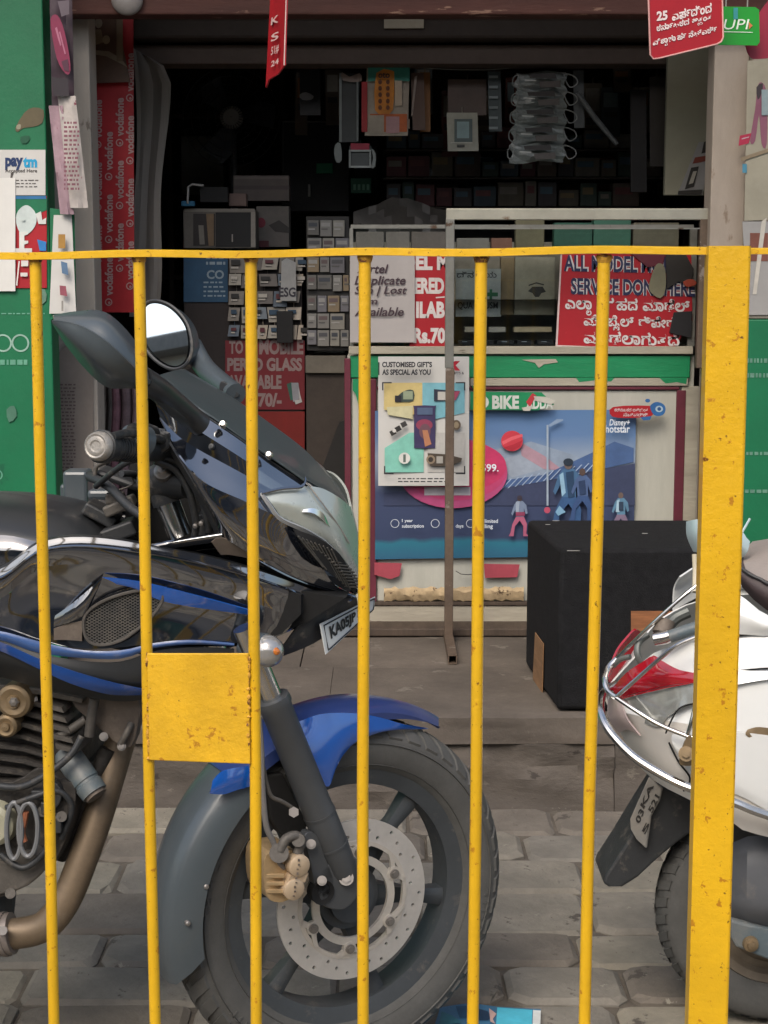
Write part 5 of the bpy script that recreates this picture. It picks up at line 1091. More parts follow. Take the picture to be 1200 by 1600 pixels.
# ---- fairing
bp('windscreen', [[(281, 577, 0), (360, 621, 0), (430, 667, 0), (490, 716, 0), (545, 790, 0)], [(258, 583, .07), (342, 634, .072), (412, 682, .07), (468, 724, .06), (520, 774, .045)], [(240, 590, .115), (320, 640, .125), (395, 692, .12), (450, 730, .105), (482, 752, .095)], [(238, 596, .120), (312, 640, .132), (390, 692, .127), (446, 731, .11), (476, 753, .10)]], 'smoked_screen', .003, 26, 5, mirror=True)
E0 = [(237, 597, .122), (300, 635, .132), (370, 681, .128), (430, 724, .108), (474, 752, .092)]
E1 = [(243, 628, .146), (303, 668, .153), (372, 712, .147), (425, 748, .127), (460, 770, .112)]
E2 = [(250, 652, .148), (290, 690, .157), (372, 736, .151), (430, 768, .131), (470, 788, .112)]
E3 = [(276, 704, .178), (318, 752, .190), (385, 784, .176), (440, 812, .150), (490, 850, .108)]
E4 = [(312, 764, .176), (336, 796, .188), (388, 830, .172), (445, 866, .140), (515, 906, .072)]
E5 = [(346, 834, .158), (366, 848, .163), (412, 876, .146), (474, 906, .105), (556, 929, .028)]
bp('fairing_panel', [E0, E1], 'black_gloss', .003, 26, 4, mirror=True)
bp('fairing_panel', [E1, E2], 'black_gloss', .003, 26, 4, mirror=True)
bp('fairing_panel', [E2, [((a[0]+b_[0])/2, (a[1]+b_[1])/2, (a[2]+b_[2])/2+.001) for a, b_ in zip(E2, E3)], E3], 'black_gloss', .003, 26, 4, mirror=True)
bp('fairing_panel', [E3, E4, E5], 'black_gloss', .003, 26, 5, mirror=True)
bp('fairing_edge', [[(255, 670, .166), (274, 702, .178), (302, 748, .184), (326, 790, .176), (347, 835, .158)], [(251, 674, .150), (268, 704, .160), (295, 750, .166), (319, 792, .158), (342, 838, .142)]], 'black_plastic', .004, 16, 3, mirror=True)
bp('screen_seam', [E0, [(x, y+1.6, v+.001) for x, y, v in E0]], 'black_plastic', .002, 22, 2, mirror=True, proud=.002)
for x, y, v in ((348, 662, .150), (420, 710, .134)): b = MB(); p = PB(x, y, v); b.lathe([(.0005, .004), (.004, .0035), (.0065, 0), (.0065, -.008)], p, (LB+ZU*.5).normalized(), FB, 14); b.build('fairing_screw', 'chrome', bike)
b = MB(); p = PB(330, 697, .172); b.lathe([(.0005, .002), (.004, .0015), (.0055, -.004)], p, (LB+ZU*.4).normalized(), FB, 12); b.build('trim_plug', 'black_plastic', bike)
# headlamp
hl = bp('headlamp', [[(411, 769, .150), (440, 763, .135), (470, 760, .118), (500, 762, .090), (528, 776, .052), (548, 792, 0)], [(424, 786, .153), (455, 788, .142), (485, 790, .122), (515, 800, .090), (540, 820, .048), (559, 838, 0)], [(438, 806, .146), (472, 816, .132), (505, 828, .108), (530, 846, .078), (550, 868, .040), (565, 884, 0)], [(446, 815, .140), (480, 828, .126), (512, 846, .096), (536, 872, .062), (552, 896, .030), (566, 916, 0)]], 'headlamp', .004, 26, 6, mirror=True, proud=.006)
bp('headlamp_trim', [[(409, 768, .154), (440, 761, .140), (472, 757, .124), (477, 744, .110)], [(409, 771, .158), (440, 764, .144), (473, 760.5, .128), (479, 748, .112)]], 'black_gloss', .003, 16, 2, proud=.008)
bp('headlamp_trim', [[(409, 769, .156), (424, 790, .158), (440, 810, .152), (480, 828, .134), (514, 850, .102), (540, 880, .066), (560, 912, .022)], [(406, 772, .154), (420, 794, .155), (437, 814, .149), (478, 834, .130), (511, 856, .098), (537, 886, .062), (558, 920, .020)]], 'scooter_silver', .003, 24, 2, proud=.007)
bp('lens_ridge', [[(476, 752, .112), (505, 790, .104), (530, 825, .070), (546, 850, .050)], [(478, 751, .111), (507, 789, .103), (532, 824, .069), (547, 849, .049)]], 'clear_lens', .002, 14, 2, proud=.008)
bp('headlamp_reflector', [[(474, 796, .132), (490, 794, .125), (505, 802, .108), (514, 818, .09)], [(472, 800, .134), (490, 802, .128), (508, 815, .106), (520, 830, .085)]], 'headlamp_bulb', .002, 10, 4, proud=.009)
# vent grille below the headlamp
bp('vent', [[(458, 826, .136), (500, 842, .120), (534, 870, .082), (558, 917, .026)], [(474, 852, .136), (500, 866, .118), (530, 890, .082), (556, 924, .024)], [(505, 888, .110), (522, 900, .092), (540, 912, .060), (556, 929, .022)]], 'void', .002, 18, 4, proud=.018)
b = MB()
for i in range(17):
    t = i/16; y = 838+t*78; xl = 466+t*72; xr_ = 470+t*86+26*math.sin(math.pi*min(1, t*.9)); vl = .158-.085*t; b.tube([PB(xl, y, vl+.004), PB((xl+xr_)/2, y+1, vl+.002), PB(xr_, y+2.5, vl-.028)], .0016, 5)
for i in range(9):
    t = i/8; b.tube([PB(466+t*52, 838+t*20, .163-.035*t), PB(505+t*42, 886+t*34, .130-.055*t)], .0013, 5)
b.build('grille_slat', 'grille', bike, kind='stuff')
# underside of fairing / duct
bp('fairing_underside', [[(186, 866, .165), (262, 848, .172), (347, 836, .158), (412, 878, .146), (474, 908, .105), (556, 931, .024)], [(190, 880, .12), (265, 868, .12), (345, 858, .11), (412, 896, .10), (474, 918, .07), (550, 935, .02)], [(200, 890, .13), (270, 893, .13), (345, 900, .12), (412, 908, .11), (474, 926, .07), (546, 940, .016)]], 'black_gloss', .003, 26, 4, mirror=True)
bp('fairing_shelf', [[(186, 862, .168), (262, 845, .176), (346, 832, .163)], [(186, 866, .172), (262, 850, .180), (347, 837, .166)], [(190, 872, .166), (262, 858, .172), (346, 846, .158)]], 'black_gloss', .003, 14, 3)
bp('duct_reflection', [[(330, 846, .166), (345, 839, .163), (380, 852, .158), (412, 868, .148)], [(345, 866, .150), (360, 866, .148), (390, 872, .142), (412, 884, .132)]], 'brown_plate', .002, 10, 3, proud=.002)  # brown ground reflection on the glossy underside, painted as plain colour
# long side shroud
S0_ = [(-80, 899, .165), (0, 885, .168), (60, 845, .166), (130, 835, .162), (230, 847.5, .152), (330, 868, .138), (420, 894, .112), (514, 930, .045)]
S1 = [(-80, 903, .208), (0, 890, .208), (60, 849, .204), (130, 839, .199), (230, 851, .189), (330, 871, .172), (420, 897, .141), (514, 931, .058)]
S2 = [(-80, 928, .212), (0, 912, .212), (60, 868, .208), (130, 858, .203), (230, 872, .193), (330, 894, .176), (420, 920, .146), (500, 950, .066)]
S3 = [(-80, 950, .200), (0, 936, .200), (60, 890, .198), (130, 882, .196), (230, 895, .188), (330, 920, .172), (420, 950, .138), (472, 972, .084)]
bp('shroud_top', [S0_, S1], 'black_satin', .003, 34, 2, mirror=True)
bp('side_shroud', [S1, S2, S3], 'black_gloss', .003, 34, 6, mirror=True)
bp('shroud_crest', [[(-80, 915, .210), (0, 901, .210), (60, 860, .206), (130, 851, .201), (230, 862, .191), (330, 882, .174), (420, 908, .144), (506, 940, .066)], [(-80, 917.5, .213), (0, 903.5, .213), (60, 862.5, .209), (130, 853.5, .204), (230, 864.5, .194), (330, 884.5, .177), (420, 910.5, .147), (505, 942, .067)]], 'black_gloss', .002, 30, 2, proud=.003)
S4 = [(-80, 990, .192), (0, 990, .194), (60, 1002, .196), (140, 1014, .194), (220, 1008, .182), (300, 1002, .165), (400, 1004, .130), (466, 980, .085)]
bp('side_panel', [S3, [(-80, 970, .196), (0, 966, .197), (60, 945, .190), (140, 950, .182), (230, 955, .172), (330, 962, .158), (420, 978, .128), (470, 976, .084)], S4], 'black_gloss', .003, 30, 6, mirror=True)
bp('blue_stripe', [[(160, 902, .196), (200, 906, .196), (240, 913, .192), (320, 934, .178), (400, 956, .148)], [(176, 909, .195), (205, 915, .194), (243, 927, .190), (310, 943, .176), (400, 959, .146)], [(182, 913, .193), (212, 920, .192), (250, 938, .186), (305, 949, .174), (398, 962, .144)]], 'blue_paint', .002, 22, 3, proud=.003)
# mesh oval
mo = [(131, 985), (134, 960), (160, 940), (200, 926), (235, 922), (253, 927), (252, 942), (238, 962), (214, 984), (188, 1001), (160, 1008), (140, 1003)]
def VM(x): return .199-.0001*(x-130)
b = MB().prism([PB(x, y, VM(x)-.004) for x, y in loop(mo, 3)], -LB*.004); b.build('mesh_backing', 'void', bike, smooth=False)
import itertools
def inpoly(x, y, poly):
    c = False
    for (x0, y0), (x1, y1) in zip(poly, poly[1:]+poly[:1]):
        if (y0 > y) != (y1 > y) and x < (x1-x0)*(y-y0)/(y1-y0)+x0: c = not c
    return c
lp = loop(mo, 4); b = MB()
for k in range(-30, 60):
    for sg in (1, -1):
        seg = []
        for i in range(0, 90):
            x = 125+i*1.5; y = 915+k*4.6+(x-125)*.577*sg+(0 if sg > 0 else 40)
            if inpoly(x, y, lp): seg.append((x, y))
            else:
                if len(seg) > 2: b.tube([PB(seg[0][0], seg[0][1], VM(seg[0][0])), PB(seg[-1][0], seg[-1][1], VM(seg[-1][0]))], .00075, 4, cap=False)
                seg = []
        if len(seg) > 2: b.tube([PB(seg[0][0], seg[0][1], VM(seg[0][0])), PB(seg[-1][0], seg[-1][1], VM(seg[-1][0]))], .00075, 4, cap=False)
b.build('air_mesh', 'grille', bike, smooth=False, kind='stuff')
b = MB(); b.tube([PB(x, y, VM(x)+.002) for x, y in lp], .0028, 6, closed=True); b.build('mesh_rim', 'engine_light', bike)
bp('scoop', [[(86, 962, .198), (110, 945, .205), (140, 920, .203), (158, 903, .198)], [(84, 972, .199), (112, 958, .21), (138, 938, .207), (150, 925, .2)], [(84, 980, .196), (110, 972, .202), (130, 962, .2), (138, 950, .197)]], 'black_gloss', .003, 12, 4, proud=.002)
bp('brown_reflection', [[(84, 982, .2), (105, 975, .2), (128, 970, .2)], [(84, 1000, .2), (105, 1000, .2), (128, 1002, .2)]], 'brown_plate', .002, 6, 2)  # small patch whose brown is a painted-in reflection on the side panel
bp('blue_band', [[(-80, 978, .205), (0, 986, .206), (60, 1002, .206), (130, 1016, .204), (190, 1016, .196), (240, 1005, .182), (300, 1000, .168), (366, 1005, .146)], [(-80, 984, .207), (0, 993, .208), (60, 1012, .208), (130, 1022, .206), (190, 1023, .198), (240, 1010, .184), (300, 1004, .170), (366, 1008, .148)], [(-80, 990, .203), (0, 1000, .204), (60, 1020, .204), (130, 1028, .202), (190, 1029, .194), (240, 1013, .181), (300, 1007, .167), (366, 1010, .145)]], M('blue_band_paint', (.045, .10, .26), .3, var=.18, coat=.5, dust=.3), .003, 26, 3, proud=.002)
BB = [(-80, 990, .203), (0, 1000, .204), (60, 1020, .204), (130, 1033, .202), (190, 1034, .194), (240, 1018, .181), (300, 1012, .167), (366, 1014, .145)]
BM = [(-80, 1020, .205), (0, 1028, .206), (60, 1045, .206), (130, 1062, .202), (190, 1068, .19), (240, 1060, .175), (300, 1045, .16), (366, 1030, .142)]
BL = [(-80, 1050, .165), (0, 1058, .166), (60, 1075, .164), (130, 1088, .16), (190, 1096, .152), (240, 1090, .14), (300, 1070, .13), (366, 1045, .12)]
bp('belly_panel', [BB, BM, BL], 'black_satin', .003, 26, 5, mirror=True)
bp('blue_streak', [[(-40, 996, .208), (0, 1003, .209), (60, 1029, .209), (110, 1047, .207), (170, 1065, .2), (225, 1077, .176)], [(-40, 1004, .209), (0, 1012, .210), (60, 1038, .210), (110, 1058, .207), (170, 1076, .198), (225, 1080, .174)], [(-40, 1008, .208), (0, 1017, .209), (60, 1045, .209), (110, 1068, .204), (170, 1085, .190), (225, 1086, .168)]], M('blue_deep', (.008, .045, .19), .3, var=.2, coat=.5, dust=.3), .002, 22, 3, proud=.004)
# tank
TK = [[(-90, 768, 0), (0, 769, 0), (60, 777, 0), (110, 789, 0), (150, 812, 0), (184, 850, 0)], [(-90, 788, .085), (0, 790, .085), (60, 797, .085), (110, 810, .08), (152, 832, .07), (186, 857, .05)], [(-90, 830, .148), (0, 832, .15), (60, 838, .15), (115, 846, .142), (160, 857, .125), (194, 867, .10)], [(-90, 885, .165), (0, 880, .168), (60, 868, .168), (120, 862, .160), (165, 868, .14), (200, 874, .11)]]
bp('fuel_tank', TK, 'black_satin', .003, 24, 6, mirror=True)
bp('tank_side', [[(-90, 838, .158), (0, 836, .160), (40, 842, .160), (70, 852, .158)], [(-90, 862, .172), (0, 858, .174), (40, 858, .172), (66, 862, .168)], [(-90, 900, .172), (0, 888, .174), (40, 872, .174), (62, 866, .170)]], 'black_gloss', .003, 14, 4, mirror=True)
b = MB(); b.tube([PB(x, y, .105) for x, y in loop([(150, 858), (160, 848), (178, 850), (184, 858), (168, 862)], 3)], .004, 6, closed=True); b.build('tank_loop', 'black_plastic', bike)
b = MB(); b.prism([PB(x, y, .168) for x, y in loop([(112, 850), (122, 844), (132, 848), (134, 860), (118, 862)], 3)], -LB*.01); b.build('rust_patch', 'rust', bike, smooth=False)
# ---- handlebar end, grip, levers
gA, gB = PB(150, 697, .345), PB(262, 706, .12); gd = (gB-gA).normalized()
b = MB(); b.tube([gA+gd*.012, gA+gd*.016, gA+gd*.07, gA+gd*.13, gB], [.0235, .0222, .0200, .0200, .016], 22)
for i in range(12): b.tube([gA+gd*(.022+i*.0085), gA+gd*(.026+i*.0085)], .0213, 22)
b.build('handle_grip', 'black_plastic', bike)
b = MB(); b.lathe([(.0005, .003), (.007, .003), (.009, .0015), (.013, .0015), (.0155, .003), (.018, .002), (.0205, .004), (.0225, .010), (.0225, .018)], gA-gd*.004, gd, ZU, 26); b.build('bar_end', M('bar_end_grey', (.36, .34, .31), .5, .4, var=.3, scale=60, dust=.35, bump=.4), bike)
b = MB(); b.lathe([(.022, 0), (.0255, .002), (.0255, .01), (.022, .012)], gA+gd*.012, gd, ZU, 26); b.build('grip_flange', 'black_plastic', bike)
def tubes(name, mat, lst):
    b = MB()
    for pts, r in lst: b.tube(cr([PB(*p) for p in pts], 7), r, 18)
    return b.build(name, mat, bike)
tubes('brake_lever', 'black_plastic', [([(262, 690, .16), (235, 682, .22), (205, 676, .28), (176, 682, .33)], .0065), ([(208, 672, .26), (222, 670, .22), (240, 676, .18)], .011)])
b = MB(); b.tube([PB(200, 684, .25), PB(228, 690, .22)], [.021, .024], 16); b.build('switch_housing', M('switch_grey', (.09, .11, .12), .4, var=.15, dust=.3), bike)
b = MB().prism([PB(x, y, .18) for x, y in ((216, 672), (262, 676), (266, 700), (250, 712), (212, 704))], -LB*.06); b.build('throttle_housing', 'black_plastic', bike, bevel=.006, smooth=False)
tubes('control_cable', 'black_plastic', [([(150, 760, .05), (180, 735, .12), (205, 720, .16), (240, 716, .18)], .005), ([(140, 745, 0), (170, 760, .06), (200, 790, .1), (222, 806, .12)], .008), ([(242, 720, .16), (275, 735, .15), (296, 770, .15), (306, 815, .14), (304, 838, .13)], .006), ([(250, 716, .15), (285, 726, .15), (310, 765, .155), (322, 808, .15), (326, 830, .14)], .0055), ([(190, 740, .05), (210, 742, .02), (232, 760, -.05), (260, 790, -.08)], .006)])
b = MB(); b.box(PB(122, 760, -.16), (.045, .06, .062)); b.box(PB(160, 772, -.12), (.05, .03, .018)); b.box(PB(104, 768, -.16), (.02, .03, .03)); b.build('left_switchgear', 'grey_plastic', bike, bevel=.006, smooth=False)
b = MB(); b.box(PB(192, 748, -.03), (.085, .08, .014), Matrix.Rotation(.35, 3, 'Y')); b.build('instrument_cowl', 'black_satin', bike, bevel=.006, smooth=False)
tubes('cowl_bracket', 'engine_light', [([(178, 768, .02), (206, 758, .02), (207, 748, .02), (200, 738, .02)], .0016), ([(148, 745, .02), (152, 728, .02), (172, 720, .02)], .004)])
b = MB(); b.box(PB(188, 790, .03), (.055, .04, .02), Matrix.Rotation(-.4, 3, 'Y')); b.box(PB(180, 778, .03), (.03, .03, .02)); b.build('top_clamp', 'engine_light', bike, bevel=.004, smooth=False)
b = MB(); b.box(PB(190, 828, .02), (.06, .08, .026), Matrix.Rotation(-.35, 3, 'Y')); b.box(PB(160, 802, 0), (.06, .07, .022), Matrix.Rotation(.5, 3, 'Y')); b.build('lower_clamp', 'black_plastic', bike, bevel=.004, smooth=False)
b = MB(); p = PB(255, 737, .13); b.lathe([(.0005, .012), (.007, .011), (.011, .006), (.015, .004), (.0165, -.004), (.0165, -.03)], p, (LB+ZU*.6).normalized(), FB, 20); b.build('ignition_barrel', 'bolt_steel', bike)
b = MB(); b.lathe([(.0005, .006), (.006, .005), (.012, .001), (.013, -.03)], PB(240, 752, .12), (LB+ZU*.4).normalized(), FB, 18); b.build('clamp_bolt', 'engine_light', bike)
b = MB(); b.tube([PB(234, 760, .08), PB(262, 748, .1), PB(296, 758, .12)], [.03, .034, .022], 14); b.build('bar_clamp', 'black_plastic', bike)
b = MB(); b.tube([PB(262, 785, .095), PB(282, 838, .095)], .0205, 24); b.build('fork_top_tube', 'chrome', bike)
b = MB(); b.tube([PB(256, 766, .095), PB(263, 786, .095)], [.026, .026], 20); b.build('fork_cap', 'black_plastic', bike, angle=40)
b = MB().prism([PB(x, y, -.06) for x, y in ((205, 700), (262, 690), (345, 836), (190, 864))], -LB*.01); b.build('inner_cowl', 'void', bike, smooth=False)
b = MB().prism([PB(x, y, .10) for x, y in ((300, 806), (322, 800), (334, 826), (318, 842), (300, 840))], -LB*.05); b.build('wiring_box', 'black_plastic', bike, bevel=.004, smooth=False)
for x, y in ((320, 786), (305, 822), (314, 818)): b = MB(); b.lathe([(.0005, .003), (.004, .002), (.005, -.01)], PB(x, y, .152), LB, FB, 10); b.build('panel_screw', 'bolt_steel', bike)
# ---- mirrors
RDG = [(84, 499, .375), (126, 508, .405), (164, 530, .415), (196, 558, .405), (222, 584, .375), (233, 592, .345)]
mr = MB()
for rl in ([[(83, 492, .352), (122, 486, .35), (163, 487, .35), (200, 518, .345), (226, 558, .335), (233, 588, .325)], [(84, 494, .366), (124, 494, .385), (165, 503, .395), (199, 534, .388), (225, 570, .362), (233, 590, .337)], RDG], [RDG, [(85, 504, .368), (118, 532, .395), (150, 560, .402), (180, 582, .390), (208, 596, .365), (232, 598, .342)], [(88, 508, .338), (110, 542, .333), (140, 578, .336), (168, 601, .336), (198, 603, .333), (228, 602, .325)]]): mr.grid(patch(PB, rl, 26, 6))
mirr = mr.build('mirror', 'grey_plastic', bike, solid=.004, angle=28)
rows_ = patch(PB, [[(83, 492, .352), (122, 486, .35), (163, 487, .35), (200, 518, .345), (226, 558, .335), (233, 588, .325)], [(88, 508, .338), (110, 542, .333), (140, 578, .336), (168, 601, .336), (198, 603, .333), (228, 602, .325)]], 20, 3)
MB().grid(rows_).build('mirror_glass', 'mirror', mirr, solid=.003)
tubes('mirror_stem', 'black_satin', [([(222, 592, .335), (244, 606, .30), (268, 626, .24), (296, 650, .185), (314, 664, .165)], .019)])
bp('stem_cover', [[(224, 578, .335), (250, 596, .29), (285, 626, .22), (316, 660, .168)], [(224, 592, .352), (250, 616, .305), (282, 646, .235), (312, 668, .178)], [(226, 606, .34), (250, 634, .29), (278, 660, .225), (300, 674, .17)]], 'black_satin', .004, 14, 4)
# far mirror: glass turned towards the rider and the camera
gc = PB(262, 524, -.33); nrm = (CAMP-gc).normalized()*.78 + Vector((-.50, -.05, .114)); nrm.normalize()
ex = Vector((nrm.y*-1, nrm.x, 0)).normalized(); ey = nrm.cross(ex)
if ey.z < 0: ey = -ey
if ex.x < 0: ex = -ex
def mpt(px, py, off): return PPl(px, py, gc+nrm*off, nrm)
gl_l = loop([(222, 500), (228, 480), (242, 474), (262, 480), (280, 496), (291, 516), (294, 544), (288, 564), (274, 572), (256, 566), (238, 550), (226, 528)], 4)
hs_l = loop([(217, 500), (224, 477), (242, 470), (264, 476), (284, 493), (296, 515), (300, 546), (292, 568), (274, 577), (254, 571), (234, 554), (221, 530)], 4)
b = MB(); c2 = [mpt(x, y, .004) for x, y in hs_l]; back = [mpt(258+(x-258)*.95+14, 524+(y-524)*.95+4, -.03) for x, y in hs_l]; back2 = [mpt(262+(x-258)*.55+26, 530+(y-524)*.55+8, -.075) for x, y in hs_l]
b.grid([c2+c2[:1], back+back[:1], back2+back2[:1]]); b.flat(back2); fm = b.build('mirror', 'grey_plastic', bike, angle=60)
b = MB(); b.flat([mpt(x, y, .002) for x, y in gl_l]); b.build('mirror_glass', 'mirror', fm, smooth=False)
b = MB(); b.tube([mpt(x, y, .004) for x, y in hs_l], .0035, 6, closed=True); b.build('mirror_rim', 'black_plastic', fm)
tubes('mirror_stem', 'grey_plastic', [([(300, 540, -.36), (318, 572, -.33), (338, 592, -.28), (368, 616, -.2)], .020)])
b = MB(); b.prism([PB(x, y, -.2) for x, y in loop([(345, 596), (362, 604), (374, 618), (360, 622), (344, 612)], 3)], -LB*.03); b.build('stem_foot', 'black_satin', bike, smooth=False, bevel=.004)
# ---- number plate
pk = [PB(491, 975, .078), PB(578, 932, -.075), PB(576, 952, -.075), PB(500, 1023, .075)]
pn_ = (pk[1]-pk[0]).cross(pk[3]-pk[0]).normalized()
if pn_.y > 0: pn_ = -pn_
pk = [q+pn_*.012 for q in pk]
b = MB().prism(pk, -pn_*.002); npl = b.build('number_plate', 'plate_white', bike, smooth=False, bevel=.001)
def plq(u, v, off=.0008): return pk[0]*(1-u)*(1-v)+pk[1]*u*(1-v)+pk[2]*u*v+pk[3]*(1-u)*v+pn_*off
b = MB(); vs, fs = tmesh('KA05JP 501', .045); x0, y0, x1, y1 = bbox(vs); b.add([plq(.13+.74*(a-x0)/(x1-x0), .80-.58*(c-y0)/(y1-y0)) for a, c in vs], fs); b.build('lettering', ink('1c1c20'), npl, smooth=False)
b = MB(); b.tube([plq(u, v, .001) for u, v in ((.05, .1), (.97, .1), (.97, .92), (.05, .92))], .0012, 5, closed=True); b.build('plate_border', ink('26282c'), npl)
bp('plate_holder', [[(470, 968, .09), (510, 940, .06), (556, 930, .02)], [(440, 1010, .085), (490, 978, .075), (556, 938, -.03)], [(420, 1030, .07), (495, 1000, .06), (556, 950, -.06)]], 'black_plastic', .004, 12, 4)
# ---- indicator
ic = PB(416, 1017, .19); id_ = (FB*.93+LB*.38).normalized()
b = MB(); b.lathe([(.026, -.012), (.027, 0), (.025, .012), (.019, .022), (.009, .028), (.0005, .030)], ic, id_, ZU, 24); ind = b.build('indicator', 'clear_lens', bike)
b = MB(); b.lathe([(.0005, -.05), (.014, -.048), (.026, -.034), (.0285, -.012), (.0285, -.002), (.026, 0)], ic, id_, ZU, 24); b.build('indicator_shell', 'grey_plastic', ind)
b = MB(); b.lathe([(.0005, .008), (.005, .006), (.007, 0), (.006, -.004)], ic+id_*.020+LB*.010+ZU*.004, (id_+LB).normalized(), ZU, 12); b.build('bulb', 'amber', ind)
tubes('indicator_stalk', 'black_plastic', [([(395, 1005, .17), (380, 998, .13), (362, 990, .09)], .011)])
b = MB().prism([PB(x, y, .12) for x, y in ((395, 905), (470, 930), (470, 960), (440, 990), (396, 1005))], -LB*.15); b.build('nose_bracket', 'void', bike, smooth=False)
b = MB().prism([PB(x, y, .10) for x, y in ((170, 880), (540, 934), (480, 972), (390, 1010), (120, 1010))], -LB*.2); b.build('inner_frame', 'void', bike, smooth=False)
# ---- engine
for i in range(11): b = MB(); y = 1092+i*19; b.prism([PB(x, yy, .125) for x, yy in ((-70, y-14), (40+4*math.sin(i*1.3), y), (78+6*math.cos(i), y+12), (74, y+17), (36, y+6), (-70, y-8))], -LB*.25); b.build('cooling_fin', 'engine_grey', bike, smooth=False)
b = MB().prism([PB(x, y, .10) for x, y in ((-90, 1062), (40, 1070), (110, 1090), (120, 1160), (112, 1240), (84, 1330), (-90, 1350))], -LB*.2); b.build('cylinder_block', 'engine_grey', bike, smooth=False, bevel=.006)
for x, y, r in ((20, 1097, .030), (8, 1136, .02)): b = MB(); b.lathe([(.0005, .004), (r*.35, .003), (r*.4, -.002), (r*.75, 0), (r*.95, -.004), (r, -.01), (r, -.04)], PB(x, y, .148), LB, FB, 28); b.build('head_cover', 'brass', bike, angle=35)
b = MB().lathe([(.0005, .006), (.006, .005), (.009, .001), (.009, -.004)], PB(22, 1097, .150), LB, FB, 6); b.build('cover_bolt', 'bolt_steel', bike, angle=30)
b = MB().prism([PB(x, y, .11) for x, y in loop([(112, 1098), (130, 1089), (215, 1092), (216, 1130), (205, 1168), (178, 1160), (150, 1134), (130, 1118)], 2)], -LB*.03); b.build('engine_mount', 'brown_plate', bike, smooth=False, bevel=.003)
for x, y in ((162, 1151), (190, 1166), (52, 1093)): b = MB(); b.cyl(PB(x, y, .122), PB(x, y, .1), .0075, 14); b.cyl(PB(x, y, .126), PB(x, y, .12), .005, 6); b.build('mount_bolt', 'bolt_steel', bike, angle=30)
tubes('engine_stay', 'engine_light', [([(148, 1092, .13), (143, 1120, .13), (139, 1150, .13)], .0085), ([(88, 1153, .13), (110, 1140, .13), (134, 1124, .125)], .0075), ([(188, 1164, .12), (198, 1145, .12), (205, 1130, .11)], .006)])
b = MB(); a, c = PB(100, 1172, .10), PB(148, 1240, .125); dv = (c-a).normalized(); b.tube([a, a+dv*.01, a+(c-a)*.72, a+(c-a)*.74, a+(c-a)*.78, a+(c-a)*.80, c], [.018, .024, .024, .0222, .0222, .0245, .023], 22); b.build('starter_motor', 'horn_blue', bike, angle=40)
b = MB(); b.lathe([(.0005, .002), (.012, .002), (.019, 0), (.019, -.01)], c+dv*.006, dv, ZU, 18); b.build('motor_cap', 'brown_plate', bike)
b = MB().prism([PB(x, y, .135) for x, y in loop([(-90, 1240), (20, 1222), (60, 1200), (92, 1215), (118, 1232), (110, 1290), (84, 1350), (64, 1362), (40, 1384), (-10, 1405), (-90, 1410)], 3)], -LB*.25); b.build('crankcase', 'engine_grey', bike, smooth=False, bevel=.012)
b = MB().prism([PB(x, y, .142) for x, y in loop([(-90, 1300), (-10, 1340), (60, 1325), (78, 1345), (52, 1378), (10, 1396), (-90, 1404)], 3)], -LB*.05); b.build('sump', 'engine_light', bike, smooth=False, bevel=.008)
b = MB(); b.lathe([(.0005, .004), (.028, .006), (.036, 0), (.040, -.02)], PB(-12, 1290, .158), LB, FB, 32); b.build('clutch_cover', M('cover_cream', (.34, .33, .24), .4, var=.15, dust=.35), bike)
b = MB()
for cx, cy, rx, ry in ((22, 1298, 12, 44), (44, 1296, 15, 42)): b.tube([PB(cx+rx*math.cos(2*math.pi*i/26), cy+ry*math.sin(2*math.pi*i/26), .165) for i in range(26)], .0042, 7, closed=True)
b.build('coiled_hose', M('hose_grey', (.16, .165, .17), .4, var=.2, dust=.3), bike)
b = MB().tube(cr([PB(x, y, .16) for x, y in ((40, 1268), (37, 1285), (34, 1300), (38, 1315))], 4), .006, 8); b.build('orange_wire', M('wire_orange', (.28, .10, .05), .5, dust=.3), bike)
b = MB(); b.box(PB(72, 1260, .15), (.014, .02, .02)); b.box(PB(60, 1240, .152), (.02, .02, .016)); b.box(PB(88, 1286, .148), (.02, .02, .03)); b.build('cable_clip', 'black_plastic', bike, bevel=.002, smooth=False)
for x, y in ((16, 1396), (66, 1268), (58, 1328), (96, 1276)): b = MB(); b.cyl(PB(x, y, .155), PB(x, y, .12), .009, 14); b.build('case_bolt', 'engine_light', bike, angle=30)
tubes('frame_downtube', 'engine_grey', [([(168, 1170, .06), (140, 1235, .07), (112, 1300, .07), (92, 1340, .07)], .013)])
tubes('exhaust_header', 'bronze_pipe', [([(200, 1120, .02), (186, 1165, .03), (172, 1212, .05), (154, 1272, .075), (132, 1335, .095), (106, 1400, .112), (78, 1440, .12), (48, 1455, .122), (-10, 1462, .124)], .0265)])
b = MB(); b.tube([PB(20, 1458, .124), PB(-30, 1466, .126)], .036, 24); b.tube([PB(12, 1459, .124), PB(6, 1460, .124)], .0385, 24); b.build('exhaust_clamp', M('clamp_grey', (.22, .19, .17), .5, .4, var=.2, dust=.3), bike, angle=40)
b = MB(); b.cyl(PB(4, 1454, .172), PB(4, 1454, .15), .008, 14); b.build('clamp_bolt', 'bolt_steel', bike, angle=30)
b = MB(); p0, p1 = PB(-30, 1466, .126), PB(-1000, 1380, .15); b.tube([p0, p0.lerp(p1, .1), p0.lerp(p1, .3), p0.lerp(p1, .8), p1], [.034, .04, .058, .06, .05], 24); b.build('silencer', 'black_satin', bike)
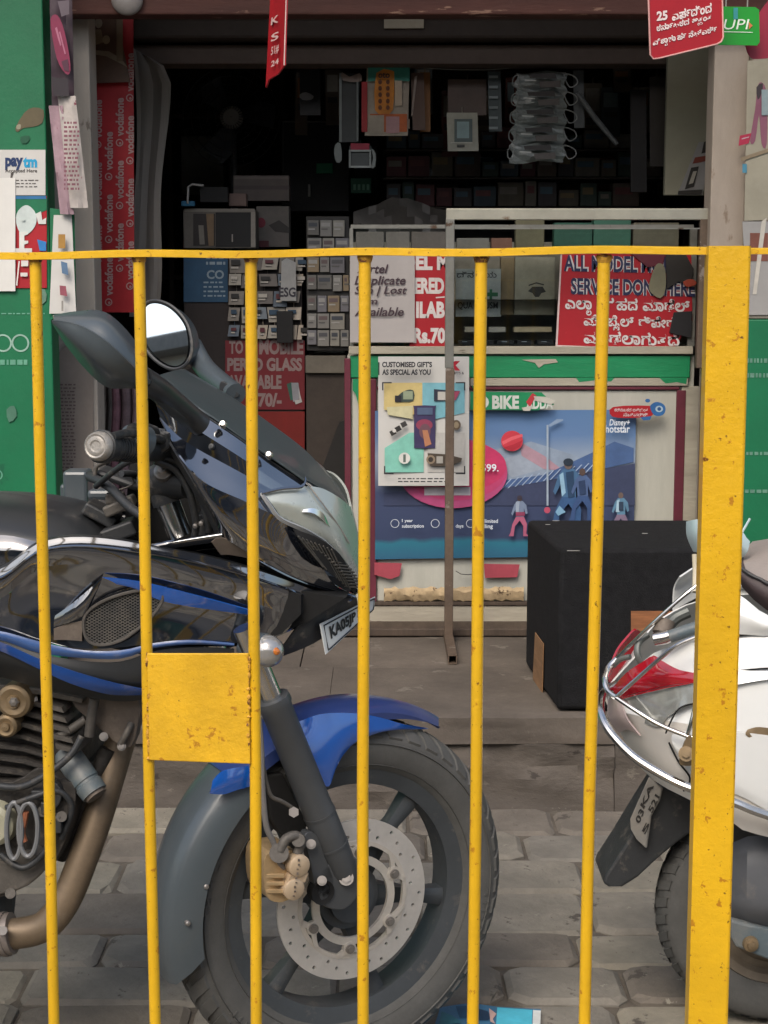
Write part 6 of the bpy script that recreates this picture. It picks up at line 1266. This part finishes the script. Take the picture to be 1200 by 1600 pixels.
tubes('engine_cable', 'black_plastic', [([(-20, 1225, .15), (30, 1230, .16), (70, 1212, .16), (110, 1180, .15), (128, 1150, .14)], .006), ([(10, 1262, .16), (50, 1246, .165), (90, 1236, .15), (112, 1262, .14), (96, 1310, .14)], .005), ([(0, 1335, .16), (36, 1356, .16), (70, 1330, .155), (84, 1290, .15)], .0055)])
b = MB(); b.prism([PB(x, y, .15) for x, y in loop([(62, 1236), (84, 1222), (96, 1240), (88, 1262), (66, 1258)], 3)], -LB*.04); b.build('solenoid', 'black_plastic', bike, smooth=False, bevel=.004)
b = MB(); b.prism([PB(x, y, .13) for x, y in ((-60, 1062), (60, 1076), (130, 1092), (128, 1100), (60, 1086), (-60, 1074))], -LB*.05); b.build('frame_rail', 'engine_light', bike, smooth=False, bevel=.003)
for i in range(5): b = MB(); b.prism([PB(x+i*5, y+i*16, .14) for x, y in ((66, 1098), (96, 1106), (100, 1114), (68, 1106))], -LB*.1); b.build('side_fin', 'engine_light', bike, smooth=False)
# ---- rear, beyond the frame
RC = W0-FB*1.34
wheel(bike, RC, FB, LB, .312, .060, .219, 6, 20, front=False)
b = MB(); b.prism([RC+FB*x+ZU*z+LB*.10 for x, z in ((-.05, .03), (.45, .10), (.5, .02), (-.05, -.03))], -LB*.03); b.prism([RC+FB*x+ZU*z-LB*.10 for x, z in ((-.05, .03), (.45, .10), (.5, .02), (-.05, -.03))], LB*.03); b.build('swingarm', 'black_satin', bike, smooth=False, bevel=.006)
SB = W0-FB*.62
b = MB(); rows_ = []
for i in range(13):
    t = i/12; x = -.02-.78*t; z = .80-.302-.04*math.sin(t*3.1)+(.10*t*t); hw_ = .12-.03*t; rows_.append([SB+FB*x+ZU*(z+dz)+LB*(hw_*k) for k, dz in ((-1, -.08), (-1, -.02), (-.7, 0), (0, .012), (.7, 0), (1, -.02), (1, -.08))])
b.grid(rows_); b.build('seat', 'black_plastic', bike, solid=.01)
b = MB(); rows_ = []
for i in range(9):
    t = i/8; x = -.05-.85*t; z = .42-.02+.14*t; h = .16*(1-.55*t); hw_ = .14-.06*t; rows_.append([SB+FB*x+ZU*(z+dz*h)+LB*(hw_*k) for k, dz in ((-.6, -.5), (-1, 0), (-.8, .5), (.8, .5), (1, 0), (.6, -.5), (-.6, -.5))])
b.grid(rows_); b.build('tail_panel', 'black_gloss', bike, solid=.003)
b = MB(); b.tube([SB+FB*.05+ZU*.30, SB+FB*.0-ZU*.1], .02, 10); b.tube([SB-FB*.1+ZU*.0+LB*.10, SB-FB*.1+LB*.22], .012, 10); b.build('footrest', 'alloy_dark', bike)
b = MB(); b.tube([SB-FB*.15-ZU*.10-LB*.1, Vector(((SB-FB*.22-LB*.26).x, (SB-FB*.22-LB*.26).y, .012))], .011, 8); b.build('side_stand', 'black_plastic', bike)

# ================================================================== SCOOTER
Rs = .217
Ysc = solveY(1207, 1415, Rs); S0 = P(1207, 1415, Ysc)
FX = Vector((1, 0, 0)); LS = Vector((0, -1, 0))
def PS(px, py, v=0.): return P(px, py, Ysc-v)
scoot = thing('scooter', 'white scooter seen from its tail at the right edge behind the yellow post', 'scooter', (S0.x, S0.y, 0))
def mirs(p): return Vector((p.x, 2*S0.y-p.y, p.z))
def sp(name, rails, mat, th=.003, nu=20, nv=5, mirror=False, proud=0., angle=50):
    rows_ = patch(lambda x, y, v: PS(x, y, v+proud), rails, nu, nv); o = MB().grid(rows_).build(name, mat, scoot, solid=th, angle=angle)
    if mirror: MB().grid([[mirs(p) for p in r] for r in rows_]).build(name, mat, scoot, solid=th, angle=angle)
    return o
b = MB(); ax = LS
b.lathe([(.132, .036), (.140, .040), (.150, .046), (.176, .050), (.198, .046), (.210, .034), (.216, .016), (.217, 0), (.216, -.016), (.210, -.034), (.198, -.046), (.150, -.046), (.132, -.036)], S0, LS, FX, 80)
for k in range(40):
    for sg in (1, -1):
        rows_ = []
        for r, h, da in ((.205, .041, 0), (.213, .026, .03), (.2175, .006, .07)):
            aa = 2*math.pi*(k+(.5 if sg < 0 else 0))/40+da
            rows_.append([S0+FX*((r-.002)*math.cos(aa+d_))+ZU*((r-.002)*math.sin(aa+d_))+LS*h*sg if e == 0 else S0+FX*((r+.003)*math.cos(aa+d_))+ZU*((r+.003)*math.sin(aa+d_))+LS*(h*sg) for d_, e in ((0, 0), (.008, 1), (.09, 1), (.098, 0))])
        b.grid(rows_)
sw = MB().lathe([(.03, .055), (.06, .05), (.09, .040), (.098, .030), (.112, .028), (.120, .038), (.134, .042), (.138, .036), (.138, -.036), (.03, -.04)], S0, LS, FX, 60).build('rear_wheel', M('rim_dust', (.17, .14, .105), .55, .4, var=.2, dust=.4), scoot, angle=35)
b.build('tyre', 'rubber', sw, angle=35)
for k in range(6):
    b = MB(); a = 2*math.pi*k/6+.3; c = S0+FX*(.075*math.cos(a))+ZU*(.075*math.sin(a))+LS*.048; b.lathe([(.0005, .002), (.008, .001), (.012, -.004)], c, LS, FX, 12); b.build('wheel_nut', 'bolt_steel', sw)
# body
T0 = [(1000, 1036, .03), (1030, 1016, .075), (1085, 1000, .12), (1150, 992, .155), (1260, 985, .17), (1580, 980, .17)]
T1 = [(955, 1080, .02), (1000, 1076, .085), (1085, 1064, .155), (1150, 1048, .19), (1260, 1042, .2), (1580, 1040, .2)]
T2 = [(950, 1102, .02), (985, 1116, .095), (1080, 1132, .178), (1150, 1142, .212), (1260, 1152, .225), (1580, 1155, .225)]
T3 = [(972, 1150, .02), (1008, 1176, .095), (1075, 1214, .172), (1145, 1245, .208), (1260, 1290, .222), (1580, 1330, .215)]
T4 = [(1002, 1200, .02), (1028, 1224, .085), (1080, 1251, .158), (1145, 1284, .195), (1200, 1308, .205), (1580, 1390, .19)]
sp('side_panel', [T0, T1, T2], 'scooter_white', .003, 24, 5, mirror=True)
sp('side_panel', [T2, T3, T4], 'scooter_cream', .003, 24, 5, mirror=True)
sp('side_crest', [[(1050, 1148, .17), (1085, 1140, .185), (1150, 1143, .215), (1260, 1153, .228), (1580, 1156, .228)], [(1050, 1160, .175), (1085, 1190, .195), (1150, 1215, .218), (1260, 1250, .23), (1580, 1280, .228)], [(1060, 1180, .172), (1085, 1215, .185), (1150, 1240, .212), (1260, 1285, .225), (1580, 1325, .22)]], 'scooter_white', .003, 18, 4, proud=.002)
for pts in ([(1092, 1064, .172), (1150, 1049, .194), (1260, 1042.5, .204), (1580, 1040, .204)], [(1040, 1146, .163), (1060, 1108, .172), (1092, 1098, .186)], [(1095, 1001, .13), (1150, 993, .162), (1260, 988, .176), (1580, 985, .177)], [(1068, 1236, .165), (1078, 1216, .176), (1060, 1190, .166), (1045, 1160, .156)]):
    MB().tube(cr([PS(*q) for q in pts], 6), .0016, 6).build('panel_seam', 'void', scoot)
# emblem plate (worn, no words readable)
sp('emblem', [[(1168, 1140, .217), (1185, 1136, .219), (1215, 1140, .222)], [(1165, 1148, .219), (1185, 1152, .221), (1215, 1154, .224)], [(1176, 1156, .219), (1190, 1160, .221), (1215, 1162, .224)]], 'brass', .002, 8, 3, proud=.003)
sp('upper_panel', [[(1092, 930, .09), (1145, 922, .135), (1165, 936, .15), (1195, 958, .16), (1260, 972, .165), (1580, 975, .165)], [(1092, 960, .12), (1145, 955, .16), (1170, 966, .175), (1200, 978, .18), (1260, 985, .182), (1580, 990, .182)], [(1092, 1000, .125), (1145, 990, .158), (1170, 992, .165), (1200, 994, .17), (1260, 992, .172), (1580, 995, .172)]], 'scooter_white', .003, 20, 5, mirror=True, proud=.004)
sp('gap_strip', [[(1130, 1044, .188), (1170, 1048, .196), (1260, 1050, .204)], [(1130, 1076, .196), (1170, 1066, .206), (1260, 1054, .208)]], 'scooter_silver', .002, 10, 3, proud=.004)
sp('tail_lamp', [[(957, 1074, .028), (980, 1050, .066), (1004, 1034, .088), (1022, 1024, .1), (1034, 1032, .112), (1060, 1046, .138), (1090, 1052, .162)], [(958, 1080, .034), (982, 1070, .075), (1010, 1058, .105), (1034, 1055, .125), (1062, 1058, .148), (1090, 1060, .166)], [(966, 1092, .044), (990, 1084, .08), (1014, 1078, .105), (1040, 1072, .13), (1064, 1068, .15), (1090, 1064, .168)]], 'red_lens', .004, 22, 5, mirror=True, proud=.012)
sp('lamp_clear_lens', [[(968, 1094, .05), (992, 1087, .088), (1016, 1081, .11), (1042, 1075, .134), (1066, 1071, .154), (1092, 1067, .17)], [(976, 1106, .062), (1000, 1104, .1), (1024, 1102, .124), (1046, 1098, .144), (1066, 1090, .16), (1092, 1084, .176)], [(990, 1122, .076), (1012, 1132, .115), (1032, 1136, .136), (1040, 1122, .146), (1060, 1108, .162), (1092, 1098, .18)]], 'grey_lens', .004, 20, 5, mirror=True, proud=.008)
sp('lamp_seam', [[(966, 1092, .05), (990, 1085, .086), (1014, 1079, .11), (1042, 1073, .134), (1090, 1064, .17)], [(966, 1094, .05), (990, 1087.5, .086), (1014, 1081.5, .11), (1042, 1075, .134), (1090, 1066, .17)]], 'red_lens', .003, 14, 2, proud=.016)
sp('tail_cap', [[(950, 1090, .01), (958, 1086, .04), (970, 1096, .07)], [(950, 1120, .03), (966, 1118, .07), (980, 1124, .09)], [(966, 1146, .03), (980, 1140, .075), (1000, 1150, .1)]], M('tail_pink', (.50, .40, .38), .3, var=.1, coat=.5), .003, 8, 4, proud=.006)
# trims and rails
def stube(name, mat, pts, r, n=6, closed=False): return MB().tube(cr([PS(*p) for p in pts], n), r, 10).build(name, mat, scoot)
def stubes(name, mat, lst):
    b = MB()
    for pts, r in lst: b.tube(cr([PS(*p) for p in pts], 6), r, 10)
    return b.build(name, mat, scoot)
grab = stubes('grab_rail', 'chrome', [([(1090, 914, .10), (1060, 938, .10), (1020, 974, .09), (985, 1008, .07), (963, 1030, .05)], .0036), ([(963, 1030, .05), (950, 1044, .06), (945, 1062, .085), (950, 1080, .105), (963, 1090, .12)], .0052), ([(963, 1089, .125), (1000, 1056, .15), (1030, 1030, .165), (1058, 1008, .175), (1090, 994, .18)], .0036), ([(963, 1090, .125), (990, 1108, .15), (1030, 1132, .18), (1074, 1150, .21), (1090, 1154, .215)], .0042), ([(1074, 1150, .21), (1080, 1130, .21), (1086, 1105, .205)], .004)])
stubes('body_guard', 'chrome', [([(962, 1070, .02), (944, 1082, .06), (938, 1104, .10), (944, 1128, .13), (960, 1152, .155), (990, 1182, .185), (1030, 1208, .215), (1075, 1230, .24), (1145, 1253, .25), (1200, 1274, .252), (1380, 1330, .25), (1580, 1350, .25)], .0078), ([(948, 1140, .12), (968, 1166, .16), (1000, 1194, .19), (1040, 1216, .22)], .004)])
b = MB(); b.cyl(PS(1072, 1178, .235), PS(1072, 1178, .19), .013, 16); b.cyl(PS(1072, 1178, .240), PS(1072, 1178, .23), .007, 6); b.prism([PS(x, y, .225) for x, y in loop([(1062, 1188), (1070, 1160), (1080, 1150), (1088, 1170), (1084, 1194), (1066, 1196)], 3)], (0, .006, 0)); b.build('guard_bracket', 'brass', scoot, angle=35)
stubes('carrier_hook', M('hook_grey', (.14, .15, .14), .45, .4, dust=.3), [([(1040, 984, .06), (1056, 966, .06), (1076, 956, .06)], .011), ([(1003, 1038, .08), (996, 1022, .08), (998, 1004, .07), (1012, 992, .06)], .006), ([(985, 1026, .07), (970, 1030, .06), (958, 1040, .05)], .005)])
b = MB(); b.tube([PS(1022, 999, .11), PS(1040, 996, .115), PS(1058, 990, .12)], [.012, .0125, .010], 14); b.build('rail_joint', 'chrome', scoot); b = MB(); b.tube([PS(1046, 995, .122), PS(1090, 980, .13)], .0115, 14); b.build('rubber_sleeve', 'horn_blue', scoot)
b = MB(); b.tube([PS(1034, 990, .09), PS(1040, 970, .08)], .017, 14); b.build('rail_knob', 'brown_plate', scoot)
# pillion backrest on a thin post
sp('backrest', [[(1072, 815, -.02), (1085, 812, .02), (1120, 808, .05), (1150, 815, .06), (1165, 838, .06), (1172, 846, .055)], [(1073, 838, -.02), (1088, 836, .025), (1120, 840, .06), (1150, 848, .07), (1162, 856, .065), (1168, 862, .06)], [(1083, 862, -.02), (1095, 864, .02), (1120, 870, .05), (1146, 874, .055), (1158, 872, .05), (1162, 870, .05)]], 'pale_blue', .006, 16, 5)
stubes('backrest_post', M('post_cream', (.5, .45, .33), .4, var=.1), [([(1085, 866, .03), (1086, 895, .04), (1085, 925, .06)], .0045)]); stubes('antenna', 'pale_blue', [([(1157, 836, .06), (1164, 824, .06), (1172, 810, .06)], .0022)])
# seat
sp('seat', [[(1176, 846, -.14), (1200, 842, -.15), (1260, 838, -.15), (1580, 826, -.15)], [(1160, 862, -.06), (1195, 848, -.06), (1260, 842, -.06), (1580, 832, -.06)], [(1157, 876, .04), (1190, 866, .05), (1260, 858, .06), (1580, 852, .07)], [(1160, 886, .105), (1184, 900, .125), (1250, 915, .14), (1580, 925, .145)]], 'seat_top', .006, 18, 5)
sp('seat_side', [[(1160, 886, .107), (1184, 901, .127), (1250, 916, .142), (1580, 926, .147)], [(1157, 900, .112), (1183, 922, .135), (1250, 940, .15), (1580, 950, .155)], [(1160, 918, .10), (1190, 946, .125), (1250, 966, .14), (1580, 974, .145)]], 'seat_side', .005, 18, 4, mirror=False)
sp('seat_side', [[(1160, 886, .107), (1157, 874, .05), (1162, 862, -.05), (1176, 848, -.14)], [(1157, 902, .112), (1154, 888, .05), (1160, 876, -.05), (1176, 862, -.145)], [(1160, 918, .10), (1156, 906, .05), (1162, 892, -.05), (1178, 878, -.14)]], 'seat_side', .005, 12, 4)
stubes('seat_piping', 'black_plastic', [([(1159, 888, .112), (1184, 903, .132), (1250, 918, .147), (1580, 928, .152)], .003)])
# mudflap and plate
fl_ = [(1034, 1228), (1006, 1272), (972, 1328), (946, 1368), (942, 1380), (950, 1386), (974, 1386), (996, 1372), (1024, 1346), (1052, 1322), (1076, 1304), (1096, 1296), (1110, 1262)]
b = MB(); rows_ = []
b.prism([PS(x, y, .055) for x, y in fl_], (0, .12, 0)); b.build('mudflap', 'black_plastic', scoot, smooth=False, bevel=.01)
pp = [(1013, 1214), (1034, 1232), (1029, 1252), (1016, 1276), (1009, 1326), (994, 1312), (985, 1296), (984, 1280), (996, 1252)]
q_ = PS(1010, 1270, .075)
b = MB().prism([PS(x, y, .075) for x, y in pp], (0.004, .004, 0)); pl_ = b.build('number_plate', 'plate_grey', scoot, smooth=False, bevel=.002)
b = MB()
for i, (s_, tl, tr, bl) in enumerate((('KA', (1000, 1258), (1016, 1222), (1006, 1264)), ('03', (992, 1282), (1000, 1262), (999, 1288)), ('521', (1012, 1266), (1024, 1240), (1019, 1271)), ('5', (1002, 1300), (1010, 1284), (1008, 1304)))):
    letter(b, tmesh(s_, .03), PS(*tl, .0765), PS(*tr, .0765), PS(*bl, .0765))
b.build('lettering', ink('2a2826'), pl_, smooth=False)
# silencer cover, bracket
sp('exhaust_cover', [[(1146, 1316, .10), (1160, 1308, .12), (1200, 1306, .13), (1300, 1320, .13), (1580, 1340, .13)], [(1142, 1360, .12), (1156, 1356, .15), (1200, 1356, .16), (1300, 1370, .16), (1580, 1385, .16)], [(1142, 1410, .12), (1156, 1414, .15), (1200, 1420, .16), (1300, 1424, .16), (1580, 1425, .16)], [(1143, 1442, .09), (1160, 1446, .11), (1200, 1452, .12), (1300, 1456, .12), (1580, 1460, .12)]], M('exhaust_grey', (.105, .11, .12), .5, var=.1, dust=.35, scale=7), .004, 18, 6)
b = MB().prism([PS(x, y, .14) for x, y in ((1142, 1437), (1200, 1452), (1580, 1500), (1580, 1540), (1200, 1500), (1150, 1480), (1142, 1466))], (0, .02, 0)); b.build('swing_bracket', 'horn_blue', scoot, smooth=False, bevel=.005)
b = MB(); b.lathe([(.0005, .006), (.007, .005), (.008, .001), (.013, 0), (.0145, -.006), (.0145, -.012)], PS(1174, 1477, .148), LS, FX, 20); b.build('bracket_bolt', 'brass', scoot)
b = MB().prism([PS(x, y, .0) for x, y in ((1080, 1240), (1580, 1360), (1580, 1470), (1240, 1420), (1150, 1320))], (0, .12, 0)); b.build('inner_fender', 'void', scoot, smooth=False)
MB().prism([S0+FX*x+ZU*(z-Rs)+LS*.12 for x, z in ((-.05, .30), (.45, .30), (.45, .66), (0, .66))], -LS*.24).build('body_core', 'black_plastic', scoot, smooth=False)
# front of the scooter beyond the frame
FWc = S0+FX*1.24
b = MB().lathe([(.132, .036), (.150, .046), (.176, .050), (.198, .046), (.212, .03), (.217, 0), (.212, -.03), (.198, -.046), (.150, -.046), (.132, -.036)], FWc, LS, FX, 60); fwh = MB().lathe([(.02, .05), (.06, .04), (.10, .03), (.138, .036), (.138, -.036), (.02, -.05)], FWc, LS, FX, 48).build('front_wheel', 'alloy_dark', scoot, angle=35); b.build('tyre', 'rubber', fwh, angle=35)
def loft(name, secs, mat):
    rows_ = [[S0+FX*x+ZU*(z-Rs)+LS*y for x, y, z in s_] for s_ in secs]; MB().grid(rows_).build(name, mat, scoot, solid=.004)
loft('floorboard', [[(x, -.16, .27), (x, -.17, .33), (x, .17, .33), (x, .16, .27), (x, -.16, .27)] for x in (.3, .5, .75, .95)], 'scooter_white')
loft('front_apron', [[(.93+.05*math.cos(a), .20*math.sin(a), .30) for a in [math.pi*(i/8-.5) for i in range(9)]], [(.98+.08*math.cos(a), .22*math.sin(a), .60) for a in [math.pi*(i/8-.5) for i in range(9)]], [(.93+.07*math.cos(a), .17*math.sin(a), .88) for a in [math.pi*(i/8-.5) for i in range(9)]]], 'scooter_white')
loft('front_mudguard', [[(1.24+.25*math.cos(a), v, .217+.25*math.sin(a)) for a in [math.radians(20+i*18) for i in range(9)]] for v in (-.07, -.03, .03, .07)], 'scooter_white')
b = MB(); o_ = S0-ZU*Rs; b.tube([o_+FX*.92+ZU*.85, o_+FX*.86+ZU*1.0], .03, 12); b.tube([o_+FX*.78+ZU*1.0+LS*.34, o_+FX*.86+ZU*1.02+LS*.12, o_+FX*.86+ZU*1.02-LS*.12, o_+FX*.78+ZU*1.0-LS*.34], .015, 12); b.build('handlebar', 'black_plastic', scoot)
b = MB(); b.lathe([(.09, -.05), (.10, 0), (.08, .06), (.0005, .09)], o_+FX*.93+ZU*.98, FX, ZU, 20); b.build('headlamp_cowl', 'scooter_white', scoot)

# ================================================================== STREET SIDE BEHIND THE CAMERA (seen in the mirrors and paintwork)
def street_house(label, x0, x1, h, col, ncol, nrow):
    y1 = -7.5; t = thing('house', label, 'house', ((x0+x1)/2, y1-3, -.16)); m = M('house_paint', col, .8, var=.1, scale=1.2)
    MB().box2((x0, y1-6, -.16), (x1, y1, h)).build('wall', m, t, smooth=False); MB().box2((x0-.2, y1-6, h), (x1+.2, y1+.3, h+.25)).build('roof', 'canopy', t, smooth=False)
    MB().box2((x0+.3, y1+.002, 2.5), (x1-.3, y1+.9, 2.62)).build('awning', 'canopy', t, smooth=False)
    wd = (x1-x0)/ncol
    for r in range(nrow):
        for c in range(ncol):
            xa = x0+wd*(c+.25); za = .1 if r == 0 else 3.2+(r-1)*2.6; zh = 2.2 if r == 0 else 1.3
            MB().box2((xa, y1+.002, za), (xa+wd*.55, y1+.03, za+zh)).build('window' if r else 'shutter', ink(('3a4a52', '2f6f5a', '4a5258', '8a8478')[(c+r) % 4]), t, smooth=False)
street_house('pale two storey house across the street behind the camera', -30, -16, 5.6, 'b5aea0', 5, 2)
street_house('low cream house across the street behind the camera', -15, -6, 3.4, '8f8a80', 3, 1)
street_house('tan house across the street straight behind the camera', -5, 7, 4.2, '6f6c68', 4, 1)
